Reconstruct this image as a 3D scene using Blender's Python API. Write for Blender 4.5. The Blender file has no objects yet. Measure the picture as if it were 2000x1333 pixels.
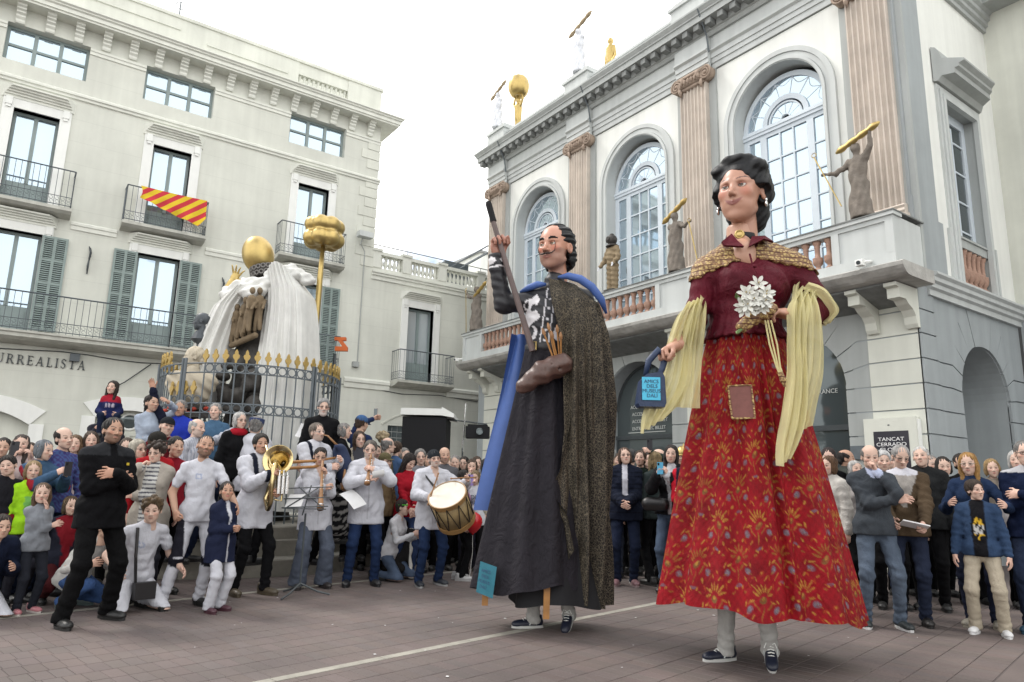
import bpy, math, random
import numpy as np
from mathutils import Matrix, Vector
SC = bpy.context.scene
COL = SC.collection
# ---------------------------------------------------------------- camera
cam = bpy.data.objects.new('camera', bpy.data.cameras.new('camera')); COL.objects.link(cam)
cam.data.sensor_width = 36.0; cam.data.lens = 24.63; cam.data.clip_end = 600; cam.data.clip_start = 0.05
_yaw, _pit, _rol = math.radians(54.605), math.radians(11.2755), math.radians(1.351)
_fw = Vector((math.cos(_yaw)*math.cos(_pit), math.sin(_yaw)*math.cos(_pit), math.sin(_pit)))
_rt = Vector((math.sin(_yaw), -math.cos(_yaw), 0)); _up = _rt.cross(_fw)
_r2 = math.cos(_rol)*_rt + math.sin(_rol)*_up; _u2 = -math.sin(_rol)*_rt + math.cos(_rol)*_up
_m = Matrix((( _r2.x, _u2.x, -_fw.x, 0), (_r2.y, _u2.y, -_fw.y, 0), (_r2.z, _u2.z, -_fw.z, 1.35), (0, 0, 0, 1)))
cam.matrix_world = _m
SC.camera = cam
# ---------------------------------------------------------------- sky, sun, exposure
SUN_EL, SUN_ROT = math.radians(50), math.radians(-28)
w = bpy.data.worlds.new('World'); SC.world = w; w.use_nodes = True
nt = w.node_tree; nt.nodes.clear()
def wn(t, **k):
    n = nt.nodes.new(t)
    for a, b in k.items(): setattr(n, a, b)
    return n
sky = wn('ShaderNodeTexSky', sky_type='NISHITA', sun_disc=False, sun_elevation=SUN_EL, sun_rotation=SUN_ROT, air_density=1.0, dust_density=1.5, ozone_density=1.0)
tc = wn('ShaderNodeTexCoord'); sep = wn('ShaderNodeSeparateXYZ'); nt.links.new(tc.outputs['Generated'], sep.inputs[0])
zz = wn('ShaderNodeMath', operation='MAXIMUM'); nt.links.new(sep.outputs[2], zz.inputs[0]); zz.inputs[1].default_value = 0.0
za = wn('ShaderNodeMath', operation='ADD'); nt.links.new(zz.outputs[0], za.inputs[0]); za.inputs[1].default_value = 0.25
dv = wn('ShaderNodeVectorMath', operation='DIVIDE'); nt.links.new(tc.outputs['Generated'], dv.inputs[0])
cmb = wn('ShaderNodeCombineXYZ')
for i in range(3): nt.links.new(za.outputs[0], cmb.inputs[i])
nt.links.new(cmb.outputs[0], dv.inputs[1])
ofs = wn('ShaderNodeVectorMath', operation='ADD'); nt.links.new(dv.outputs[0], ofs.inputs[0]); ofs.inputs[1].default_value = (1.2, 5.6, 2.0)
cl = wn('ShaderNodeTexNoise'); cl.inputs['Scale'].default_value = 1.7; cl.inputs['Detail'].default_value = 7; cl.inputs['Roughness'].default_value = 0.58
nt.links.new(ofs.outputs[0], cl.inputs['Vector'])
cr = wn('ShaderNodeValToRGB'); cr.color_ramp.elements[0].position = 0.34; cr.color_ramp.elements[1].position = 0.48
nt.links.new(cl.outputs['Fac'], cr.inputs[0])
mixc = wn('ShaderNodeMixRGB'); nt.links.new(cr.outputs[0], mixc.inputs[0]); nt.links.new(sky.outputs[0], mixc.inputs[1]); mixc.inputs[2].default_value = (13.6, 13.5, 13.2, 1)
bg = wn('ShaderNodeBackground'); bg.inputs[1].default_value = 0.12; nt.links.new(mixc.outputs[0], bg.inputs[0])
wo = wn('ShaderNodeOutputWorld'); nt.links.new(bg.outputs[0], wo.inputs[0])
sl = bpy.data.lights.new('sun', 'SUN'); sl.energy = 1.5; sl.angle = math.radians(14); sl.color = (1.0, 0.96, 0.9)
sun = bpy.data.objects.new('sun', sl); COL.objects.link(sun)
_sd = Vector((math.sin(SUN_ROT)*math.cos(SUN_EL), math.cos(SUN_ROT)*math.cos(SUN_EL), math.sin(SUN_EL)))
sun.rotation_euler = (-_sd).to_track_quat('-Z', 'Y').to_euler(); sun.location = (0, 0, 30)
SC.view_settings.view_transform = 'Standard'; SC.view_settings.look = 'None'; SC.view_settings.exposure = 0.5; SC.view_settings.gamma = 1.0
SC.view_settings.use_curve_mapping = False
SC.cycles.max_bounces = 5; SC.cycles.diffuse_bounces = 3; SC.cycles.glossy_bounces = 3; SC.cycles.transmission_bounces = 3; SC.cycles.transparent_max_bounces = 8
SC.cycles.use_denoising = True
PI = math.pi
# ---------------------------------------------------------------- materials
def lin(c):
    c = c/255.0
    return c/12.92 if c <= 0.04045 else ((c+0.055)/1.055)**2.4
def S(r, g, b): return (lin(r), lin(g), lin(b))
MATS = {}
def pm(name, col, rough=0.75, var=0.12, scale=2.5, bump=0.0, bscale=60.0, metal=0.0, src='col', streak=0.0, spec=0.5, sheen=0.0, grooves=0.0, wr=0.0):
    """procedural material: src col / attr (vertex colour) / obj (object colour); soft tonal noise, optional rain streaks, fine bump."""
    if name in MATS: return MATS[name]
    m = bpy.data.materials.new(name); m.use_nodes = True; t = m.node_tree; N = t.nodes; L = t.links
    b = N['Principled BSDF']; b.inputs['Roughness'].default_value = rough; b.inputs['Metallic'].default_value = metal
    b.inputs['Specular IOR Level'].default_value = spec
    if sheen: b.inputs['Sheen Weight'].default_value = sheen
    co = N.new('ShaderNodeTexCoord')
    if src == 'attr':
        a = N.new('ShaderNodeAttribute'); a.attribute_name = 'Col'; base = a.outputs['Color']
    elif src == 'obj':
        a = N.new('ShaderNodeObjectInfo'); base = a.outputs['Color']
    else:
        a = N.new('ShaderNodeRGB'); a.outputs[0].default_value = (*col, 1); base = a.outputs[0]
    def mul(base, fac_out, lo, hi):
        r = N.new('ShaderNodeMapRange'); r.inputs['From Min'].default_value = 0.3; r.inputs['From Max'].default_value = 0.7
        r.inputs['To Min'].default_value = lo; r.inputs['To Max'].default_value = hi; L.new(fac_out, r.inputs['Value'])
        x = N.new('ShaderNodeVectorMath'); x.operation = 'SCALE'; L.new(base, x.inputs[0]); L.new(r.outputs[0], x.inputs['Scale']); return x.outputs[0]
    if var:
        n = N.new('ShaderNodeTexNoise'); n.inputs['Scale'].default_value = scale; n.inputs['Detail'].default_value = 5; n.inputs['Roughness'].default_value = 0.62
        L.new(co.outputs['Object'], n.inputs['Vector']); base = mul(base, n.outputs['Fac'], 1-var, 1+var*0.6)
    if streak:
        mp = N.new('ShaderNodeMapping'); mp.inputs['Scale'].default_value = (3.2, 3.2, 0.16); L.new(co.outputs['Object'], mp.inputs['Vector'])
        n = N.new('ShaderNodeTexNoise'); n.inputs['Scale'].default_value = 1.6; n.inputs['Detail'].default_value = 6; L.new(mp.outputs[0], n.inputs['Vector'])
        base = mul(base, n.outputs['Fac'], 1-streak, 1+streak*0.3)
    hgt = None
    if grooves:
        sp = N.new('ShaderNodeSeparateXYZ'); L.new(co.outputs['Object'], sp.inputs[0])
        d = N.new('ShaderNodeMath'); d.operation = 'DIVIDE'; L.new(sp.outputs[2], d.inputs[0]); d.inputs[1].default_value = grooves
        f = N.new('ShaderNodeMath'); f.operation = 'FRACT'; L.new(d.outputs[0], f.inputs[0])
        g = N.new('ShaderNodeMath'); g.operation = 'LESS_THAN'; L.new(f.outputs[0], g.inputs[0]); g.inputs[1].default_value = 0.03
        r = N.new('ShaderNodeMapRange'); r.inputs['To Min'].default_value = 1; r.inputs['To Max'].default_value = 0.93; L.new(g.outputs[0], r.inputs['Value'])
        x = N.new('ShaderNodeVectorMath'); x.operation = 'SCALE'; L.new(base, x.inputs[0]); L.new(r.outputs[0], x.inputs['Scale']); base = x.outputs[0]
    L.new(base, b.inputs['Base Color'])
    if bump:
        n = N.new('ShaderNodeTexNoise'); n.inputs['Scale'].default_value = bscale; n.inputs['Detail'].default_value = 4; L.new(co.outputs['Object'], n.inputs['Vector'])
        bp = N.new('ShaderNodeBump'); bp.inputs['Strength'].default_value = bump; bp.inputs['Distance'].default_value = 0.02; L.new(n.outputs['Fac'], bp.inputs['Height']); L.new(bp.outputs[0], b.inputs['Normal'])
        if wr:
            mp = N.new('ShaderNodeMapping'); mp.inputs['Scale'].default_value = (1, 1, 0.6); mp.inputs['Rotation'].default_value = (0.3, 0.5, 0.2); L.new(co.outputs['Object'], mp.inputs['Vector'])
            n2 = N.new('ShaderNodeTexNoise'); n2.inputs['Scale'].default_value = 8; n2.inputs['Detail'].default_value = 3; n2.inputs['Distortion'].default_value = 2.2; L.new(mp.outputs[0], n2.inputs['Vector'])
            b2 = N.new('ShaderNodeBump'); b2.inputs['Strength'].default_value = wr; b2.inputs['Distance'].default_value = 0.06; L.new(n2.outputs['Fac'], b2.inputs['Height']); L.new(b2.outputs[0], bp.inputs['Normal'])
    MATS[name] = m; return m
pm('stucco_cream', (0.64, 0.65, 0.585), 0.85, 0.13, 0.55, 0.15, 70, streak=0.07, grooves=0.61)
pm('stucco_plain', (0.65, 0.66, 0.59), 0.85, 0.14, 0.5, 0.15, 70, streak=0.09)
pm('cream_trim', (0.70, 0.71, 0.645), 0.75, 0.06, 1.5, 0.05, 80, streak=0.08)
pm('white_trim', (0.80, 0.81, 0.78), 0.65, 0.05, 2.0, streak=0.06)
pm('green_frame', (0.23, 0.285, 0.28), 0.5, 0.1, 3)
pm('shutter_green', (0.24, 0.30, 0.285), 0.6, 0.15, 4)
pm('iron', (0.055, 0.065, 0.07), 0.5, 0.15, 8)
pm('iron_grey', (0.11, 0.13, 0.145), 0.5, 0.15, 8)
pm('museum_white', (0.79, 0.80, 0.76), 0.8, 0.06, 0.8, 0.1, 60, streak=0.07)
pm('museum_grey', (0.40, 0.42, 0.41), 0.8, 0.10, 0.9, 0.1, 60, streak=0.12)
pm('museum_light', (0.54, 0.565, 0.555), 0.75, 0.08, 1.0, 0.08, 60, streak=0.10)
pm('museum_bluegrey', (0.345, 0.375, 0.385), 0.85, 0.10, 1.0, 0.12, 60, streak=0.10)
pm('pier_cream', (0.66, 0.67, 0.60), 0.85, 0.07, 1.2, 0.12, 60, streak=0.06)
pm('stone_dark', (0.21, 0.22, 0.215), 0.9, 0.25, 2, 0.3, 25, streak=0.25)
pm('loaf', (0.42, 0.33, 0.21), 0.7, 0.25, 10, 0.2, 30)
pm('balcony_slab', (0.50, 0.50, 0.45), 0.85, 0.2, 2, 0.3, 25, streak=0.15)
pm('pewter', (0.20, 0.19, 0.18), 0.5, 0.2, 8, metal=0.5)
pm('slab_stone', (0.42, 0.41, 0.385), 0.9, 0.3, 3, 0.5, 18)
pm('pilaster_pink', (0.60, 0.53, 0.46), 0.85, 0.14, 2.5, 0.2, 40, streak=0.18)
pm('capital_stone', (0.37, 0.285, 0.225), 0.9, 0.25, 8, 0.4, 30)
pm('terracotta', (0.38, 0.235, 0.175), 0.75, 0.25, 12, 0.15, 60)
pm('frame_blue', (0.60, 0.665, 0.72), 0.55, 0.05, 3)
pm('dark_interior', (0.02, 0.022, 0.022), 0.9, 0.2, 3)
pm('roof_grey', (0.35, 0.36, 0.36), 0.9, 0.2, 2)
pm('gold', (0.50, 0.37, 0.14), 0.38, 0.14, 6, 0.05, 20, metal=0.75)
pm('gold_paint', (0.42, 0.29, 0.09), 0.45, 0.15, 8, metal=0.35)
pm('statue_stone', (0.19, 0.165, 0.14), 0.95, 0.3, 7, 0.5, 30)
pm('statue_white', (0.68, 0.70, 0.74), 0.8, 0.12, 6, 0.2, 30)
pm('skin', (0.5, 0.3, 0.2), 0.55, 0.06, 14, src='attr', spec=0.35)
pm('puppet_paint', (0.5, 0.3, 0.2), 0.38, 0.05, 6, 0.03, 25, src='attr', spec=0.45)
pm('cloth', (0.5, 0.5, 0.5), 0.9, 0.13, 9, 0.25, 130, src='obj', spec=0.12, wr=0.28)
pm('cloth_attr', (0.5, 0.5, 0.5), 0.9, 0.10, 9, 0.25, 130, src='attr', spec=0.12, wr=0.28)
pm('denim', (0.1, 0.15, 0.25), 0.9, 0.3, 5, 0.3, 150, src='obj', spec=0.15, wr=0.28)
pm('hair', (0.05, 0.03, 0.02), 0.55, 0.35, 9, 0.8, 45, src='obj', spec=0.4, streak=0.55)
pm('leather', (0.05, 0.04, 0.03), 0.45, 0.15, 10, 0.1, 60, src='obj')
pm('plain', (0.5, 0.5, 0.5), 0.5, 0.05, 5, src='obj')
pm('brass', (0.60, 0.48, 0.25), 0.2, 0.08, 8, metal=1.0)
pm('chrome', (0.75, 0.75, 0.75), 0.2, 0.05, 8, metal=1.0)
pm('wood', (0.30, 0.15, 0.06), 0.45, 0.3, 14, 0.1, 40)
pm('marble_bust', (0.50, 0.44, 0.34), 0.7, 0.2, 5, 0.1, 30)
def glass_mat(name, col, metal, rough):
    m = pm(name, col, rough, 0.0, metal=metal)
    N = m.node_tree.nodes; b = N['Principled BSDF']; co = N.new('ShaderNodeTexCoord'); n = N.new('ShaderNodeTexNoise'); n.inputs['Scale'].default_value = 1.3
    m.node_tree.links.new(co.outputs['Object'], n.inputs['Vector']); bp = N.new('ShaderNodeBump'); bp.inputs['Strength'].default_value = 0.06; bp.inputs['Distance'].default_value = 0.05
    m.node_tree.links.new(n.outputs['Fac'], bp.inputs['Height']); m.node_tree.links.new(bp.outputs[0], b.inputs['Normal'])
    return m
glass_mat('glass', (0.46, 0.56, 0.64), 0.72, 0.03)
glass_mat('glass_dark', (0.10, 0.12, 0.125), 0.35, 0.04)
glass_mat('glass_curtain', (0.45, 0.50, 0.53), 0.25, 0.08)
# ---------------------------------------------------------------- mesh helpers
class MB:
    def __init__(s): s.v = []; s.f = []
    def add(s, vs, fs):
        o = len(s.v); s.v += [tuple(p) for p in vs]; s.f += [tuple(i+o for i in f) for f in fs]; return s
    def box(s, x0, x1, y0, y1, z0, z1):
        return s.add([(x0,y0,z0),(x1,y0,z0),(x1,y1,z0),(x0,y1,z0),(x0,y0,z1),(x1,y0,z1),(x1,y1,z1),(x0,y1,z1)],
                     [(0,3,2,1),(4,5,6,7),(0,1,5,4),(1,2,6,5),(2,3,7,6),(3,0,4,7)])
    def quad(s, a, b, c, d): return s.add([a,b,c,d], [(0,1,2,3)])
    def prism(s, poly, y0, y1):
        """polygon in x,z (counter-clockwise seen from -y), extruded along y"""
        n = len(poly)
        return s.add([(p[0],y0,p[1]) for p in poly]+[(p[0],y1,p[1]) for p in poly],
                     [tuple(range(n)), tuple(range(2*n-1,n-1,-1))]+[((i+1)%n, i, i+n, (i+1)%n+n) for i in range(n)])
    def sweepx(s, prof, x0, x1, m0=0.0, m1=0.0):
        """profile in (y,z) swept along x; m0/m1: mitre (x shift per unit of -y) at the two ends"""
        n = len(prof)
        return s.add([(x0+m0*p[0],p[0],p[1]) for p in prof]+[(x1-m1*p[0],p[0],p[1]) for p in prof],
                     [tuple(range(n)), tuple(range(2*n-1,n-1,-1))]+[((i+1)%n, i, i+n, (i+1)%n+n) for i in range(n)])
    def lathe(s, prof, n=16, c=(0,0,0), cap=True):
        vs = []; fs = []; m = len(prof)
        for r, z in prof:
            for k in range(n):
                a = 2*PI*k/n; vs.append((c[0]+r*math.cos(a), c[1]+r*math.sin(a), c[2]+z))
        for i in range(m-1):
            for k in range(n):
                k2 = (k+1) % n; fs.append((i*n+k, i*n+k2, (i+1)*n+k2, (i+1)*n+k))
        if cap: fs.append(tuple(range(n-1,-1,-1))); fs.append(tuple((m-1)*n+k for k in range(n)))
        return s.add(vs, fs)
    def tube(s, pts, r, n=6, cap=True):
        pts = [Vector(p) for p in pts]; rs = r if isinstance(r, (list, tuple)) else [r]*len(pts); vs = []; fs = []; m = len(pts); pn = None
        for i, p in enumerate(pts):
            d = (pts[min(i+1,m-1)]-pts[max(i-1,0)]).normalized()
            if pn is None: pn = d.cross(Vector((0.3,0.2,1)) if abs(d.z) < 0.9 else Vector((1,0.1,0))).normalized()
            else: pn = (pn-d*pn.dot(d)).normalized()
            q = d.cross(pn)
            for k in range(n):
                a = 2*PI*k/n; vs.append(tuple(p+(pn*math.cos(a)+q*math.sin(a))*rs[i]))
        for i in range(m-1):
            for k in range(n): fs.append((i*n+k, i*n+(k+1)%n, (i+1)*n+(k+1)%n, (i+1)*n+k))
        if cap: fs.append(tuple(range(n-1,-1,-1))); fs.append(tuple((m-1)*n+k for k in range(n)))
        return s.add(vs, fs)
    def ring(s, c, R, r, axis='y', n=16, k=5):
        pts = []
        for i in range(n+1):
            a = 2*PI*i/n
            o = {'y': (math.cos(a)*R, 0, math.sin(a)*R), 'z': (math.cos(a)*R, math.sin(a)*R, 0), 'x': (0, math.cos(a)*R, math.sin(a)*R)}[axis]
            pts.append((c[0]+o[0], c[1]+o[1], c[2]+o[2]))
        return s.tube(pts, r, k, cap=False)
    def sphere(s, c, r, n=12, m=8):
        r = r if isinstance(r, (tuple, list)) else (r, r, r); vs = []; fs = []
        for i in range(m+1):
            t = PI*i/m
            for k in range(n):
                a = 2*PI*k/n; vs.append((c[0]+r[0]*math.sin(t)*math.cos(a), c[1]+r[1]*math.sin(t)*math.sin(a), c[2]-r[2]*math.cos(t)))
        for i in range(m):
            for k in range(n): fs.append((i*n+k, i*n+(k+1)%n, (i+1)*n+(k+1)%n, (i+1)*n+k))
        return s.add(vs, fs)
    def mesh(s, name, mat, smooth=False):
        me = bpy.data.meshes.new(name); me.from_pydata(s.v, [], s.f); me.materials.append(MATS[mat]); me.validate()
        if smooth: me.polygons.foreach_set('use_smooth', [True]*len(me.polygons)); 
        me.update(); return me
    def build(s, name, mat, parent=None, smooth=False, **k): return put(name, s.mesh(name, mat, smooth), parent, **k)
def put(name, me, parent=None, loc=None, rot=None, scale=None, color=None, **props):
    o = bpy.data.objects.new(name, me); COL.objects.link(o); o.parent = parent
    if loc is not None: o.location = loc
    if rot is not None: o.rotation_euler = rot
    if scale is not None: o.scale = scale
    if color is not None: o.color = (*color, 1)
    for a, b in props.items(): o[a] = b
    return o
def thing(name, label, cat, loc=(0,0,0), rz=0.0, group=None):
    o = bpy.data.objects.new(name, None); COL.objects.link(o); o.location = loc; o.rotation_euler = (0,0,rz); o.empty_display_size = 0.2
    o['label'] = label; o['category'] = cat
    if group: o['group'] = group
    return o
def wall_holes(x0, x1, z0, z1, holes, y=0.0, depth=0.3):
    """front sheet at y with rectangular openings and reveals running back by depth"""
    mb = MB(); xs = sorted({x0, x1, *[h[0] for h in holes], *[h[1] for h in holes]}); zs = sorted({z0, z1, *[h[2] for h in holes], *[h[3] for h in holes]})
    for a, b in zip(xs, xs[1:]):
        for c, d in zip(zs, zs[1:]):
            mx, mz = (a+b)/2, (c+d)/2
            if not any(h[0] < mx < h[1] and h[2] < mz < h[3] for h in holes): mb.quad((a,y,c),(b,y,c),(b,y,d),(a,y,d))
    e = y+depth
    for a, b, c, d in holes:
        mb.quad((a,y,c),(a,y,d),(a,e,d),(a,e,c)); mb.quad((b,y,d),(b,y,c),(b,e,c),(b,e,d)); mb.quad((a,y,d),(b,y,d),(b,e,d),(a,e,d)); mb.quad((b,y,c),(a,y,c),(a,e,c),(b,e,c))
    return mb
# ================================================================ cream apartment building on the left (facade plane y = 20.5)
LB = thing('apartment_building', 'tall cream apartment building with green shutters, iron balconies and bracketed cornice', 'building', (0, 20.5, 0))
def casement(par, x0, x1, z0, z1, y=0.22, cols=2, rows=1, fw=0.07, mull=0.09, mat='green_frame', glass='glass', panel=0.0):
    """window frame (part) with one pane (sub-part) per light"""
    f = MB(); yb = y+0.06
    f.box(x0, x0+fw, y, yb, z0, z1); f.box(x1-fw, x1, y, yb, z0, z1); f.box(x0+fw, x1-fw, y, yb, z1-fw, z1); f.box(x0+fw, x1-fw, y, yb, z0, z0+fw)
    zi = z0+fw
    if panel: f.box(x0+fw, x1-fw, y+0.01, yb-0.01, zi, z0+panel); f.box(x0+fw+0.05, (x0+x1)/2-mull, y-0.006, y+0.02, zi+0.07, z0+panel-0.09); f.box((x0+x1)/2+mull, x1-fw-0.05, y-0.006, y+0.02, zi+0.07, z0+panel-0.09); zi = z0+panel
    cw = (x1-x0-2*fw)/cols
    for i in range(1, cols): f.box(x0+fw+i*cw-mull/2, x0+fw+i*cw+mull/2, y-0.012, yb-0.002, zi, z1-fw)
    rh = (z1-fw-zi)/rows
    for j in range(1, rows): f.box(x0+fw, x1-fw, y-0.006, yb-0.004, zi+j*rh-mull*0.35, zi+j*rh+mull*0.35)
    o = f.build('window', mat, par)
    for i in range(cols):
        for j in range(rows):
            a = x0+fw+i*cw; c = zi+j*rh
            MB().box(a+0.004, a+cw-0.004, y+0.03, y+0.042, c+0.004, c+rh-0.004).build('pane', glass, o)
    return o
def iron_railing(par, x0, x1, yf, yb, z0, h, step=0.125, scroll=0.22, mat='iron_grey', sides=True):
    r = MB(); t = 0.011
    segs = [((x0,yf),(x1,yf))]+([((x0,yb),(x0,yf)),((x1,yf),(x1,yb))] if sides else [])
    for (a, b), (c, d) in segs:
        ln = math.hypot(c-a, d-b); n = max(2, round(ln/step))
        for z, tt in ((z0+0.05, 0.012), (z0+scroll+0.05, 0.010), (z0+h, 0.02)): r.tube([(a,b,z),(c,d,z)], tt, 4)
        for i in range(n+1):
            u = i/n; x = a+(c-a)*u; y = b+(d-b)*u; r.tube([(x,y,z0),(x,y,z0+h)], t*0.6, 4, cap=False)
            if i < n:
                x2 = a+(c-a)*(u+0.5/n); y2 = b+(d-b)*(u+0.5/n)
                for zc, rr, ph in ((z0+0.05+scroll*0.28, scroll*0.24, 0.0), (z0+0.05+scroll*0.72, scroll*0.24, PI)):
                    pts = []
                    for k in range(8):
                        q = ph+k*1.7*PI/7; e = rr*(1-k*0.07); pts.append((x2+(c-a)/ln*math.cos(q)*e*0.9, y2+(d-b)/ln*math.cos(q)*e*0.9, zc+math.sin(q)*e))
                    r.tube(pts, 0.0048, 3, cap=False)
    return r.build('railing', mat, par)
def hood(par, x0, x1, zb, zt, mat='cream_trim'):
    """moulded shelf over a window"""
    h = zt-zb; p = [(0.0,zb),(-0.06,zb),(-0.06,zb+h*0.22),(-0.10,zb+h*0.26),(-0.10,zb+h*0.40),(-0.15,zb+h*0.46),(-0.15,zb+h*0.58),(-0.21,zb+h*0.64),(-0.21,zb+h*0.74),(-0.27,zb+h*0.82),(-0.27,zb+h*0.97),(-0.22,zb+h),(0.0,zb+h)]
    return MB().sweepx(p, x0, x1, m0=-0.75, m1=-0.75).build('window_hood', mat, par)
def surround(par, x0, x1, z0, z1, wd=0.24, y=-0.045, mat='white_trim'):
    f = MB(); f.box(x0-wd, x0, y, 0.22, z0, z1+wd); f.box(x1, x1+wd, y, 0.22, z0, z1+wd); f.box(x0, x1, y, 0.22, z1, z1+wd)
    for x in (x0-wd+0.05, x1+0.05):
        f.box(x, x+0.14, y-0.05, y, z1+wd-0.20, z1+wd); f.box(x+0.02, x+0.12, y-0.035, y, z1+wd-0.27, z1+wd-0.20)
    return f.build('window_surround', mat, par)
def shutter(par, x0, x1, z0, z1, y=-0.02, tilt=0.0):
    f = MB(); t = 0.035; fw = 0.055; rows = 4; rh = (z1-z0-fw)/rows; xm = (x0+x1)/2
    for x in (x0, xm-fw*0.6, x1-fw): f.box(x, x+(fw*1.2 if x == xm-fw*0.6 else fw), y-t, y, z0, z1)
    for j in range(rows+1): f.box(x0+fw, x1-fw, y-t+0.004, y-0.004, z0+j*rh, z0+j*rh+fw)
    o = f.build('shutter', 'shutter_green', par)
    sl = MB()
    for a, b in ((x0+fw, xm-fw*0.6), (xm+fw*0.6, x1-fw)):
        for j in range(rows):
            c = z0+j*rh+fw; n = int((rh-fw)/0.05)
            for k in range(n):
                z = c+(k+0.5)*(rh-fw)/n
                sl.add([(a,y-t*0.95,z-0.018),(b,y-t*0.95,z-0.018),(b,y-0.004,z+0.014),(a,y-0.004,z+0.014),(a,y-t*0.95,z-0.008),(b,y-t*0.95,z-0.008),(b,y-0.004,z+0.022),(a,y-0.004,z+0.022)],
                       [(0,1,2,3),(7,6,5,4),(0,4,5,1),(2,6,7,3)])
    sl.build('shutter_slats', 'shutter_green', o, kind='stuff')
    MB().box(x0+fw, x1-fw, y-0.004, y-0.001, z0+fw, z1-fw).build('shutter_back', 'dark_interior', o)
XC = 8.92
bays = [-0.45, 2.73, 6.80]
hl = []
for c in (-3.6, *bays): hl += [(c-0.91, c+0.91, 11.5, 12.51), (c-0.49, c+0.49, 7.86, 10.25), (c-0.52, c+0.52, 4.66, 7.11)]
hl += [(-1.75, 0.40, 0.0, 2.75), (1.75, 3.35, 0.0, 2.9), (5.0, 6.6, 0.0, 2.9)]
wall_holes(-7, XC, 0, 13.0, hl).build('wall', 'stucco_cream', LB)
MB().box(-7, XC, 0.36, 9, 0, 13.0).build('core_wall', 'stucco_plain', LB)
MB().quad((XC,0,0),(XC,0.37,0),(XC,0.37,13),(XC,0,13)).build('corner_return', 'stucco_plain', LB)
# ground-floor shop arches with pale surrounds
for (a, b, zt, rise) in ((-1.75, 0.40, 2.75, 0.35), (1.75, 3.35, 2.9, 0.22), (5.0, 6.6, 2.9, 0.22)):
    sr = MB(); n = 12; w_ = 0.30; mid = (a+b)/2; hw = (b-a)/2
    for i in range(n):
        def pt(u, off):
            x = mid+(hw+off)*(u*2-1); return (x, zt-rise+rise*(1-(u*2-1)**2)*1.0+off*1.15)
        u0, u1 = i/n, (i+1)/n; sr.prism([pt(u0,0), pt(u1,0), pt(u1,w_), pt(u0,w_)], -0.035, 0.1)
    sr.box(a-w_, a, -0.035, 0.1, 0, zt-rise+0.02); sr.box(b, b+w_, -0.035, 0.1, 0, zt-rise+0.02)
    o = sr.build('door_surround', 'white_trim', LB)
    d = MB()
    for i in range(n):
        def pt2(u, e):
            x = mid+hw*(u*2-1); return (x, zt-rise+rise*(1-(u*2-1)**2)) if e else (x, zt-rise-0.35)
        d.prism([pt2(i/n,0), pt2((i+1)/n,0), pt2((i+1)/n,1), pt2(i/n,1)], 0.19, 0.24)
    d.box(a, b, 0.19, 0.24, 0, zt-rise-0.35); d.box(a, b, 0.165, 0.19, zt-rise-0.42, zt-rise-0.34); d.box(mid-0.05, mid+0.05, 0.16, 0.19, 0, zt-rise-0.42)
    for k in (a+0.12, mid+0.1): d.box(k, k+hw-0.22, 0.17, 0.19, zt-rise-1.3, zt-rise-0.5)
    dd = d.build('shop_door', 'stucco_plain', o)
    MB().ring((mid-0.1 if a < 0 else mid, 0.19, zt-0.28), 0.17 if a < 0 else 0.2, 0.035, n=20).build('round_moulding', 'white_trim', dd)
    if a > 0: MB().sphere((mid, 0.19, zt-0.28), (0.42, 0.04, 0.17), 20, 8).build('oval_window', 'glass_dark', dd)
for c in (-3.6, *bays):
    casement(LB, c-0.91, c+0.91, 11.5, 12.51, cols=3, rows=2, y=0.2)
    casement(LB, c-0.49, c+0.49, 7.86, 10.25, cols=2, y=0.2, panel=0.55)
    casement(LB, c-0.52, c+0.52, 4.66, 7.11, cols=2, y=0.2, panel=0.6)
    surround(LB, c-0.49, c+0.49, 7.86, 10.25); hood(LB, c-0.78, c+0.78, 10.49, 10.78)
    surround(LB, c-0.52, c+0.52, 4.66, 7.11, wd=0.22); hood(LB, c-0.80, c+0.80, 7.33, 7.60)
    shutter(LB, c-1.08, c-0.525, 4.68, 7.10, y=-0.05); shutter(LB, c+0.525, c+1.08, 4.68, 7.10, y=-0.05)
    b = MB(); b.sweepx([(0.0,7.62),(-0.36,7.66),(-0.46,7.72),(-0.46,7.80),(0.0,7.80)], c-1.03, c+1.03, m0=0.0, m1=0.0)
    bo = b.build('balcony', 'balcony_slab', LB); iron_railing(bo, c-1.0, c+1.0, -0.43, -0.01, 7.80, 0.98)
# long first-floor balcony
b = MB().sweepx([(0.0,4.30),(-0.45,4.36),(-0.58,4.42),(-0.58,4.50),(-0.62,4.52),(-0.62,4.57),(0.0,4.57)], -7, 4.12)
bo = b.build('balcony', 'balcony_slab', LB); iron_railing(bo, -6.9, 4.08, -0.58, -0.01, 4.57, 0.93, step=0.14)
b = MB().sweepx([(0.0,4.34),(-0.36,4.38),(-0.46,4.45),(-0.46,4.57),(0.0,4.57)], 5.7, 7.9)
bo = b.build('balcony', 'balcony_slab', LB); iron_railing(bo, 5.75, 7.85, -0.43, -0.01, 4.57, 0.95)
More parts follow.
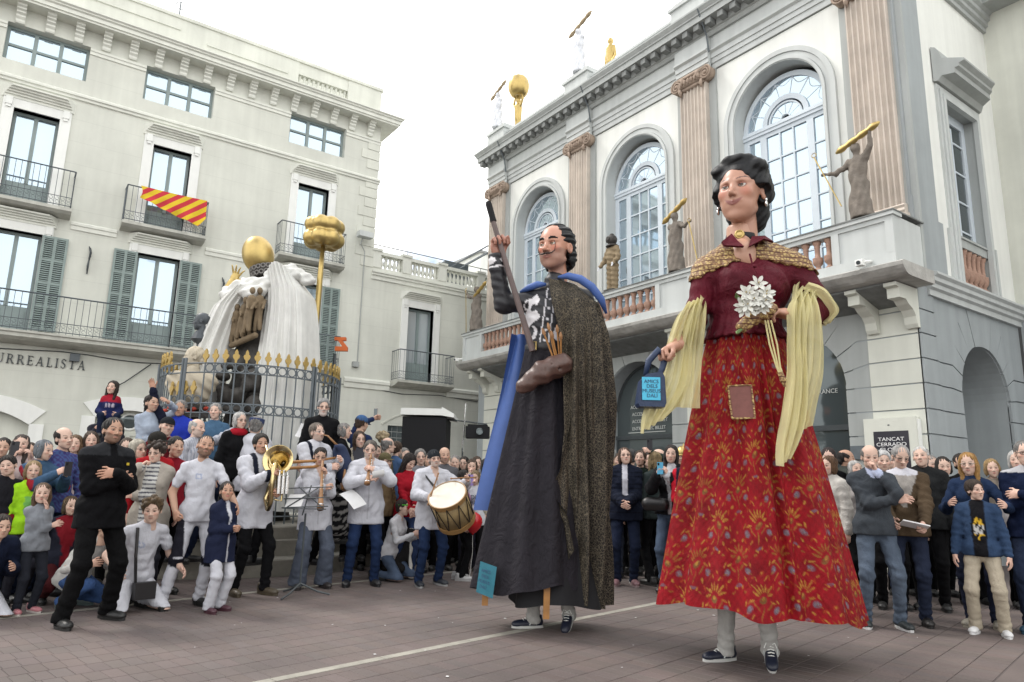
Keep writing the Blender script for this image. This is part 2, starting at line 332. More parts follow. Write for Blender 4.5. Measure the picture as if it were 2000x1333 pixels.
# bands, cornice, brackets, parapet
MB().sweepx([(0,10.90),(-0.05,10.92),(-0.05,10.98),(-0.09,11.0),(-0.09,11.05),(0,11.12)], -7, XC+0.06, m1=0.0).build('string_course', 'cream_trim', LB)
MB().sweepx([(0,7.40),(-0.03,7.40),(-0.03,7.50),(-0.055,7.52),(-0.055,7.58),(0,7.62)], 3.86, 5.72).build('string_course', 'cream_trim', LB)
MB().sweepx([(0,7.40),(-0.03,7.40),(-0.03,7.50),(-0.055,7.52),(-0.055,7.58),(0,7.62)], 0.62, 1.66).build('string_course', 'cream_trim', LB)
prev = -7
for c in (-3.6, *bays, XC+0.95): MB().sweepx([(0,12.30),(-0.03,12.30),(-0.03,12.38),(-0.055,12.40),(-0.055,12.46),(0,12.48)], prev, c-0.91).build('string_course', 'cream_trim', LB); prev = c+0.91
cp = [(0.2,12.96),(-0.44,12.96),(-0.44,13.02),(-0.48,13.02),(-0.48,13.12),(-0.53,13.15),(-0.53,13.18),(-0.58,13.21),(-0.58,13.24),(0.2,13.30)]
co_ = MB().sweepx(cp, -7, XC+0.02, m1=1.0).build('cornice', 'cream_trim', LB)
cs = MB(); n = len(cp)
cs.add([(XC+0.02-p[0],p[0],p[1]) for p in cp]+[(XC+0.02-p[0],6.0,p[1]) for p in cp], [tuple(range(n)), tuple(range(2*n-1,n-1,-1))]+[((i+1)%n, i, i+n, (i+1)%n+n) for i in range(n)])
cs.build('cornice_return', 'cream_trim', co_)
br = MB(); br.prism([(-0.10,0),(0.10,0),(0.10,0.42),(-0.10,0.42)], -0.02, 0)
bp_ = [(0,0.0),(-0.05,0.0),(-0.07,0.04),(-0.07,0.10),(-0.12,0.15),(-0.12,0.20),(-0.18,0.24),(-0.18,0.28),(-0.24,0.31),(-0.24,0.35),(-0.30,0.38),(-0.30,0.44),(0,0.44)]
br = MB().sweepx(bp_, -0.10, 0.10); brm = br.mesh('bracket', 'cream_trim')
k = 0
x = -3.05
while x < XC:
    put('bracket', brm, co_, loc=(x, -0.002, 12.52)); x += 0.643
# quoins at the corner
for i in range(13):
    z = 8.05+i*0.335
    if 10.85 < z < 11.15 or z > 12.2: continue
    l = 0.62 if i % 2 else 0.42
    MB().box(XC-l, XC+0.02, -0.022, 0.0, z, z+0.30).build('quoin', 'stucco_plain', LB)
# parapet with balustrade
pp = MB(); pp.box(-7, 6.05, 0.12, 0.4, 13.25, 14.35); pp.box(7.72, XC, 0.12, 0.4, 13.25, 14.35); pp.box(6.05, 7.72, 0.12, 0.4, 13.25, 13.42); pp.box(6.05, 7.72, 0.14, 0.38, 13.95, 14.35)
pp.box(-7, XC+0.05, 0.08, 0.44, 14.35, 14.45); pp.box(-7, 2.55, 0.085, 0.2, 13.98, 14.08); pp.box(3.3, 5.7, 0.085, 0.2, 13.80, 13.87); pp.box(XC-0.01, XC, 0.4, 9, 13.25, 14.35)
po = pp.build('parapet', 'stucco_plain', LB)
balp = [(0.055,0),(0.055,0.04),(0.035,0.06),(0.06,0.14),(0.075,0.2),(0.05,0.30),(0.032,0.40),(0.05,0.47),(0.055,0.49),(0.055,0.53)]
bm = MB().lathe(balp, 10).mesh('baluster', 'stucco_plain', True)
for i in range(11): put('baluster', bm, po, loc=(6.13+i*0.152, 0.25, 13.42))
MB().box(2.9, 8.2, 1.6, 4, 14.2, 15.05).build('roof_shed', 'stucco_plain', LB)
MB().box(6.6, 7.3, 2.2, 3, 15.05, 15.4).build('chimney', 'stucco_plain', LB)
MB().tube([(2.55,0.8,14.4),(2.55,0.8,15.3)], 0.02, 6).ring((2.55,0.8,15.2),0.12,0.012).build('antenna', 'iron_grey', LB)
# lettering, lamp brackets, cable, plaque, flood lamp
# text helper converted to mesh
def text(name, s, size, parent, loc, rot, mat, color=None, ext=0.01, align='LEFT', sx=1.0, space=1.0):
    c = bpy.data.curves.new(name, 'FONT'); c.body = s; c.size = size; c.extrude = ext; c.align_x = align; c.space_character = space; c.resolution_u = 3
    t = bpy.data.objects.new(name, c); COL.objects.link(t); bpy.context.view_layer.update(); me = bpy.data.meshes.new_from_object(t.evaluated_get(bpy.context.evaluated_depsgraph_get())); bpy.data.objects.remove(t); bpy.data.curves.remove(c)
    me.materials.clear(); me.materials.append(MATS[mat]); return put(name, me, parent, loc=loc, rot=rot, scale=(sx,1,1), color=color, kind='stuff')
# serif capitals built stroke by stroke
def serif_text(s, size, parent, x, z, y, mat, gap=0.30):
    W = {'U':0.66,'R':0.62,'E':0.52,'A':0.68,'L':0.5,'I':0.2,'S':0.46,'T':0.6}; T = 0.13; th = 0.055
    for ch in s:
        m = MB(); wd = W[ch]
        def P(pts): m.prism([(x+a*size, z+b*size) for a, b in pts], y-0.03, y)
        def V(a, w_=T): P([(a,0),(a+w_,0),(a+w_,1),(a,1)])
        def Hh(b, a, c, t=th): P([(a,b),(c,b),(c,b+t),(a,b+t)])
        def ser(a, w_=T, top=True, bot=True):
            if bot: Hh(0, a-0.07, a+w_+0.07, 0.04)
            if top: Hh(0.96, a-0.07, a+w_+0.07, 0.04)
        def arc(cx, cz, rx, rz, a0, a1, t0, n=9):
            for i in range(n):
                u, v = a0+(a1-a0)*i/n, a0+(a1-a0)*(i+1)/n
                ti = 1-t0*abs(math.cos((u+v)/2))-0.05
                P([(cx+rx*math.cos(u), cz+rz*math.sin(u)), (cx+rx*math.cos(v), cz+rz*math.sin(v)), (cx+rx*ti*math.cos(v), cz+rz*0.86*math.sin(v)), (cx+rx*ti*math.cos(u), cz+rz*0.86*math.sin(u))])
        if ch == 'I': V(0.04); ser(0.04)
        elif ch == 'L': V(0.04); ser(0.04); Hh(0, 0.1, 0.48); P([(0.43,0),(0.48,0),(0.48,0.24),(0.45,0.24)])
        elif ch == 'E': V(0.04); ser(0.04); Hh(0, 0.1, 0.5); Hh(0.945, 0.1, 0.48); Hh(0.48, 0.1, 0.4); P([(0.45,0),(0.5,0),(0.5,0.22),(0.47,0.22)]); P([(0.45,0.8),(0.48,0.8),(0.48,1),(0.43,1)]); P([(0.37,0.4),(0.4,0.4),(0.4,0.6),(0.37,0.6)])
        elif ch == 'T': V(0.24); ser(0.24, top=False); Hh(0.945, 0.0, 0.6); P([(0,0.78),(0.03,0.78),(0.06,1),(0,1)]); P([(0.57,0.78),(0.6,0.78),(0.6,1),(0.54,1)])
        elif ch == 'A': P([(0.02,0),(0.07,0),(0.35,0.98),(0.30,0.98)]); P([(0.48,0),(0.62,0),(0.38,1.02),(0.29,1.02)]); Hh(0.33, 0.14, 0.5); Hh(0, -0.05, 0.14, 0.04); Hh(0, 0.41, 0.70, 0.04)
        elif ch == 'U': V(0.06); ser(0.06, bot=False); P([(0.54,0.3),(0.59,0.3),(0.59,1),(0.54,1)]); Hh(0.96, 0.46, 0.68, 0.04); arc(0.325, 0.3, 0.265, 0.31, PI, 2*PI, 0.3)
        elif ch == 'R': V(0.04); ser(0.04); arc(0.24, 0.74, 0.27, 0.26, PI/2, -PI/2, 0.42); Hh(0.945, 0.1, 0.25); Hh(0.48, 0.1, 0.25); P([(0.26,0.5),(0.38,0.5),(0.62,0.02),(0.48,0.02)]); Hh(0, 0.46, 0.68, 0.04)
        elif ch == 'S': arc(0.23, 0.74, 0.2, 0.27, 0.15*PI, 1.35*PI, 0.45); arc(0.23, 0.27, 0.22, 0.28, 0.4*PI, -0.85*PI, 0.42); P([(0.10,0.60),(0.20,0.66),(0.38,0.42),(0.30,0.36)]); P([(0.39,0.76),(0.42,0.76),(0.42,0.98),(0.39,0.98)]); P([(0.02,0.05),(0.05,0.05),(0.05,0.28),(0.02,0.28)])
        m.build('letter', mat, parent); x += (wd+gap)*size
serif_text('SURREALISTA', 0.225, LB, -0.625, 3.83, -0.006, 'iron', gap=0.29)
for lx, lz in ((1.12, 6.65), (4.42, 6.45)):
    m = MB().tube([(lx,0,lz+0.35),(lx+0.01,-0.12,lz+0.2),(lx,-0.06,lz),(lx-0.01,-0.1,lz-0.15),(lx,-0.02,lz-0.35)], [0.015,0.03,0.02,0.03,0.015], 5)
    m.ring((lx, -0.1, lz-0.2), 0.05, 0.01, 'x'); m.tube([(lx-0.03,-0.03,lz+0.38),(lx+0.03,-0.05,lz+0.1)], 0.014, 4); m.build('lamp_bracket', 'iron', LB)
pts = [(-7+i*0.6, -0.03, 4.20-0.04*math.sin(i*1.3)) for i in range(19)]+[(4.6,-0.03,4.12),(6.0,-0.03,4.16),(8.8,-0.03,4.14),(10.2,-0.03,4.02),(11.6,-0.03,4.10),(13.4,-0.03,4.0)]
MB().tube(pts, 0.012, 4).build('facade_cable', 'iron', LB)
MB().tube([(2.85,-0.04,4.15),(2.3,-0.10,3.62),(2.02,-0.05,3.42)], 0.014, 4).build('cable_stay', 'iron', LB)
MB().box(1.02, 1.23, -0.16, -0.02, 4.02, 4.2).build('wall_lamp', 'iron_grey', LB)
fl = MB().box(8.25, 8.72, -0.42, -0.16, 8.88, 9.06).tube([(8.45,-0.2,8.88),(8.45,-0.02,8.7)], 0.025, 5); fl.build('flood_lamp', 'museum_light', LB)
MB().tube([(8.5,-0.03,8.7),(8.62,-0.03,8.5),(8.62,-0.03,4.9),(8.55,-0.03,4.7)], 0.018, 5).box(8.45,8.65,-0.12,0,4.72,4.88).build('conduit', 'museum_grey', LB)
# flag hung over the balcony rail (diagonal stripes by position on the cloth)
def stripe_mat(name, c1, c2, vec, period, off):
    m = pm(name, c1, 0.85, 0.0); t = m.node_tree; N = t.nodes; L = t.links
    co = N.new('ShaderNodeTexCoord'); d = N.new('ShaderNodeVectorMath'); d.operation = 'DOT_PRODUCT'; L.new(co.outputs['Object'], d.inputs[0]); d.inputs[1].default_value = vec
    a = N.new('ShaderNodeMath'); a.operation = 'MULTIPLY_ADD'; L.new(d.outputs['Value'], a.inputs[0]); a.inputs[1].default_value = 1/period; a.inputs[2].default_value = off
    f = N.new('ShaderNodeMath'); f.operation = 'FRACT'; L.new(a.outputs[0], f.inputs[0])
    g = N.new('ShaderNodeMath'); g.operation = 'GREATER_THAN'; L.new(f.outputs[0], g.inputs[0]); g.inputs[1].default_value = 0.5
    x = N.new('ShaderNodeMixRGB'); x.inputs[1].default_value = (*c1, 1); x.inputs[2].default_value = (*c2, 1); L.new(g.outputs[0], x.inputs[0]); L.new(x.outputs[0], N['Principled BSDF'].inputs['Base Color'])
stripe_mat('flag_cloth', (0.66, 0.47, 0.02), (0.50, 0.03, 0.045), (1, 0, -1.2), 0.37, 0.1)
fl_ = MB(); NX, NZ = 48, 14
for j in range(NZ+1):
    for i in range(NX+1):
        u = i/NX; v = j/NZ
        x = 2.02+u*1.66+0.05*math.sin(v*3)*(1-u); top = 8.81-0.015*math.sin(u*PI); ln = 0.34+0.50*u if u < 0.9 else 0.34+0.45-(u-0.9)*2.4
        fl_.v.append((x, -0.49-(0.03*math.sin(u*23+v*4)+0.02*math.sin(u*9-v*6))*v-0.03*v, top-v*ln))
for j in range(NZ):
    for i in range(NX): a = j*(NX+1)+i; fl_.f.append((a, a+NX+1, a+NX+2, a+1))
fg = thing('flag', 'red and yellow striped flag draped over an upper balcony railing', 'flag', (0, 20.5, 0))
fl_.build('flag_sheet', 'flag_cloth', fg, True)
# ================================================================ lower wing of the left block, with roof balustrade
AX = thing('annex_building', 'two storey cream wing with roof balustrade and one balcony door, left of the museum', 'building', (0, 20.5, 0))
wall_holes(XC, 17, 0, 7.95, [(10.29, 11.26, 4.5, 6.94), (9.8, 11.7, 2.05, 2.99)]).build('wall', 'stucco_cream', AX)
MB().box(XC, 17, 0.32, 6, 0, 7.95).build('core_wall', 'stucco_plain', AX)
casement(AX, 10.29, 11.26, 4.5, 6.94, cols=2, panel=0.62, glass='glass_curtain', y=0.2)
surround(AX, 10.29, 11.26, 4.5, 6.94); hood(AX, 10.0, 11.55, 7.18, 7.44)
b = MB().sweepx([(0.0,4.20),(-0.40,4.26),(-0.60,4.33),(-0.60,4.41),(0.0,4.41)], 9.78, 11.85)
bo = b.build('balcony', 'balcony_slab', AX); iron_railing(bo, 9.82, 11.81, -0.57, -0.01, 4.41, 0.97, step=0.14)
MB().sweepx([(0,4.05),(-0.05,4.08),(-0.05,4.22),(-0.09,4.25),(-0.09,4.33),(0,4.40)], XC-0.7, 9.76).sweepx([(0,4.05),(-0.05,4.08),(-0.05,4.22),(-0.09,4.25),(-0.09,4.33),(0,4.40)], 11.87, 17).build('string_course', 'cream_trim', AX)
MB().sweepx([(0.3,7.66),(-0.04,7.66),(-0.04,7.78),(-0.09,7.80),(-0.09,7.86),(-0.13,7.88),(-0.13,7.92),(0.3,7.97)], XC-0.02, 17).build('cornice', 'cream_trim', AX)
bl = MB(); bl.box(XC, 17, 0.02, 0.30, 7.965, 8.08); bl.box(XC, 17, 0.0, 0.32, 8.53, 8.64)
posts = [8.92, 10.02, 11.40, 13.0, 14.6]
for x in posts: bl.box(x, x+0.30, -0.012, 0.33, 8.08, 8.53); bl.box(x-0.03, x+0.33, -0.04, 0.36, 8.64, 8.72)
bo = bl.build('balustrade', 'cream_trim', AX)
bm2 = MB().lathe([(r*1.05, z*0.85) for r, z in balp], 10).mesh('baluster', 'cream_trim', True)
for a, b in zip(posts, posts[1:]):
    n = round((b-a-0.3)/0.155)
    for i in range(n): put('baluster', bm2, bo, loc=(a+0.3+(i+0.5)*(b-a-0.3)/n, 0.16, 8.08))
rr = MB(); rr.tube([(XC,0.5,9.02),(17,0.5,9.02)], 0.018, 4); rr.tube([(XC,0.5,8.70),(17,0.5,8.70)], 0.012, 4)
for i in range(66): rr.tube([(XC+i*0.125,0.5,8.4),(XC+i*0.125,0.5,9.02 if i % 12 == 0 else 8.82)], 0.012, 4, cap=False)
rr.build('roof_railing', 'iron', AX)
# segmental window of glass blocks
ga = MB(); n = 10
for i in range(n):
    u, v = i/n, (i+1)/n; f_ = lambda t: 2.99+0.42*(1-(2*t-1)**2)
    ga.prism([(9.62+2.26*u, 2.99), (9.62+2.26*v, 2.99), (9.62+2.26*v, f_(v)), (9.62+2.26*u, f_(u))], 0.04, 0.30)
    ga.prism([(9.58+2.34*u, f_(u)), (9.58+2.34*v, f_(v)), (9.56+2.38*v, f_(v)+0.05), (9.56+2.38*u, f_(u)+0.05)], -0.03, 0.04)
gw = ga.build('window_arch', 'stucco_plain', AX)
gb = MB().box(0.012, 0.178, -0.02, 0.02, 0.012, 0.168).mesh('glass_block', 'glass_dark')
MB().box(9.8, 11.7, 0.10, 0.16, 2.05, 2.99).build('mortar_grid', 'museum_grey', gw)
for i in range(10):
    for j in range(5): put('glass_block', gb, gw, loc=(9.80+i*0.19, 0.10, 2.06+j*0.186))
# far white roof building and crane-like stair on the roof behind
FB = thing('rooftop_hut', 'pale rooftop building seen above the wing railing behind the staff', 'building', (0, 26, 0))
MB().box(16.6, 22, 0, 4, 5, 11.6).build('wall', 'white_trim', FB); MB().box(16.5, 22.1, -0.1, 4.1, 11.6, 11.7).build('roof', 'roof_grey', FB)
ST = thing('roof_ladder', 'dark sloping metal frame on the wing roof beside the museum', 'ladder', (0, 21.4, 0))
lm = MB(); 
for dy in (0, 0.5):
    lm.tube([(12.1,dy,8.5),(14.2,dy,10.0)], 0.03, 4); lm.tube([(12.3,dy,8.9),(14.3,dy,10.35)], 0.02, 4)
for i in range(9): lm.tube([(12.1+i*0.25,0,8.5+i*0.179),(12.1+i*0.25,0.5,8.5+i*0.179)], 0.022, 4)
lm.box(12.2, 13.2, 0.1, 0.4, 8.5, 9.2); lm.build('frame', 'iron_grey', ST)
# ================================================================ museum: neoclassical front (local x = -world y, local y = depth behind the front at world x = 12)
MU = thing('museum_building', 'grey and white neoclassical museum with pink fluted pilasters and arched windows', 'building', (12.0, 0, 0), -PI/2)
PC = [-17.85, -13.80, -9.75, -5.70]         # pilaster centres
BC = [-15.82, -11.77, -7.72]                 # bay centres
XL, XR = -18.72, -5.30; XU = -18.28
# ---- ground floor: rusticated blocks, piers cream and bays grey, one arch per bay
AR, AZ = 1.10, 3.12
joints = [0.0, 0.19, 0.60, 1.01, 1.42, 1.83, 2.24, 2.65, 3.07, 3.48, 3.90, 4.31, 4.74]
ang = {3.48: math.radians(13), 3.90: math.radians(30), 4.31: math.radians(48), 4.74: math.radians(70)}
bk = MB()
for c in BC:
    pts = [(c+AR*math.cos(a), AZ+AR*math.sin(a)) for a in np.linspace(0, PI, 25)]
    for (x0, z0), (x1, z1) in zip(pts, pts[1:]): bk.prism([(x1, z1), (x0, z0), (x0, 4.76), (x1, 4.76)], 0.045, 0.50)
ed = [XL]+[v for c in BC for v in (c-AR, c+AR)]+[XR]
for i in range(0, len(ed), 2): bk.box(ed[i], ed[i+1], 0.045, 0.50, 0, 4.76)
bk.build('joint_backing', 'museum_bluegrey', MU)
g = 0.012
for pc in PC:
    a, b = max(XL, pc-0.47), min(XR, pc+0.47)
    for z0, z1 in zip(joints, joints[1:]): MB().box(a, b, 0.0, 0.05, z0+g, z1-g).build('stone_block', 'pier_cream', MU)
for c in BC:
    hw = 4.05/2-0.47-0.004
    for sgn in (-1, 1):
        for z0, z1 in zip(joints, joints[1:]):
            def half(z, lo):
                if z <= AZ-0.04: return [(hw, z), (AR, z)]
                t = ang[z]; d = (z-AZ)/math.sin(t); return [(hw, z), (d*math.cos(t), z), (AR*math.cos(t), AZ+AR*math.sin(t))]
            lo = half(z0, 1); hi = half(z1, 0); arc = []
            if z1 > AZ:
                t0 = ang.get(z0, 0.0); t1 = ang[z1]; arc = [(AR*math.cos(t), AZ+AR*math.sin(t)) for t in np.linspace(t0, t1, 6)[1:-1]]
                if z0 <= AZ: arc = [(AR, AZ)]+arc
            poly = lo+arc+hi[::-1]
            cx = sum(p[0] for p in poly)/len(poly); cz = sum(p[1] for p in poly)/len(poly)
            poly = [(p[0]+(g if p[0] < cx else -g)*0.8*(abs(p[0]-AR) > 0.001), p[1]+(g if p[1] < cz else -g)) for p in poly]
            P_ = [(c+sgn*p[0], p[1]) for p in poly]
            if sgn > 0: P_ = P_[::-1]
            MB().prism(P_, 0.012, 0.06).build('stone_block', 'museum_grey', MU)
    t1 = ang[4.74]; d = (4.74-AZ)/math.sin(t1)
    ks = [(c-d*math.cos(t1)+g, 4.72), (c-AR*math.cos(t1)+g, AZ+AR*math.sin(t1)+g)]+[(c+AR*math.cos(t), AZ+AR*math.sin(t)) for t in np.linspace(PI-t1, t1, 5)[1:-1]]+[(c+AR*math.cos(t1)-g, AZ+AR*math.sin(t1)+g), (c+d*math.cos(t1)-g, 4.72)]
    MB().prism(ks, 0.010, 0.06).build('keystone', 'museum_grey', MU)
    # glazed doorway inside the arch
    dr = MB(); dr.box(c-AR+0.01, c-AR+0.07, 0.42, 0.50, 0, 2.45); dr.box(c+AR-0.07, c+AR-0.01, 0.42, 0.50, 0, 2.45); dr.box(c-0.04, c+0.04, 0.42, 0.50, 0, 2.42); dr.box(c-AR, c+AR, 0.41, 0.51, 2.40, 2.50)
    dr.tube([(c+(AR-0.03)*math.cos(a), 0.46, AZ+(AR-0.03)*math.sin(a)) for a in np.linspace(0,PI,24)], 0.035, 5); do = dr.build('doorway', 'iron', MU)
    MB().box(c-AR, c+AR, 0.47, 0.475, 2.5, AZ).prism([(c+AR*math.cos(t), AZ+AR*math.sin(t)) for t in np.linspace(0, PI, 25)], 0.47, 0.475).build('fanlight', 'glass_dark', do)
    MB().box(c-AR+0.07, c-0.04, 0.455, 0.46, 0, 2.4).box(c+0.04, c+AR-0.07, 0.455, 0.46, 0, 2.4).build('door_glass', 'glass_dark', do)
pm('door_print', (0.62, 0.64, 0.62), 0.6, 0.0); pm('poster_orange', (0.55, 0.20, 0.04), 0.5, 0.4, 3)
for i, s_ in enumerate(('ACCES', 'ACCESO', 'ACCESS WITH TICKET', 'ENTR\u00c9E AVEC BILLET')):
    text('door_lettering', s_, 0.115, MU, (BC[1]-0.62+(0.05 if i else 0.0), 0.452, 3.15-i*0.175), (PI/2, 0, 0), 'door_print', ext=0.002)
MB().box(BC[1]-0.7, BC[1]+0.5, 0.45, 0.453, 2.56, 2.575).build('door_rule', 'door_print', MU)
text('door_lettering', 'ENTRANCE', 0.12, MU, (BC[2]+0.08, 0.452, 3.1), (PI/2, 0, 0), 'door_print', ext=0.002)
MB().box(BC[1]-0.62, BC[1]-0.28, 0.52, 0.53, 1.5, 2.35).build('poster', 'poster_orange', MU)
MB().box(XL+0.05, XR-1.0, 0.9, 8, 0, 12).build('core_wall', 'dark_interior', MU)
# ---- upper wall with arched openings (front sheet), white panels
uw = MB(); WR = 1.28; WZ = 9.02; WB = 4.85; GR = 0.98
prev = XU
for c in BC:
    uw.quad((prev,0.10,4.74),(c-WR,0.10,4.74),(c-WR,0.10,10.7),(prev,0.10,10.7)); prev = c+WR
    ps = [(c+WR*math.cos(a), WZ+WR*math.sin(a)) for a in np.linspace(PI, 0, 33)]
    for (x0, z0), (x1, z1) in zip(ps, ps[1:]): uw.quad((x0,0.10,z0),(x1,0.10,z1),(x1,0.10,10.7),(x0,0.10,10.7))
uw.quad((prev,0.10,4.74),(XR,0.10,4.74),(XR,0.10,10.7),(prev,0.10,10.7))
uw.quad((XU,0.10,4.74),(XU,0.10,12),(XU,5,12),(XU,5,0)); uw.build('wall', 'museum_white', MU)
def arch_strip(mb, c, r0, r1, y0, y1, zb, zc, n=32):
    ps = [(math.cos(a), math.sin(a)) for a in np.linspace(PI, 0, n+1)]
    for (a0, b0), (a1, b1) in zip(ps, ps[1:]): mb.prism([(c+r0*a0, zc+r0*b0), (c+r0*a1, zc+r0*b1), (c+r1*a1, zc+r1*b1), (c+r1*a0, zc+r1*b0)], y0, y1)
    if zb is not None: mb.box(c-r1, c-r0, y0, y1, zb, zc); mb.box(c+r0, c+r1, y0, y1, zb, zc)
for c in BC:
    m = MB(); arch_strip(m, c, 1.20, 1.30, 0.03, 0.12, WB, WZ); arch_strip(m, c, 1.10, 1.195, 0.055, 0.12, WB, WZ); arch_strip(m, c, 1.04, 1.095, 0.02, 0.14, WB, WZ); arch_strip(m, c, 1.02, 1.038, 0.04, 0.50, WB, WZ)
    m.build('arch_moulding', 'museum_light', MU)
    # window: outer frame, transom, fan tracery, three lower leaves with panes
    f = MB(); y0, y1 = 0.36, 0.44; TZ = 8.86
    arch_strip(f, c, GR-0.07, 1.02, y0, y1, None, TZ+0.06); f.box(c-1.02, c+1.02, y0-0.03, y1, TZ-0.10, TZ+0.06); f.box(c-1.02, c+1.02, y0-0.05, y1, TZ-0.03, TZ+0.02)
    f.box(c-1.02, c-GR+0.02, y0, y1, WB, TZ-0.1); f.box(c+GR-0.02, c+1.02, y0, y1, WB, TZ-0.1)
    arch_strip(f, c, 0.43, 0.54, y0, y1, None, TZ+0.06, 24); arch_strip(f, c, 0.36, 0.395, y0+0.01, y1-0.01, None, TZ+0.06, 20); arch_strip(f, c, 0.10, 0.125, y0+0.01, y1-0.01, None, TZ+0.06, 12)
    zc = TZ+0.06
    for a in np.linspace(0, PI, 8)[1:-1]:
        f.tube([(c+0.54*math.cos(a), y0+0.04, zc+0.54*math.sin(a)), (c+0.92*math.cos(a), y0+0.04, zc+0.92*math.sin(a))], 0.014, 4)
    for a0, a1 in zip(np.linspace(0, PI, 8), np.linspace(0, PI, 8)[1:]):
        pts = []
        for t in np.linspace(0, 1, 9): a = a0+(a1-a0)*t; r = 0.905-0.13*math.sin(PI*t); pts.append((c+r*math.cos(a), y0+0.04, zc+r*math.sin(a)))
        f.tube(pts, 0.012, 4)
    for a in np.linspace(0, PI, 7)[1:-1]: f.tube([(c+0.12*math.cos(a), y0+0.04, zc+0.12*math.sin(a)), (c+0.37*math.cos(a), y0+0.04, zc+0.37*math.sin(a))], 0.012, 4)
    cols = [(-0.96,-0.54,1),(-0.54,0.54,3),(0.54,0.96,1)]; ZT = TZ-0.10; panes = []
    for a, b, nc in cols:
        e = 0.075; f.box(c+a, c+a+e, y0+0.005, y1-0.005, WB, ZT); f.box(c+b-e, c+b, y0+0.005, y1-0.005, WB, ZT); f.box(c+a+e, c+b-e, y0+0.005, y1-0.005, ZT-0.09, ZT)
        wv = (b-a-2*e)/nc; rows = 7; rh = (ZT-0.09-WB)/rows
        for i in range(1, nc): f.box(c+a+e+i*wv-0.016, c+a+e+i*wv+0.016, y0+0.01, y1-0.01, WB, ZT-0.09)
        for j in range(1, rows): f.box(c+a+e, c+b-e, y0+0.012, y1-0.012, WB+j*rh-0.016, WB+j*rh+0.016)
        for i in range(nc):
            for j in range(rows): panes.append((c+a+e+i*wv+0.003, c+a+e+(i+1)*wv-0.003, WB+j*rh+0.003, WB+(j+1)*rh-0.003))
    fo = f.build('window', 'frame_blue', MU)
    for k, (a, b, z0, z1) in enumerate(panes):
        # old panes sit a hair out of true
        random.seed(k*7+int(c*10)); q = [random.uniform(-0.004, 0.004) for _ in range(3)]
        MB().add([(a,y0+0.04+q[0],z0),(b,y0+0.04+q[1],z0),(b,y0+0.04+q[1]+q[2],z1),(a,y0+0.04+q[0]+q[2],z1)], [(0,1,2,3)]).box(a, b, y0+0.052, y0+0.056, z0, z1).build('pane', 'glass', fo)
    for i, (a0, a1) in enumerate(zip(np.linspace(0, PI, 8), np.linspace(0, PI, 8)[1:])):
        aa = np.linspace(a0+0.01, a1-0.01, 5)
        MB().prism([(c+0.53*math.cos(t), zc+0.53*math.sin(t)) for t in aa[::-1]]+[(c+0.92*math.cos(t), zc+0.92*math.sin(t)) for t in aa], y0+0.035+0.002*(i % 3), y0+0.045).build('pane', 'glass', fo)
    for i, (a0, a1) in enumerate(zip(np.linspace(0, PI, 7), np.linspace(0, PI, 7)[1:])):
        aa = np.linspace(a0+0.02, a1-0.02, 4)
        MB().prism([(c+0.11*math.cos(t), zc+0.11*math.sin(t)) for t in aa[::-1]]+[(c+0.37*math.cos(t), zc+0.37*math.sin(t)) for t in aa], y0+0.035+0.002*(i % 3), y0+0.045).build('pane', 'glass', fo)
# ---- pilasters with fluting and ionic capitals
def pilaster(pc):
    bgm = MB(); bgm.box(pc-0.56, pc+0.56, 0.04, 0.12, 4.85, 10.72); bg_ = bgm.build('pilaster', 'museum_grey', MU)
    s = MB(); n = 7; wd = 0.74; x = pc-wd/2; prof = []
    fl = wd/(n+0.35*(n+1)); lx = x
    prof.append((x, 0.06)); prof.append((x, -0.09))
    for i in range(n):
        lx += fl*0.35; 
        for t in np.linspace(0, PI, 6): prof.append((lx+fl/2-fl/2*math.cos(t), -0.09+0.045*math.sin(t)))
        lx += fl
    prof += [(x+wd, -0.09), (x+wd, 0.06)]
    m = len(prof); z0, z1 = 6.15, 10.42
    s.add([(p[0],p[1],z0) for p in prof]+[(p[0],p[1],z1) for p in prof], [(i+1, i, i+m, i+1+m) for i in range(m-1)]+[tuple(range(m)), tuple(range(2*m-1,m-1,-1))])
    s.build('fluted_shaft', 'pilaster_pink', bg_)
    b = MB().box(pc-0.43, pc+0.43, -0.13, 0.06, 5.80, 5.98)
    b.sweepx([(0.06,5.98),(-0.12,5.98),(-0.14,6.02),(-0.12,6.06),(-0.10,6.08),(-0.12,6.12),(-0.095,6.15),(0.06,6.15)], pc-0.40, pc+0.40); b.box(pc-0.46, pc+0.46, -0.12, 0.06, 4.85, 5.80); b.build('pilaster_base', 'pilaster_pink', bg_)
    k = MB(); k.box(pc-0.38, pc+0.38, -0.12, 0.05, 10.42, 10.50); k.box(pc-0.46, pc+0.46, -0.17, 0.05, 10.70, 10.77)
    k.sweepx([(0.05,10.50),(-0.14,10.50),(-0.17,10.56),(-0.16,10.64),(-0.13,10.70),(0.05,10.70)], pc-0.36, pc+0.36)
    for sg in (-1, 1):
        cx = pc+sg*0.42; pts = []
        for t in np.linspace(0, 4.6*PI, 40): r = 0.165*(1-t/(5.2*PI)); pts.append((cx-sg*r*math.cos(t+PI/2), -0.15, 10.60+r*math.sin(t+PI/2)))
        k.tube(pts, 0.026, 5); k.add(*_disc(cx, 10.60, 0.16, -0.14, 0.03)); k.sphere((cx, -0.16, 10.60), 0.035, 8, 6)
        k.tube([(cx-sg*0.10,-0.15,10.48),(cx-sg*0.12,-0.16,10.40),(cx-sg*0.12,-0.14,10.30)], [0.035,0.045,0.02], 6)
        k.sphere((cx-sg*0.20,-0.18,10.66), (0.06,0.05,0.09), 8, 6)
    for i in range(6): k.sphere((pc-0.25+i*0.10, -0.17, 10.60), (0.042,0.05,0.075), 8, 6)
    k.build('capital', 'capital_stone', bg_, True)
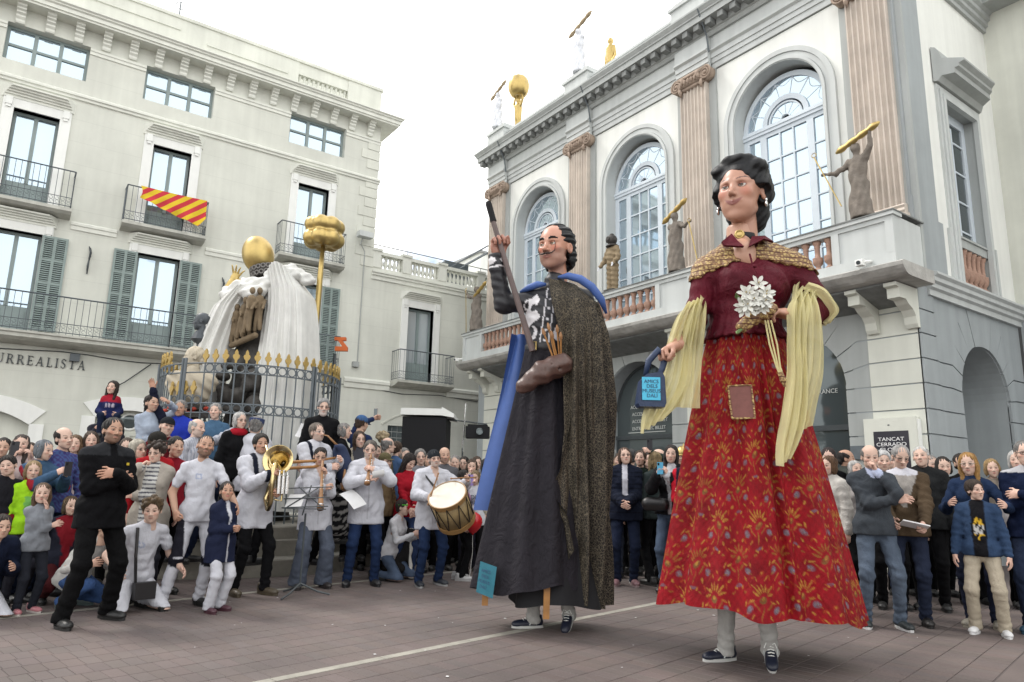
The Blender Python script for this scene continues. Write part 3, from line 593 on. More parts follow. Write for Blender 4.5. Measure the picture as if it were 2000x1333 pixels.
def _disc(cx, cz, r, y0, y1, n=18):
    vs = [(cx+r*math.cos(2*PI*i/n), y, cz+r*math.sin(2*PI*i/n)) for y in (y0, y1) for i in range(n)]
    return vs, [tuple(range(n)), tuple(range(2*n-1,n-1,-1))]+[((i+1)%n, i, i+n, (i+1)%n+n) for i in range(n)]
for pc in PC: pilaster(pc)
# ---- entablature, breaking forward over each pilaster
ent = [(0.12,10.72),(0.06,10.72),(0.06,10.86),(0.035,10.86),(0.035,10.98),(0.01,10.98),(0.01,11.10),(-0.05,11.14),(-0.05,11.18),(0.0,11.20),(0.0,11.52),(0.12,11.52)]
EN = MB().sweepx([(y, z) for y, z in ent], XU-0.02, XR+0.02).build('entablature', 'museum_light', MU)
for pc in PC: MB().sweepx([(y-0.12, z+0.003) for y, z in ent], pc-0.48, pc+0.48).build('entablature_break', 'museum_light', EN)
corn = [(0.12,11.50),(-0.06,11.50),(-0.09,11.56),(-0.09,11.60),(-0.13,11.62),(-0.13,11.76),(-0.36,11.78),(-0.36,11.92),(-0.39,11.94),(-0.39,11.97),(-0.45,12.06),(-0.45,12.10),(0.12,12.13)]
CO = MB().sweepx(corn, XU-0.0, XR+0.0, m0=1.0, m1=1.0).build('cornice', 'museum_grey', MU)
ret = MB(); n = len(corn)
for X0, sg in ((XU, 1), (XR, -1)):
    ret.add([(X0+sg*p[0],p[0],p[1]) for p in corn]+[(X0+sg*p[0],4.0,p[1]) for p in corn], [tuple(range(n)), tuple(range(2*n-1,n-1,-1))]+[((i+1)%n, i, i+n, (i+1)%n+n) for i in range(n)])
ret.build('cornice_return', 'museum_grey', CO)
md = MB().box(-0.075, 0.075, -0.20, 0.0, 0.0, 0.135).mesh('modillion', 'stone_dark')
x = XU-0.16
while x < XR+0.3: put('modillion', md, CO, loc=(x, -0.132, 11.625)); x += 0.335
MB().box(XU, XR, -0.06, 0.2, 12.08, 12.45).box(XU-0.03, XR+0.03, -0.10, 0.24, 12.45, 12.52).build('parapet', 'museum_light', MU)
for pc in PC: MB().box(max(XU,pc-0.50), pc+0.50, -0.20, 0.26, 12.08, 12.62).box(max(XU,pc-0.55), pc+0.55, -0.25, 0.31, 12.62, 12.70).box(max(XU,pc-0.46), pc+0.46, -0.16, 0.22, 12.70, 12.82).build('parapet_pedestal', 'museum_light', MU)
for pc in PC: MB().tube([(pc+0.50,-0.44,12.05),(pc+0.50,-0.15,11.5),(pc+0.50,-0.08,11.1)], 0.02, 5).build('lightning_rod', 'iron_grey', MU)
# ---- balcony: slab of worn stone, consoles, parapet with terracotta balusters
BX0, BX1, BF = -18.25, -5.15, -0.90
sb = MB(); NX = 131; NP = 9; random.seed(5)
nz_ = [random.uniform(-1, 1) for _ in range(NX+1)]
for i in range(NX+1):
    x = BX0-0.16+(BX1-BX0+0.32)*i/NX; q = nz_[i]*0.012+0.03*math.sin(i*0.23)*random.uniform(0.2, 1)
    br_ = 0.035*max(0, math.sin(i*0.61+2))*random.random()
    sb.v += [(x,0.0,4.66),(x,BF+0.12,4.66),(x,BF+0.02,4.68+q*0.3),(x,BF-0.04+br_,4.71+q*0.4),(x,BF-0.10+br_*1.4,4.76+q*0.4),(x,BF-0.14+br_,4.80),(x,BF-0.15+br_*0.4,4.86),(x,BF-0.10,4.885),(x,0.0,4.885)]
for i in range(NX):
    for k in range(NP): a = i*NP+k; b = i*NP+(k+1) % NP; sb.f.append((a, a+NP, b+NP, b))
sb.f += [tuple(range(NP)), tuple(range(NX*NP+NP-1, NX*NP-1, -1))]
BAL = sb.build('balcony', 'slab_stone', MU)
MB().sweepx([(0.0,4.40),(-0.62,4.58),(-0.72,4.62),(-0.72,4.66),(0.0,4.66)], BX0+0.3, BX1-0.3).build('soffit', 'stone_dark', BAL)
cs = [(0,3.98),(-0.06,3.98),(-0.10,4.04),(-0.12,4.16),(-0.20,4.26),(-0.34,4.33),(-0.42,4.40),(-0.62,4.40),(-0.62,4.56),(-0.72,4.58),(-0.72,4.64),(0,4.64)]
cm = MB().sweepx(cs, -0.10, 0.10).mesh('console', 'pier_cream')
for pc in PC:
    for d in (-0.33, 0.33): put('console', cm, BAL, loc=(pc+d, -0.004, 0.0))
pd = MB(); pd.box(BX0, BX1, BF, BF+0.22, 4.886, 5.08); pd.box(BX0-0.03, BX1+0.03, BF-0.035, BF+0.26, 5.70, 5.76)
pd.box(BX0, BX1, BF+0.002, BF+0.218, 5.62, 5.70)
PW = [( -18.25,-17.2), (-14.32,-13.28), (-10.27,-9.23), (-6.2,-5.15)]
for a, b in PW:
    pd.box(a, b, BF+0.03, BF+0.2195, 5.08, 5.62); e = 0.13
    pd.box(a, a+e, BF-0.002, BF+0.03, 5.08, 5.62); pd.box(b-e, b, BF-0.002, BF+0.03, 5.08, 5.62)
pd.box(BX1-0.2, BX1, BF+0.22, 0.1, 4.887, 5.70); pd.box(BX0, BX0+0.2, BF+0.22, 0.1, 4.887, 5.70)
PAR = pd.build('balcony_parapet', 'museum_light', MU)
cap = MB().box(BX0-0.04, BX1+0.04, BF-0.05, BF+0.27, 5.761, 5.785).box(BX1-0.25, BX1+0.04, BF+0.27, 0.1, 5.761, 5.785); cap.build('parapet_capping', 'stone_dark', PAR)
tb = [(0.075,0),(0.075,0.03),(0.045,0.05),(0.04,0.08),(0.075,0.12),(0.09,0.17),(0.085,0.22),(0.088,0.235),(0.05,0.25),(0.042,0.32),(0.045,0.42),(0.055,0.44),(0.045,0.455),(0.07,0.49),(0.075,0.54)]
tm = MB().lathe(tb, 14).mesh('baluster', 'terracotta', True)
for a, b in zip([-17.2,-13.28,-9.23], [-14.32,-10.27,-6.2]):
    n = 14
    for i in range(n): put('baluster', tm, PAR, loc=(a+(i+0.5)*(b-a)/n, BF+0.11, 5.08))
for cx in (-18.36, -5.66):
    m = MB(); m.box(cx-0.05, cx+0.07, BF-0.20, BF-0.08, 4.92, 5.02).tube([(cx+0.01,BF-0.14,4.96),(cx+0.10,BF-0.10,4.98),(cx+0.12,BF,5.0)], 0.025, 5).build('security_camera', 'white_trim', MU)
    MB().tube([(cx+0.01,BF-0.20,4.965),(cx+0.01,BF-0.215,4.96)], 0.035, 8).build('camera_lens', 'iron', MU)
# ---- side wing facing the square (plane world y = 5.27): local x is -world y here too, so build in world axes
SW = thing('museum_side_wing', 'blue grey side wall of the museum with a tall recessed window and deep arch', 'building', (12.0, 5.27, 0))
sx0, sx1 = 0.06, 4.25
# lower blocks
for z0, z1 in zip(joints[:-1], joints[1:]):
    MB().box(0.0, 0.55, -0.002, 0.05, z0+g, z1-g).build('stone_block', 'museum_bluegrey', SW)
AC, AR2, AZ2 = 2.42, 1.02, 2.95
ang2 = {3.07: math.radians(5), 3.48: math.radians(22), 3.90: math.radians(38), 4.31: math.radians(56), 4.74: math.radians(72)}
bk = MB()
pts = [(AC+AR2*math.cos(a), AZ2+AR2*math.sin(a)) for a in np.linspace(0, PI, 25)]
for (x0, z0), (x1, z1) in zip(pts, pts[1:]): bk.prism([(x1, z1), (x0, z0), (x0, 4.76), (x1, 4.76)], 0.075, 1.0)
bk.box(0.02, AC-AR2, 0.075, 1.0, 0, 4.76); bk.box(AC+AR2, sx1, 0.075, 1.0, 0, 4.76); bk.box(0.02, sx1, 1.0, 1.2, 0, 4.76)
bk.build('joint_backing', 'museum_bluegrey', SW)
for z0, z1 in zip(joints, joints[1:]):
    for sg, hw in ((-1, AC-0.57), (1, sx1-AC)):
        def half(z):
            if z <= AZ2: return [(hw, z), (AR2, z)]
            t = ang2[z]; d = min((z-AZ2)/math.sin(t), hw/math.cos(t)); return [(hw, z), (d*math.cos(t), z), (AR2*math.cos(t), AZ2+AR2*math.sin(t))]
        lo = half(z0); hi = half(z1); arc = []
        if z1 > AZ2:
            t0 = ang2.get(z0, 0.0); t1 = ang2[z1]; arc = [(AR2*math.cos(t), AZ2+AR2*math.sin(t)) for t in np.linspace(t0, t1, 6)[1:-1]]
            if z0 <= AZ2: arc = [(AR2, AZ2)]+arc
        poly = lo+arc+hi[::-1]; cx = sum(p[0] for p in poly)/len(poly); cz = sum(p[1] for p in poly)/len(poly)
        poly = [(p[0]+(g if p[0] < cx else -g)*0.8*(abs(p[0]-AR2) > 0.001), p[1]+(g if p[1] < cz else -g)) for p in poly]
        P_ = [(AC+sg*p[0], p[1]) for p in poly]
        if sg > 0: P_ = P_[::-1]
        MB().prism(P_, 0.03, 0.09).build('stone_block', 'museum_bluegrey', SW)
t1 = ang2[4.74]; d = (4.74-AZ2)/math.sin(t1)
ks = [(AC-d*math.cos(t1)+g, 4.72), (AC-AR2*math.cos(t1)+g, AZ2+AR2*math.sin(t1)+g)]+[(AC+AR2*math.cos(t), AZ2+AR2*math.sin(t)) for t in np.linspace(PI-t1, t1, 5)[1:-1]]+[(AC+AR2*math.cos(t1)-g, AZ2+AR2*math.sin(t1)+g), (AC+d*math.cos(t1)-g, 4.72)]
MB().prism(ks, 0.025, 0.09).build('keystone', 'museum_bluegrey', SW)
MB().box(AC-0.95, AC-0.89, 0.9, 0.98, 0, 2.6).box(AC-0.95, AC+0.95, 0.9, 0.98, 2.1, 2.18).build('gate_frame', 'iron', SW)
MB().sweepx([(0.1,4.60),(-0.04,4.60),(-0.04,4.70),(-0.09,4.73),(-0.09,4.80),(-0.14,4.83),(-0.14,4.90),(-0.19,4.94),(-0.19,4.98),(0.1,5.06)], 0.35, sx1+0.02).build('string_course', 'museum_light', SW)
wall_holes(0.0, sx1, 5.0, 13, [(1.72, 3.16, 5.02, 8.75)], y=0.02, depth=0.6).build('wall', 'museum_white', SW)
MB().quad((0.003,0.02,4.7),(0.003,0.2,4.7),(0.003,0.2,12),(0.003,0.02,12)).build('corner_return', 'museum_grey', SW)
MB().box(0.0, 0.98, -0.03, 0.018, 5.05, 11.45).box(0.98, 1.15, -0.03, 0.016, 5.05, 6.05).box(0.0, 0.25, -0.05, -0.03, 5.05, 6.3).build('corner_strip', 'museum_bluegrey', SW)
fr = MB(); a, b, z0, z1 = 1.72, 3.16, 5.05, 8.75
for o_, y_ in ((0.22, -0.02), (0.13, -0.045), (0.05, -0.07)):
    i_ = o_-0.085; fr.box(a-o_, a-i_, y_, 0.02, z0, z1+o_); fr.box(b+i_, b+o_, y_, 0.02, z0, z1+o_); fr.box(a-i_, b+i_, y_, 0.02, z1+i_, z1+o_)
fr.box(a-0.30, a-0.222, -0.03, 0.018, 5.06, 6.05); fr.box(b+0.222, b+0.30, -0.03, 0.018, 5.06, 6.05); fr.build('window_surround', 'museum_light', SW)
MB().box(a-0.005, a+0.004, 0.021, 0.6, 5.05, z1).box(b-0.004, b+0.005, 0.021, 0.6, 5.05, z1).box(a, b, 0.02, 0.6, z1-0.004, z1+0.004).build('reveal', 'museum_grey', SW)
wf = MB(); yy = 0.20; wf.box(a, a+0.3, yy, yy+0.07, 5.05, z1); wf.box(b-0.16, b, yy, yy+0.07, 5.05, z1); wf.box(a+0.3, b-0.16, yy, yy+0.07, z1-0.2, z1); wf.box((a+b)/2+0.04, (a+b)/2+0.10, yy, yy+0.07, 5.05, z1-0.3)
for j in range(1, 6): wf.box(a+0.3, b-0.16, yy+0.01, yy+0.06, 5.05+j*0.62, 5.05+j*0.62+0.035)
wo_ = wf.build('window', 'frame_blue', SW)
for i in range(2):
    for j in range(6):
        if 5.05+j*0.62 < z1-0.2: x_ = a+0.3+i*(b-a-0.46)/2; MB().box(x_+0.02, x_+(b-a-0.46)/2-0.02, yy+0.03, yy+0.04, 5.09+j*0.62, min(5.05+(j+1)*0.62, z1-0.2)).build('pane', 'glass_dark', wo_)
bs = MB().box(a, b, 0.03, 0.2, 5.82, 5.98).box(a-0.0, b+0.0, 0.0, 0.22, 5.98, 6.02).box(a, b, 0.03, 0.2, 5.05, 5.12); bso = bs.build('balustrade', 'museum_grey', SW)
tm2 = MB().lathe([(r*1.1, z*1.30) for r, z in tb], 14).mesh('baluster', 'terracotta', True)
for i in range(7): put('baluster', tm2, bso, loc=(a+0.1+i*0.206, 0.12, 5.12))
hp = [(0.0,9.0),(-0.06,9.0),(-0.12,9.10),(-0.30,9.12),(-0.30,9.22),(-0.36,9.25),(-0.36,9.31),(-0.44,9.36),(-0.44,9.40),(-0.14,9.46),(-0.10,9.62),(-0.06,9.70),(0.0,9.72)]
MB().sweepx(hp, 1.45, 3.45, m0=-0.7, m1=-0.7).build('window_hood', 'museum_grey', SW)
MB().sweepx([(0.1,11.2),(-0.04,11.2),(-0.04,11.3),(-0.09,11.33),(-0.09,11.42),(-0.14,11.45),(-0.14,11.55),(-0.2,11.6),(-0.2,11.9),(0.1,12)], 1.0, sx1).build('entablature', 'museum_grey', SW)
CW = thing('courtyard_wall', 'plain cream return wall at the right edge behind the side window', 'wall', (16.25, 0, 0))
MB().box(0, 3, -12, 5.7, 4.98, 14).build('upper_wall', 'stucco_plain', CW); MB().box(0.0, 3, -12, 5.25, 0, 4.90).build('lower_wall', 'museum_bluegrey', CW)
MB().box(-0.10, 3, -12, 5.25, 4.90, 5.04).box(-0.03, 3, -12, 5.26, 4.80, 4.90).build('string_course', 'museum_light', CW); MB().box(-0.5, 3, -12, 5.26, 11.6, 12.2).build('eaves', 'museum_grey', CW)
# notice screen on the pier
NS = thing('notice_screen', 'white cabinet with black screen reading TANCAT CERRADO CLOSED on the corner pier', 'screen', (12.0, 0, 0), -PI/2)
pm('screen_black', (0.012, 0.010, 0.02), 0.3, 0.0); pm('screen_text', (0.8, 0.8, 0.8), 0.5, 0.0)
MB().box(-6.28, -5.42, -0.13, -0.004, 0.9, 2.52).build('cabinet', 'pier_cream', NS); MB().box(-5.42, -5.40, -0.10, -0.004, 0.9, 2.48).build('cabinet_side', 'white_trim', NS)
MB().box(-6.12, -5.55, -0.136, -0.129, 1.55, 2.30).build('screen', 'screen_black', NS); MB().box(-5.875, -5.845, -0.134, -0.129, 2.39, 2.41).build('sensor', 'iron', NS)
for i, s_ in enumerate(('TANCAT', 'CERRADO', 'CLOSED', 'FERM\u00c9')): text('screen_lettering', s_, 0.085, NS, (-5.835, -0.139, 2.14-i*0.085), (PI/2, 0, 0), 'screen_text', ext=0.001, align='CENTER', sx=1.25)
IP = thing('intercom_panel', 'small dark panel fixed to the grey wall left of the notice screen', 'panel', (12.0, 0, 0), -PI/2)
MB().box(-6.60, -6.36, -0.03, 0.0, 1.85, 2.08).build('panel', 'iron_grey', IP)
# ================================================================ ground: brick paving in stack-bonded rows, pale stripes
GA = math.radians(11.0)
GR_ = bpy.data.objects.new('plaza_paving', None); COL.objects.link(GR_); GR_.rotation_euler = (0, 0, GA); GR_['kind'] = 'structure'
pm('paving_joint', (0.092, 0.076, 0.071), 0.95, 0.2, 1.5); 
def paver_mat():
    m = pm('paver', (0.18, 0.155, 0.15), 0.85, 0.0); t = m.node_tree; N = t.nodes; L = t.links; b = N['Principled BSDF']
    g_ = N.new('ShaderNodeNewGeometry'); n1 = N.new('ShaderNodeTexNoise'); n1.inputs['Scale'].default_value = 0.9; n1.inputs['Detail'].default_value = 8; L.new(g_.outputs['Position'], n1.inputs['Vector'])
    n2 = N.new('ShaderNodeTexNoise'); n2.inputs['Scale'].default_value = 0.35; n2.inputs['Detail'].default_value = 3; L.new(g_.outputs['Position'], n2.inputs['Vector'])
    rr_ = N.new('ShaderNodeValToRGB'); e = rr_.color_ramp.elements; e[0].position = 0.33; e[0].color = (0.092, 0.075, 0.071, 1); e[1].position = 0.70; e[1].color = (0.145, 0.116, 0.107, 1); L.new(n1.outputs['Fac'], rr_.inputs[0])
    a = N.new('ShaderNodeAttribute'); a.attribute_name = 'Col'
    mx = N.new('ShaderNodeMixRGB'); mx.blend_type = 'MULTIPLY'; mx.inputs[0].default_value = 1.0; L.new(rr_.outputs[0], mx.inputs[1]); L.new(a.outputs['Color'], mx.inputs[2])
    r2 = N.new('ShaderNodeMapRange'); r2.inputs['From Min'].default_value = 0.3; r2.inputs['From Max'].default_value = 0.7; r2.inputs['To Min'].default_value = 0.85; r2.inputs['To Max'].default_value = 1.12; L.new(n2.outputs['Fac'], r2.inputs['Value'])
    sc_ = N.new('ShaderNodeVectorMath'); sc_.operation = 'SCALE'; L.new(mx.outputs[0], sc_.inputs[0]); L.new(r2.outputs[0], sc_.inputs['Scale']); L.new(sc_.outputs[0], b.inputs['Base Color'])
    n3 = N.new('ShaderNodeTexNoise'); n3.inputs['Scale'].default_value = 45; L.new(g_.outputs['Position'], n3.inputs['Vector']); bp = N.new('ShaderNodeBump'); bp.inputs['Strength'].default_value = 0.2; bp.inputs['Distance'].default_value = 0.01; L.new(n3.outputs['Fac'], bp.inputs['Height']); L.new(bp.outputs[0], b.inputs['Normal'])
    r3 = N.new('ShaderNodeMapRange'); r3.inputs['To Min'].default_value = 0.5; r3.inputs['To Max'].default_value = 0.95; L.new(n1.outputs['Fac'], r3.inputs['Value']); L.new(r3.outputs[0], b.inputs['Roughness'])
paver_mat()
ca, sa = math.cos(GA), math.sin(GA)
def w2p(x, y): return (x*ca+y*sa, -x*sa+y*ca)
MB().box(-60, 60, -30, 60, -0.30, -0.006).build('paving_bed', 'paving_joint', GR_)
STR = [4.62, 8.10]; PW_, PL_ = 0.115, 0.235
rows = []; y = 1.2
while y < 9.6:
    hit = [s for s in STR if y < s < y+PL_+0.09]
    if hit: rows.append((y, hit[0]-0.042-y-0.004)); y = hit[0]+0.046; continue
    rows.append((y, PL_-0.006)); y += PL_
pv = []
rg = random.Random(3)
for (y0, h_) in rows:
    if h_ < 0.03: continue
    n = 92; off = rg.uniform(0, 0.06)
    for i in range(n):
        x0 = 0.2+off+i*PW_; cx, cy = x0+PW_/2, y0+h_/2
        wx, wy = cx*ca-cy*sa, cx*sa+cy*ca; dist = math.hypot(wx, wy)
        fx = wx*math.cos(_yaw)+wy*math.sin(_yaw); sx_ = wx*math.sin(_yaw)-wy*math.cos(_yaw)
        if fx < 2.4 or abs(sx_) > fx*0.80+0.4: continue
        t = 1+rg.uniform(-0.07, 0.05); pv.append((dist, x0+0.0012, x0+PW_-0.0018, y0, y0+h_, rg.uniform(-0.0009, 0.0006), (t*rg.uniform(0.98,1.05), t, t*rg.uniform(0.97,1.02))))
pv.sort(key=lambda p: p[0])
def paver_mesh(lst, name):
    m = MB(); cols = []
    for d, a, b, c, e, z, tc_ in lst:
        k = 0.0022
        m.add([(a,c,-0.02),(b,c,-0.02),(b,e,-0.02),(a,e,-0.02),(a,c,z-0.003),(b,c,z-0.003),(b,e,z-0.003),(a,e,z-0.003),(a+k,c+k,z),(b-k,c+k,z),(b-k,e-k,z),(a+k,e-k,z)],
              [(0,1,5,4),(1,2,6,5),(2,3,7,6),(3,0,4,7),(4,5,9,8),(5,6,10,9),(6,7,11,10),(7,4,8,11),(8,9,10,11)]); cols += [(*tc_, 1)]*12
    me = m.mesh(name, 'paver'); at = me.color_attributes.new('Col', 'FLOAT_COLOR', 'POINT'); at.data.foreach_set('color', np.array(cols, dtype=np.float32).ravel()); return me
for p in pv[:300]: put('paver', paver_mesh([p], 'paver'), GR_)
put('paver_field', paver_mesh(pv[300:], 'paver_field'), GR_, kind='stuff')
far = [(0,x,x+3.0-0.004,yy,yy+1.2-0.004,0.0,(1,1,1)) for x in np.arange(-18,33,3.0) for yy in np.arange(-8,28,1.2) if not (0.2 < x+1.5 < 10.5 and 1.0 < yy < 9.5) or yy > 9.55]
put('paving_slabs', paver_mesh([(0,-20,0.19,-8,9.6,-0.004,(1,1,1)),(0,10.8,34,-8,9.6,-0.004,(1,1,1)),(0,0.2,10.8,-8,1.19,-0.004,(1,1,1)),(0,-20,34,9.61,32,-0.004,(1,1,1))], 'paving_slabs'), GR_, kind='stuff')
pm('stripe_stone', (0.30, 0.285, 0.245), 0.8, 0.25, 6, 0.1, 40)
for s in STR:
    for i in range(24): MB().box(-1+i*0.9+0.003, -1+(i+1)*0.9-0.003, s-0.042, s+0.042, -0.03, 0.002).build('stripe_stone', 'stripe_stone', GR_)
# ================================================================ implicit-surface modelling: smooth unions meshed by surface nets
class Grid:
    def __init__(s, lo, hi, h):
        s.h = h; s.o = np.array(lo, float); n = np.maximum(4, np.ceil((np.array(hi)-s.o)/h).astype(int)+1); s.n = n
        s.ax = [s.o[i]+h*np.arange(n[i]) for i in range(3)]; s.d = np.full(n, 9.0, np.float32)
    def _sl(s, lo, hi):
        a = np.clip(np.floor((lo-s.o)/s.h).astype(int), 0, s.n-1); b = np.clip(np.ceil((hi-s.o)/s.h).astype(int)+1, 1, s.n)
        if np.any(b-a < 1): return None
        sl = tuple(slice(a[i], b[i]) for i in range(3)); X = s.ax[0][sl[0]][:,None,None]; Y = s.ax[1][sl[1]][None,:,None]; Z = s.ax[2][sl[2]][None,None,:]
        return sl, X, Y, Z
    def _mix(s, sl, e, k, op):
        d = s.d[sl]
        if op == 'add':
            if k > 0: t = np.clip(0.5+0.5*(e-d)/k, 0, 1); r = e*(1-t)+d*t-k*t*(1-t)
            else: r = np.minimum(d, e)
        else:
            e = -e if op == 'sub' else e
            if k > 0: t = np.clip(0.5-0.5*(e-d)/k, 0, 1); r = e*(1-t)+d*t+k*t*(1-t)
            else: r = np.maximum(d, e)
        s.d[sl] = r
    def cone(s, a, b, ra, rb, k=0.02, op='add', flat=None):
        a = np.array(a, float); b = np.array(b, float); m = max(ra, rb)+k+2*s.h; q = s._sl(np.minimum(a,b)-m, np.maximum(a,b)+m)
        if q is None: return s
        sl, X, Y, Z = q; v = b-a; L = max(1e-9, float(v@v))
        t = np.clip(((X-a[0])*v[0]+(Y-a[1])*v[1]+(Z-a[2])*v[2])/L, 0, 1)
        e = np.sqrt((X-a[0]-v[0]*t)**2+(Y-a[1]-v[1]*t)**2+(Z-a[2]-v[2]*t)**2)-(ra+(rb-ra)*t)
        s._mix(sl, e, k, op); return s
    def ell(s, c, r, k=0.02, op='add', rot=None):
        c = np.array(c, float); r = np.array(r if hasattr(r, '__len__') else (r, r, r), float); m = r.max()+k+2*s.h if rot is not None else r+k+2*s.h
        q = s._sl(c-m, c+m)
        if q is None: return s
        sl, X, Y, Z = q; x, y, z = X-c[0], Y-c[1], Z-c[2]
        if rot is not None: x, y, z = rot[0][0]*x+rot[1][0]*y+rot[2][0]*z, rot[0][1]*x+rot[1][1]*y+rot[2][1]*z, rot[0][2]*x+rot[1][2]*y+rot[2][2]*z
        u = np.sqrt((x/r[0])**2+(y/r[1])**2+(z/r[2])**2); w_ = np.sqrt((x/r[0]**2)**2+(y/r[1]**2)**2+(z/r[2]**2)**2)
        e = u*(u-1)/np.maximum(w_, 1e-6); s._mix(sl, e, k, op); return s
    def plane(s, n, off, k=0.0):
        """keep the side where n.p < off"""
        X = s.ax[0][:,None,None]; Y = s.ax[1][None,:,None]; Z = s.ax[2][None,None,:]; s._mix((slice(None),)*3, (n[0]*X+n[1]*Y+n[2]*Z-off).astype(np.float32)+np.zeros_like(s.d), k, 'int'); return s
    def wob(s, f):
        X = s.ax[0][:,None,None]; Y = s.ax[1][None,:,None]; Z = s.ax[2][None,None,:]; s.d = (s.d+f(X, Y, Z)).astype(np.float32); return s
    def mesh(s):
        d = s.d.copy(); d[0,:,:] = d[-1,:,:] = 1; d[:,0,:] = d[:,-1,:] = 1; d[:,:,0] = d[:,:,-1] = 1
        ng = d < 0; c = np.zeros(np.array(d.shape)-1, np.int8)
        cs = [(i,j,k) for i in (0,1) for j in (0,1) for k in (0,1)]
        for i,j,k in cs: c += ng[i:d.shape[0]-1+i, j:d.shape[1]-1+j, k:d.shape[2]-1+k]
        act = (c > 0) & (c < 8); idx = np.argwhere(act); n = len(idx)
        if n == 0: return np.zeros((0,3)), np.zeros((0,4), int)
        ids = np.full(act.shape, -1, np.int64); ids[act] = np.arange(n)
        val = {q: d[idx[:,0]+q[0], idx[:,1]+q[1], idx[:,2]+q[2]] for q in cs}; p = np.zeros((n,3)); cnt = np.zeros(n)
        for q in cs:
            for a in range(3):
                if q[a]: continue
                q2 = tuple(1 if i == a else q[i] for i in range(3)); va, vb = val[q], val[q2]; m = (va < 0) != (vb < 0)
                t = np.where(m, va/np.where(m, va-vb, 1), 0); e = np.tile(np.array(q, float), (n,1)); e[:,a] += t; p += e*m[:,None]; cnt += m
        V = s.o+s.h*(idx+p/cnt[:,None]); F = []
        for a in range(3):
            b, c_ = (a+1) % 3, (a+2) % 3
            sl0 = [slice(None)]*3; sl1 = [slice(None)]*3; sl0[a] = slice(0,-1); sl1[a] = slice(1,None)
            df = ng[tuple(sl0)] != ng[tuple(sl1)]; E = np.argwhere(df); ok = (E[:,b] > 0) & (E[:,c_] > 0) & (E[:,b] < act.shape[b]) & (E[:,c_] < act.shape[c_]) & (E[:,a] < act.shape[a]); E = E[ok]
            ins = ng[E[:,0], E[:,1], E[:,2]]; q = []
            for ob, oc in ((1,1),(0,1),(0,0),(1,0)): u = E.copy(); u[:,b] -= ob; u[:,c_] -= oc; q.append(ids[u[:,0],u[:,1],u[:,2]])
            q = np.stack(q, 1); q[~ins] = q[~ins][:,::-1]; F.append(q)
        return V, np.concatenate(F)
def nmesh(name, V, F, mat, cols=None, smooth=True):
    me = bpy.data.meshes.new(name); V = np.asarray(V, np.float32); F = np.asarray(F, np.int32); k = F.shape[1]
    me.vertices.add(len(V)); me.vertices.foreach_set('co', V.ravel()); me.loops.add(F.size); me.loops.foreach_set('vertex_index', F.ravel())
    me.polygons.add(len(F)); me.polygons.foreach_set('loop_start', np.arange(0, F.size, k, dtype=np.int32))
    if smooth: me.polygons.foreach_set('use_smooth', np.ones(len(F), bool))
    me.materials.append(MATS[mat]); me.update(calc_edges=True)
    if cols is not None:
        at = me.color_attributes.new('Col', 'FLOAT_COLOR', 'POINT'); c4 = np.ones((len(V),4), np.float32); c4[:,:3] = cols; at.data.foreach_set('color', c4.ravel())
    return me
def rotm(ax, a):
    c, s = math.cos(a), math.sin(a)
    return np.array({'x': [[1,0,0],[0,c,-s],[0,s,c]], 'y': [[c,0,s],[0,1,0],[-s,0,c]], 'z': [[c,-s,0],[s,c,0],[0,0,1]]}[ax])
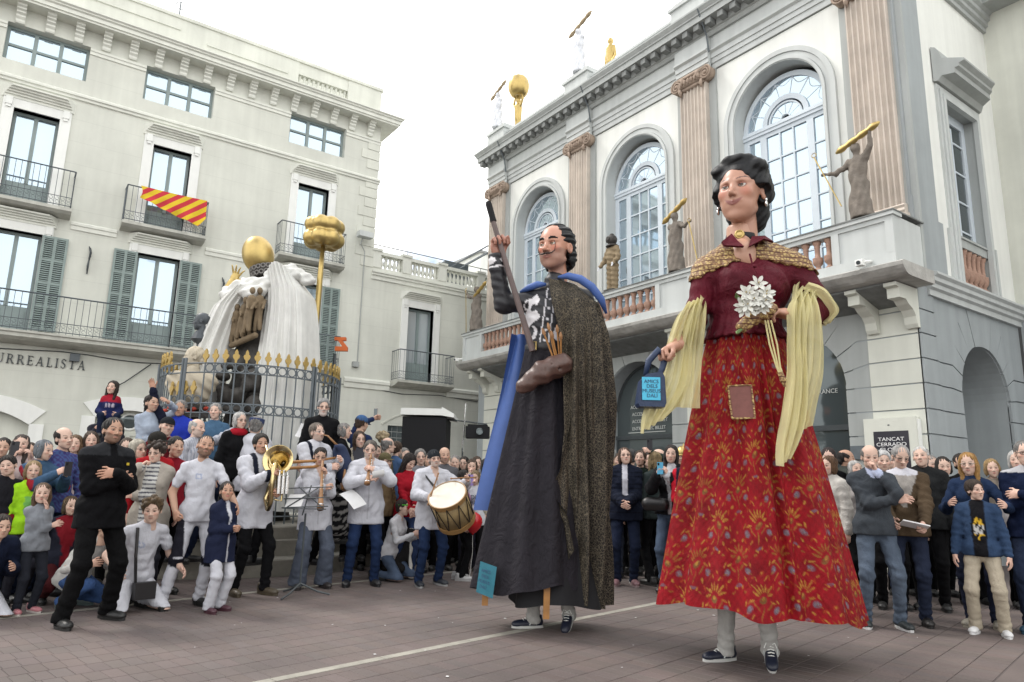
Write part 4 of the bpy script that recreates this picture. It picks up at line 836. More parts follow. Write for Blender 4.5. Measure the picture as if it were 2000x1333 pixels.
# ---------------------------------------------------------------- head, in units of head height: x to the figure's right ear +x = its right when facing +y mirrored later, y forward, z up, eyes at z=0
def head_sdf(h, p):
    g = Grid((-0.45,-0.55,-0.85), (0.45,0.56,0.56), h); w_ = p.get('w', 1.0); jw = p.get('jaw', 1.0); ns = p.get('nose', 1.0); fl = p.get('long', 1.0)
    g.ell((0,-0.06,0.14), (0.325*w_,0.405,0.36), 0.02); g.ell((0,0.13,-0.10), (0.268*w_,0.245,0.37*fl), 0.10)
    g.ell((0,0.14,-0.28), (0.215*w_*jw,0.19,0.165), 0.08); g.ell((0,0.255,-0.405*fl), (0.085*jw,0.07,0.075), 0.06)
    for s in (-1, 1):
        ck = p.get('cheek', 1.0); g.ell((s*0.165*w_,0.245,-0.09), (0.085*ck,0.075*ck,0.075*ck), 0.07); g.cone((s*0.05,0.335,0.075), (s*0.19*w_,0.275,0.07), 0.036, 0.03, 0.04)
        g.cone((s*0.185*w_*jw,0.02,-0.28), (s*0.08*jw,0.21,-0.38*fl), 0.06, 0.06, 0.06)
        g.ell((s*0.125,0.375,0.005), (0.066,0.07,0.047), 0.035, 'sub')
    for s in (-1, 1): g.ell((s*0.125,0.272,0.003), (0.062,0.062,0.05), 0.008)
    g.cone((0,0.325,0.05), (0,0.40*1.0+0.035*ns,-0.12), 0.028, 0.038*ns*p.get('nw',1), 0.05); g.ell((0,0.405+0.04*ns,-0.135), (0.045*ns*p.get('nw',1),0.042*ns,0.04), 0.03)
    for s in (-1, 1): g.ell((s*0.05*ns*p.get('nw',1),0.385,-0.145), (0.034*p.get('nw',1),0.045,0.03), 0.02)
    mw, smi = p.get('mouth', 1.0), p.get('smile', 0.0)
    for s in (-1, 1): g.cone((0,0.366,-0.246), (s*0.075*mw,0.335,-0.255+smi), 0.020*p.get('lipt',1), 0.010, 0.016); g.cone((0,0.358,-0.284), (s*0.068*mw,0.335,-0.268+smi), 0.023*p.get('lipt',1), 0.010, 0.016)
    for s in (-1, 1): g.cone((0,0.388,-0.266), (s*0.088*mw,0.350,-0.262+smi), 0.006, 0.006, 0.010, 'sub')
    for s in (-1, 1):
        g.ell((s*0.325*w_,-0.035,-0.04), (0.035,0.075,0.115), 0.02, rot=rotm('z', s*0.35)); g.ell((s*0.355*w_,-0.025,-0.035), (0.02,0.04,0.07), 0.015, 'sub')
    g.cone((0,-0.07,-0.25), (0,-0.13,-0.82), 0.185*p.get('neck',1.0), 0.20*p.get('neck',1.0), 0.07)
    if p.get('beard', 0) > 1: g.ell((0,0.215,-0.40), (0.19,0.15,0.15), 0.05)
    return g
def head_cols(V, p):
    sk = np.array(p['skin']); C = np.tile(sk, (len(V),1)); x, y, z = V[:,0], V[:,1], V[:,2]; ax = np.abs(x); fr = y > 0.18
    def blend(m, col, a=1.0):
        m = np.clip(m, 0, 1)[:,None]*a; C[:] = C*(1-m)+np.array(col)*m
    sm = lambda e: np.clip(e, 0, 1)
    blend(sm(1-(((ax-0.17)/0.10)**2+((z+0.10)/0.09)**2))*fr, sk*np.array([1.12,0.78,0.74]), p.get('blush', 0.6))
    blend(sm(2-2*(((ax-0.125)/0.085)**2+((z-0.01)/0.06)**2))*fr, sk*np.array([0.72,0.62,0.6]), p.get('shadow', 0.45))
    if p.get('beard', 0):
        m = ((z < -0.17+0.10*np.clip((ax-0.1)/0.2,0,1)) & (z > -0.56) & (y > -0.03) & ~((ax < 0.09) & (np.abs(z+0.265) < 0.03) & (y > 0.3))); blend(m*1.0, p['bcol'], p.get('bmix', 0.85)*p.get('bk', 0.72))
    if p.get('mous', 0): blend(((ax < 0.11) & (z < -0.185) & (z > -0.245) & (y > 0.28))*1.0, p['bcol'], 0.9)
    blend(sm(2.2-2.2*((x/(0.09*p.get('mouth',1.0)))**2+((z+0.264-p.get('smile',0.0)*(ax/0.08)**2)/0.042)**2))*(y > 0.27), p.get('lips', (0.36,0.13,0.11)), 0.75)
    bz = 0.092+0.03*np.sin((ax-0.05)/0.17*PI*0.75); blend(((ax > 0.045) & (ax < 0.215) & (np.abs(z-bz) < p.get('browt', 0.02)) & fr)*1.0, p.get('brow', (0.06,0.04,0.03)), p.get('browa', 0.65))
    e = ((ax-0.125)/0.056)**2+((z-0.004)/0.030)**2; blend(sm(3*(1.25-e))*(y > 0.25), (0.05,0.03,0.025), p.get('linea', 0.7)); blend(sm(4*(0.62-e))*(y > 0.25), (0.42,0.38,0.35), p.get('eyew', 0.55))
    i = ((ax-0.125-p.get('gaze', 0)*np.sign(x))/0.026)**2+((z-0.004)/0.028)**2; blend(sm(4*(1-i))*(y > 0.25), (0.035,0.022,0.015), 1)
    return C
def hair_sdf(style, h, seed=0, big=0.0):
    g = Grid((-0.62,-0.78,-1.35 if style in ('long','pony') else -0.75), (0.62,0.55,0.68), h); b = big
    if style == 'none': return None
    g.ell((0,-0.075,0.155), (0.352+b,0.415+b,0.375+b), 0.02)
    if style in ('short','bald','buzz'):
        g.ell((0,-0.28,-0.12), (0.24,0.16,0.2), 0.06)
    if style in ('bob','long','bun','pony'): g.ell((0,-0.20,-0.12), (0.30+b,0.27,0.26), 0.05)
    if style in ('bob','long'):
        for s in (-1, 1): g.ell((s*0.30,-0.02,-0.12), (0.10+b,0.20,0.30), 0.06)
    if style == 'long':
        for s in (-1, 1): g.cone((s*0.29,0.0,-0.2), (s*0.27,0.10,-0.95), 0.12, 0.09, 0.06)
        g.cone((0,-0.22,-0.1), (0,-0.30,-1.05), 0.28, 0.20, 0.06)
    r = np.random.RandomState(seed); a, c, e = r.uniform(0, 6, 3); T_ = lambda X, Y: np.arctan2(X, -Y-0.05)
    g.wob(lambda X, Y, Z: 0.012*np.sin(17*T_(X, Y)+3*np.sin(5*Z+c)+a)+0.010*np.sin(31*T_(X, Y)+6*Z+e)+0.010*np.sin(20*Y+8*X+14*Z+c))
    g.ell((0,0.36,-0.045), (0.292,0.285,0.365), 0.03, 'sub')
    if style in ('short','bald','buzz'):
        for s in (-1, 1): g.ell((s*0.36,0.05,-0.20), (0.16,0.16,0.23), 0.03, 'sub')
        g.plane((0,0.35,-1), 0.20, 0.02)
    if style == 'buzz': g.ell((0,-0.06,0.14), (0.0,0.0,0.0), 0.0) if False else None
    if style == 'bald':
        g.ell((0,0.06,0.52), (0.36,0.50,0.44), 0.03, 'sub'); g.ell((0,0.40,0.25), (0.5,0.28,0.4), 0.02, 'sub')
    if style == 'bun': g.ell((0,-0.52,0.02), (0.16,0.14,0.15), 0.04)
    if style == 'pony': g.cone((0,-0.48,0.02), (0.05,-0.52,-0.75), 0.10, 0.07, 0.04)
    if style == 'curly':
        for i in range(46):
            u = r.normal(size=3); u /= np.linalg.norm(u)
            if u[1] > 0.55 and u[2] < 0.35: continue
            if u[2] < -0.45: continue
            g.ell((0.37*u[0],-0.06+0.42*u[1],0.17+0.38*u[2]), 0.10+0.035*r.rand(), 0.03)
        g.ell((0,0.40,-0.10), (0.25,0.26,0.30), 0.03, 'sub')
    return g
# ---------------------------------------------------------------- hands (wrist at origin, fingers along +y, back of hand +z, thumb at -x: a right hand)
HANDS = {}
def hand_mesh(pose, h):
    key = (pose, h)
    if key in HANDS: return HANDS[key]
    cu = {'relax': (18,22,14), 'grip': (62,72,40), 'flat': (3,5,4), 'hold': (38,48,30), 'point': (60,75,45)}[pose]; th = {'relax': 0.2, 'grip': 0.75, 'flat': 0.0, 'hold': 0.55, 'point': 0.7}[pose]
    g = Grid((-0.10,-0.04,-0.12), (0.07,0.21,0.05), h)
    g.ell((0,0.048,0), (0.043,0.052,0.0175), 0.01); g.cone((0,-0.05,0), (0,0.02,0), 0.026, 0.026, 0.015); g.cone((-0.026,0.02,-0.006), (-0.036,0.05,-0.01), 0.02, 0.015, 0.012)
    for i, (x, L) in enumerate(((-0.031,0.072),(-0.010,0.082),(0.011,0.076),(0.031,0.060))):
        p = np.array([x,0.088-0.006*abs(i-1.2),0.002]); a = 0.0
        for j, f in enumerate((0.46,0.30,0.24)):
            a += math.radians(cu[j] if not (pose == 'point' and i == 0) else 4)+i*0.03; q = p+np.array([x*0.10*(1 if j == 0 else 0), math.cos(a)*L*f, -math.sin(a)*L*f]); g.cone(p, q, 0.0098-0.0007*j, 0.0092-0.0007*j, 0.003); p = q
    p = np.array([-0.036,0.045,-0.008]); q = p+np.array([-0.030+0.022*th,0.028,-0.010-0.02*th]); r_ = q+np.array([-0.012+0.034*th,0.026,-0.006-0.012*th]); g.cone(p, q, 0.0125, 0.0105, 0.006); g.cone(q, r_, 0.0105, 0.009, 0.003)
    HANDS[key] = g.mesh(); return HANDS[key]
def ik(a, t, l1, l2, pole):
    a = np.array(a, float); t = np.array(t, float); v = t-a; L = np.linalg.norm(v); m = (l1+l2)*0.995
    if L > m: t = a+v/L*m; v = t-a; L = m
    u = v/L; c = (l1*l1-l2*l2+L*L)/(2*L); hh = math.sqrt(max(0, l1*l1-c*c)); pl = np.array(pole, float); pl = pl-u*(pl@u); pl /= max(1e-6, np.linalg.norm(pl)); return a+u*c+pl*hh, t
SHOE = {}
def shoe_mesh():
    if SHOE: return SHOE
    g = Grid((-0.07,-0.12,-0.01), (0.07,0.24,0.16), 0.008)
    g.ell((0,-0.02,0.055), (0.042,0.075,0.055), 0.02); g.ell((0,0.10,0.038), (0.047,0.105,0.04), 0.03); g.ell((0,0.16,0.035), (0.044,0.055,0.03), 0.02); g.cone((0,-0.03,0.07), (0,-0.045,0.125), 0.040, 0.040, 0.02); g.plane((0,0,-1), -0.018); g.plane((0,0,1), 0.118)
    V, F = g.mesh(); SHOE['up'] = nmesh('shoe', V, F, 'leather')
    s = MB(); n = 20; o = []
    for z, e in ((0,0),(0.024,0.003)):
        for i in range(n): t = 2*PI*i/n; y = 0.06+0.155*math.sin(t); wd = (0.048 if y > 0 else 0.041)+e; o.append((wd*math.cos(t), y, z))
    s.v = o; s.f = [tuple(range(n-1,-1,-1)), tuple(range(n,2*n))]+[(i,(i+1)%n,n+(i+1)%n,n+i) for i in range(n)]; SHOE['sole'] = s.mesh('sole', 'plain'); return SHOE
_pc = [0]
def fold(g, j, ax, rad, amp, fr_, ph, tw=22.0):
    """cloth folds gathered round a joint: ripples along ax, skewed, fading out with distance"""
    j = np.array(j, float); ax = np.array(ax, float); ax /= max(1e-6, np.linalg.norm(ax)); q = g._sl(j-rad*2, j+rad*2)
    if q is None: return
    sl, X, Y, Z = q; x, y, z = X-j[0], Y-j[1], Z-j[2]; pv_ = np.cross(ax, (0.36,0.93,0.1)); s = ax[0]*x+ax[1]*y+ax[2]*z; w_ = pv_[0]*x+pv_[1]*y+pv_[2]*z
    g.d[sl] += (amp*np.exp(-(x*x+y*y+z*z)/(rad*rad))*np.sin(fr_*s+tw*w_+ph+1.2*np.sin(30*w_+ph))).astype(np.float32)
def person(loc, face, label, H=1.72, female=False, skin=(0.52,0.33,0.245), hair=('short',(0.03,0.02,0.015)), top=(0.1,0.1,0.1), sleeve='long', bottom=(0.03,0.03,0.035), bmat='cloth', shoes=(0.02,0.02,0.02), sole=None,
           rh=None, lh=None, rhand='relax', lhand='relax', rdir=None, ldir=None, rn=None, ln=None, rpole=None, lpole=None, look=0.0, nod=0.0, tilt=0.0, lean=0.0, feet=None, pelvis=None, knee=None, lod=1, hem=0.84, belly=0.0, wide=0.0, bulk=0.0,
           hat=None, hatc=None, glasses=False, beard=0, bcol=(0.3,0.29,0.28), mous=0, bmix=0.85, skirt=None, headk=None, z0=0.0, group=None, collar=None, face_p=None, build=1.0, scarf=None, name='person', shoe_rot=None, laces=False):
    """one figure: body (head, neck, trunk, arms, hands as one mesh) with hair, garments, shoes as children. Targets are in metres in the figure's own frame (x right, y front, z up) for a 1.75 m body."""
    _pc[0] += 1; rs = np.random.RandomState(_pc[0]*13+5); s = H/1.75; child = H < 1.45; hk = headk or ((1.0 if not female else 0.97)*(1.0 if not child else min(1.5, (1.75/H)*0.87)))
    T = thing(name, label, 'person', (loc[0], loc[1], z0), math.radians(face)-PI/2, group)
    P = lambda *a: np.array(a, float)*s
    pz = pelvis if pelvis is not None else 0.95; ph = P(0,0,pz); Rl = rotm('x', -lean)
    def up(x, y, z): return ph+Rl@(P(x,y,z)-P(0,0,0.95))          # upper-body point given for an upright figure
    sw = (0.140 if female else 0.165)*build*(0.90 if child else 1); hw = 0.09 if not female else 0.095
    # --- legs
    feet = feet or ((0.11,0.02,0),(-0.10,-0.02,0)); ft = [P(*f) for f in feet]; knee = knee or ((0.15,1,0),(-0.15,1,0)); legs = []
    for i, sx in enumerate((1,-1)):
        hp = ph+P(sx*hw,0,-0.05); an = ft[i]+P(0,0,0.09); kn, an2 = ik(hp, an, 0.43*s, 0.42*s, knee[i]); legs.append((hp, kn, an2))
    # --- arms
    rh = rh if rh is not None else (sw+0.10,0.05,0.86); lh = lh if lh is not None else (-sw-0.10,0.05,0.86); arms = []
    for sx, tg, pl in ((1,rh,rpole),(-1,lh,lpole)):
        sh = up(sx*sw,-0.01,1.395); el, wr = ik(sh, P(*tg), 0.285*s, 0.255*s, pl if pl is not None else (sx*0.45,-0.8,-0.6)); arms.append((sh, el, wr))
    if lod == 0: bh, ch, hh, dh = 0.030, 0.027, 0.030, 0.010
    elif lod == 1: bh, ch, hh, dh = 0.024, 0.019, 0.022, 0.0075
    else: bh, ch, hh, dh = 0.020, 0.0145, 0.0175, 0.006
    allp = np.array([up(0,0,1.75)]+[q for l in legs for q in l]+[q for a in arms for q in a]); lo, hi = allp.min(0)-0.27*s, allp.max(0)+0.27*s; lo[2] = max(lo[2], 0.0)
    # --- clothes: top
    b_ = bulk*s
    g = Grid(lo, hi, ch); rt = Rl
    chest = up(0,0.0,1.27); g.ell(chest, P((0.142 if female else 0.155)*build+b_,0.108+b_+belly*0.3,0.20), 0.04, rot=rt)
    for sx in (1, -1): g.cone(up(sx*0.03,-0.015,1.435), up(sx*sw*0.96,-0.01,1.397), 0.060*s+b_, 0.050*s+b_, 0.035)
    g.ell(up(0,0.01+belly*0.6,1.09), P((0.128 if female else 0.142)*build+b_+belly*0.5,0.104+b_+belly,0.20), 0.05, rot=rt)
    if female: g.ell(up(0,0.085,1.27), P(0.125,0.055,0.075), 0.05, rot=rt)
    if hem < 1.0: g.ell(up(0,-0.005,0.95), P(0.172+b_+0.008,0.128+b_+0.008,0.17), 0.05, rot=rt); g.cone(up(0.058,0,0.95), up(0.066,0,hem-0.03), 0.120*s+b_, 0.128*s+b_, 0.04); g.cone(up(-0.058,0,0.95), up(-0.066,0,hem-0.03), 0.120*s+b_, 0.128*s+b_, 0.04)
    for sx, (sh, el, wr) in zip((1,-1), arms):
        g.cone(sh, el if sleeve != 'short' else sh+(el-sh)*0.62, 0.054*s+b_, (0.046 if sleeve != 'short' else 0.056)*s+b_, 0.022)
        if sleeve == 'long': g.cone(el, wr+(el-wr)*0.06, 0.050*s+b_, 0.036*s+b_*0.8, 0.02)
        elif sleeve == 'roll': g.cone(el, el+(wr-el)*0.25, 0.052*s+b_, 0.05*s+b_, 0.02)
    if collar is None or collar: g.cone(up(0,-0.02,1.42), up(0,-0.01,1.455), 0.080*s+b_*0.5, 0.066*s+b_*0.5, 0.02)
    if lod > 0:
        for sh, el, wr in arms:
            fold(g, el, wr-sh, 0.11*s, 0.008*s, 88/s, rs.uniform(0,6)); fold(g, sh+(el-sh)*0.35, el-sh, 0.12*s, 0.006*s, 70/s, rs.uniform(0,6), 40)
            if sleeve == 'long': fold(g, wr+(el-wr)*0.2, wr-el, 0.09*s, 0.007*s, 100/s, rs.uniform(0,6))
        fold(g, up(0.07,0.06,1.02), (0.8,0.2,rs.uniform(0.5,1)), 0.17*s, 0.006*s, 55/s, rs.uniform(0,6), 30); fold(g, up(-0.08,0.06,1.18), (-0.9,0.2,rs.uniform(0.4,1)), 0.16*s, 0.006*s, 50/s, rs.uniform(0,6), 35); fold(g, up(0,-0.1,1.05), (rs.uniform(-0.6,0.6),0,1), 0.22*s, 0.006*s, 50/s, rs.uniform(0,6), 30); fold(g, up(rs.uniform(-0.08,0.08),0.08,0.92), (1,0.3,0.15), 0.15*s, 0.007*s, 60/s, rs.uniform(0,6), 10)
    n_ = Rl@np.array([0,0,-1.0]); g.plane(n_, float(n_@up(0,0,hem)))
    f1, f2, f3 = rs.uniform(0, 6, 3); am = 0.0035*s
    g.wob(lambda X, Y, Z: am*np.sin(34*Z+12*X+f1)*np.sin(15*X-11*Y+f2)+am*0.6*np.sin(55*Z-30*Y+f3)*np.sin(25*X+8*Z))
    V, F = g.mesh(); 
    if callable(top): me = nmesh('top', V, F, 'cloth_attr', top((V-ph)@Rl/s+np.array([0,0,0.95]), V)); put('top', me, T)
    else: put('top', nmesh('top', V, F, 'cloth'), T, color=top)
    # --- trousers / skirt
    g = Grid(lo, hi, ch*1.1 if lod > 1 else ch); g.ell(ph+P(0,-0.01,-0.02), P(0.160*build,0.120,0.125), 0.05)
    for hp, kn, an in legs: g.cone(hp, kn, 0.088*s*build, (0.066+wide*0.4)*s, 0.045); g.cone(kn, an+(an-kn)*0.06, (0.066+wide*0.4)*s, (0.053+wide)*s, 0.03); g.cone(an, an+(an-kn)*0.04, (0.056+wide)*s, (0.058+wide)*s, 0.01)
    if skirt: g.cone(ph+P(0,0,0), ph+P(0,0,skirt-0.95), 0.15*s, 0.25*s, 0.05)
    f1, f2, f3 = rs.uniform(0, 6, 3)
    g.wob(lambda X, Y, Z: am*1.1*np.sin(40*Z+10*X+f1)*np.sin(20*X+14*Y+f2)+am*0.7*np.sin(66*Z+20*Y+f3)*(np.sin(18*X+f1)))
    if lod > 0:
        for hp, kn, an in legs: fold(g, kn, an-hp+np.array((rs.uniform(-0.3,0.3),0,0)), 0.13*s, 0.0065*s, 70/s, rs.uniform(0,6), 34); fold(g, an+(kn-an)*0.12, an-kn, 0.11*s, 0.009*s, 90/s, rs.uniform(0,6), 18); fold(g, hp+(kn-hp)*0.15, (0.5*np.sign(hp[0]),0.2,1), 0.13*s, 0.007*s, 66/s, rs.uniform(0,6))
    g.plane((0,0,-1), -0.035*s); V, F = g.mesh()
    if callable(bottom): put('trousers', nmesh('trousers', V, F, 'cloth_attr', bottom(V/s, V)), T)
    else: put('skirt' if skirt else 'trousers', nmesh('trousers', V, F, bmat), T, color=bottom)
    # --- body: trunk core, arms, then fine head and hands, one mesh
    g = Grid(lo, hi, bh); g.ell(up(0,0,1.27), P(0.14,0.085,0.18), 0.05); g.ell(up(0,0,1.0), P(0.13,0.09,0.16), 0.06); g.cone(up(sw-0.03,-0.01,1.39), up(-sw+0.03,-0.01,1.39), 0.035*s, 0.035*s, 0.03); g.cone(up(0,-0.01,1.38), up(0,0.0,1.50), 0.055*s, 0.05*s, 0.03)
    for sh, el, wr in arms: g.cone(sh, el, 0.047*s, 0.040*s, 0.03); g.cone(el, wr, 0.042*s, 0.030*s, 0.02)
    for hp, kn, an in legs: g.cone(hp, kn, 0.065*s, 0.05*s, 0.03); g.cone(kn, an+(an-kn)*0.05, 0.05*s, 0.04*s, 0.02)
    V, F = g.mesh(); sk = np.array(skin); VV = [V]; FF = [F]; CC = [np.tile(sk, (len(V),1))]; off = len(V)
    HS = 0.235*s*hk; hc = up(0,0.02,1.485)+rotm('x', -lean*0.5)@(np.array([0,0.0,0.55])*HS)
    Rh = rotm('z', -look+rs.normal(0,0.16))@rotm('x', nod+rs.normal(0,0.06))@rotm('y', tilt+rs.normal(0,0.07))
    fp = dict(skin=skin, brow=tuple(np.array(hair[1])*0.8) if np.mean(hair[1]) < 0.25 else (0.12,0.10,0.08), beard=beard, bcol=bcol, mous=mous, bmix=bmix, w=rs.uniform(0.92,1.07), jaw=rs.uniform(0.84,1.2)*(0.88 if female or child else 1.0), nose=rs.uniform(0.78,1.3)*(0.85 if female or child else 1.0), long=rs.uniform(0.94,1.06), cheek=rs.uniform(0.85,1.25), mouth=rs.uniform(0.9,1.35), smile=rs.uniform(-0.008,0.018), lips=(0.40,0.13,0.12) if female else (0.33,0.15,0.12))
    if child: fp['neck'] = 0.75; fp['blush'] = 0.8
    elif female: fp['neck'] = 0.85
    if face_p: fp.update(face_p)
    V, F = head_sdf(hh, fp).mesh(); C = head_cols(V, fp); VV.append(hc+(Rh@(V*HS).T).T); FF.append(F+off); CC.append(C); off += len(V)
    for sx, (sh, el, wr), pose, dr, nn in ((1,arms[0],rhand,rdir,rn),(-1,arms[1],lhand,ldir,ln)):
        V, F = hand_mesh(pose, dh); V = V*(s*(0.94 if not female else 0.88)*(1.12 if child else 1)); V = V.copy()
        if sx < 0: V[:,0] *= -1; F = F[:,::-1]
        y_ = np.array(dr, float) if dr is not None else (wr-el); y_ /= np.linalg.norm(y_); z_ = np.array(nn, float) if nn is not None else np.array([sx*1.0,0.25,0.25]); z_ = z_-y_*(z_@y_); z_ /= max(1e-6, np.linalg.norm(z_)); x_ = np.cross(y_, z_)
        VV.append(wr+V[:,:1]*x_+V[:,1:2]*y_+V[:,2:]*z_); FF.append(F+off); CC.append(np.tile(sk*np.array([1.0,0.93,0.92]), (len(V),1))); off += len(V)
    put('body', nmesh('body', np.concatenate(VV), np.concatenate(FF), 'skin', np.concatenate(CC)), T)
    M = np.eye(4); M[:3,:3] = Rh*HS; M[:3,3] = hc; M = Matrix(M.tolist())
    if hair[0] != 'none':
        g = hair_sdf(hair[0], hh*1.1, _pc[0], hair[2] if len(hair) > 2 else 0.0); V, F = g.mesh(); o = put('hair', nmesh('hair', V, F, 'hair'), T, color=hair[1]); o.matrix_local = M
    if hat:
        m = hat_mesh(hat); o = put({'cap':'cap','beanie':'beanie','beret':'beret','helmet':'helmet','band':'headband','helmet':'helmet'}[hat], m, T, color=hatc); o.matrix_local = M
    if glasses:
        o = put('glasses', glasses_mesh(), T, color=(0.02,0.02,0.02) if glasses is True else glasses); o.matrix_local = M
    sm = shoe_mesh()
    for i, (hp, kn, an) in enumerate(legs):
        an = an.copy(); o = put('shoe', sm['up'], T, color=shoes, loc=(an[0], an[1]-0.01*s, max(0.0, an[2]-0.09*s)), rot=(0,0,(-0.18 if i == 0 else 0.18)), scale=(s,s,s))
        if feet[i][2] > 0.03 and pelvis is not None and pelvis < 0.8: o.rotation_euler = (-1.1,0,0)
        if shoe_rot: o.rotation_euler = (shoe_rot[i][0], 0, shoe_rot[i][1]); o.location.z += shoe_rot[i][2]
        put('sole', sm['sole'], o, color=sole or shoes)
        if laces:
            lc = MB()
            for q in range(5): y_ = 0.035+0.022*q; z_ = 0.103-0.0075*q-0.0009*q*q; lc.tube([(-0.024,y_,z_-0.004),(0.0,y_+0.006,z_+0.008),(0.024,y_,z_-0.004)], 0.0045, 5)
            lc.tube([(0,0.03,0.11),(-0.03,0.03,0.135),(-0.045,0.05,0.105)], 0.004, 4).tube([(0,0.03,0.11),(0.03,0.025,0.135),(0.048,0.05,0.10)], 0.004, 4); put('laces', lc.mesh('laces', 'white_trim'), o)
            st = MB()
            for sx in (-1, 1): st.tube([(sx*0.043,-0.02,0.035),(sx*0.047,0.02,0.075),(sx*0.049,0.05,0.03)], 0.006, 4)
            put('side_stripe', st.mesh('side_stripe', 'museum_light'), o)
    if scarf: m = MB().lathe([(0.085*s,-0.02),(0.115*s,0.0),(0.12*s,0.04),(0.09*s,0.075)], 14, cap=False); put('scarf', m.mesh('scarf', 'cloth', True), T, loc=tuple(up(0,0.0,1.43)), color=scarf)
    T_ = dict(obj=T, arms=arms, legs=legs, head=M, s=s, up=up); return T_
_hat = {}
def hat_mesh(k):
    if k in _hat: return _hat[k]
    g = Grid((-0.55,-0.62,-0.3), (0.55,0.85,0.75), 0.03)
    if k == 'cap': g.ell((0,-0.06,0.20), (0.365,0.43,0.36), 0.02); g.plane((0,-0.12,-1), -0.10); g.ell((0,0.42,0.12), (0.27,0.30,0.022), 0.02, rot=rotm('x', -0.15))
    elif k == 'beanie': g.ell((0,-0.07,0.16), (0.37,0.43,0.40), 0.02); g.plane((0,-0.10,-1), -0.07); g.ell((0,-0.07,0.12), (0.375,0.44,0.06), 0.02)
    elif k == 'beret': g.cone((0,-0.05,0.14), (0,-0.05,0.36), 0.385, 0.385, 0.0); g.plane((0,-0.1,-1), -0.13); g.plane((0,0.05,1), 0.40)
    elif k == 'helmet':
        g.ell((0,-0.04,0.20), (0.40,0.47,0.40), 0.02); g.plane((0,0,-1), -0.06); g.ell((0,0.03,0.08), (0.46,0.56,0.025), 0.02); g.cone((0,-0.35,0.5), (0,0.3,0.55), 0.05, 0.04, 0.03); g.cone((0,0,0.5), (0,-0.02,0.7), 0.05, 0.03, 0.02)
    elif k == 'band': g.ell((0,-0.06,0.17), (0.37,0.44,0.12), 0.02)
    V, F = g.mesh(); _hat[k] = nmesh(k, V, F, 'cloth' if k != 'helmet' else 'gold'); return _hat[k]
_gl = []
def glasses_mesh():
    if not _gl:
        m = MB()
        for s in (-1, 1):
            m.tube([(s*0.125+0.085*math.cos(a), 0.375-0.02*abs(math.cos(a)), 0.0+0.06*math.sin(a)) for a in np.linspace(0, 2*PI, 13)], 0.011, 4, cap=False); m.tube([(s*0.21,0.35,0.02),(s*0.30,0.22,0.03),(s*0.33,-0.02,0.0)], 0.010, 4)
        m.tube([(-0.045,0.375,0.01),(0.045,0.375,0.01)], 0.010, 4); _gl.append(m.mesh('glasses', 'plain'))
    return _gl[0]
# ================================================================ giant parade figures (frame: x to the photo's right, y away from the camera)
SCR = _yaw-PI/2
def cloth_grid(name, fn, nu, nv, mat, parent, cols=None, **k):
    """cloth surface fn(u,v)->(x,y,z) arrays on a nu x nv grid"""
    U, Vv = np.meshgrid(np.linspace(0,1,nu+1), np.linspace(0,1,nv+1), indexing='ij'); X, Y, Z = fn(U, Vv); V = np.stack([X,Y,Z], -1).reshape(-1,3)
    i, j = np.meshgrid(np.arange(nu), np.arange(nv), indexing='ij'); a = (i*(nv+1)+j).ravel(); F = np.stack([a, a+1, a+nv+2, a+nv+1], 1)
    return put(name, nmesh(name, V, F, mat, cols(U.ravel(), Vv.ravel(), V) if cols else None), parent, **k)
def sdf_put(name, g, mat, parent, cols=None, M=None, **k):
    V, F = g.mesh(); o = put(name, nmesh(name, V, F, mat, cols(V) if cols else None), parent, **k)
    if M is not None: o.matrix_local = M
    return o
def headM(c, HS, yaw_left, nod=0.0, tilt=0.0):
    R = rotm('z', math.radians(180-yaw_left))@rotm('x', nod)@rotm('y', tilt); M = np.eye(4); M[:3,:3] = R*HS; M[:3,3] = c; return Matrix(M.tolist()), R
pm('lid_gala', (0.30,0.13,0.10), 0.4, 0.1, 20); pm('lid_dali', (0.40,0.19,0.13), 0.4, 0.1, 20)
def eyes(parent, M, iris, sc=1.0, gaze=(0,0), lid=0.22, lidm='lid_gala'):
    for s in (-1, 1):
        e = MB().sphere((0,0,0), 0.0625, 20, 14).mesh('eye', 'eye_white', True); o = put('eye', e, parent); o.matrix_local = M@Matrix.Translation((s*0.125,0.276,0.003))@Matrix.Diagonal((1,1,0.82,1))
        lv = [(0.071*math.cos(b)*math.cos(a), 0.071*math.cos(b)*math.sin(a), 0.071*math.sin(b)) for b in np.linspace(lid, PI/2, 8) for a in np.linspace(-0.2, PI+0.2, 20)]
        put('eyelid', MB().add(lv, [(i*20+k, i*20+k+1, (i+1)*20+k+1, (i+1)*20+k) for i in range(7) for k in range(19)]).mesh('eyelid', lidm, True), o)
        d = Vector((gaze[0],1,gaze[1])).normalized(); q = d.to_track_quat('Z', 'Y').to_matrix().to_4x4()
        for nm, r, m in (('iris',0.030,iris),('pupil',0.014,'iron')):
            v = [(r*t*math.cos(a), r*t*math.sin(a), math.sqrt(0.064**2-(r*t)**2)+(0.001 if nm == 'pupil' else 0)) for t in (0.02,0.5,1) for a in np.linspace(0,2*PI,16,endpoint=False)]
            f = [tuple(range(16))]+[(i*16+k, i*16+(k+1)%16, (i+1)*16+(k+1)%16, (i+1)*16+k) for i in range(2) for k in range(16)]
            put(nm, MB().add(v, f).mesh(nm, m, True), o).matrix_local = q
pm('eye_white', (0.62,0.58,0.53), 0.25, 0.0); pm('iris_brown', (0.10,0.055,0.03), 0.25, 0.2, 40); pm('iris_hazel', (0.20,0.13,0.05), 0.25, 0.2, 40)
pm('puppet_hair', (0.007,0.0075,0.009), 0.5, 0.3, 30, 0.2, 18, spec=0.3)
pm('velvet', (0.085,0.002,0.011), 0.7, 0.3, 4, 0.2, 60, spec=0.25, wr=0.5)
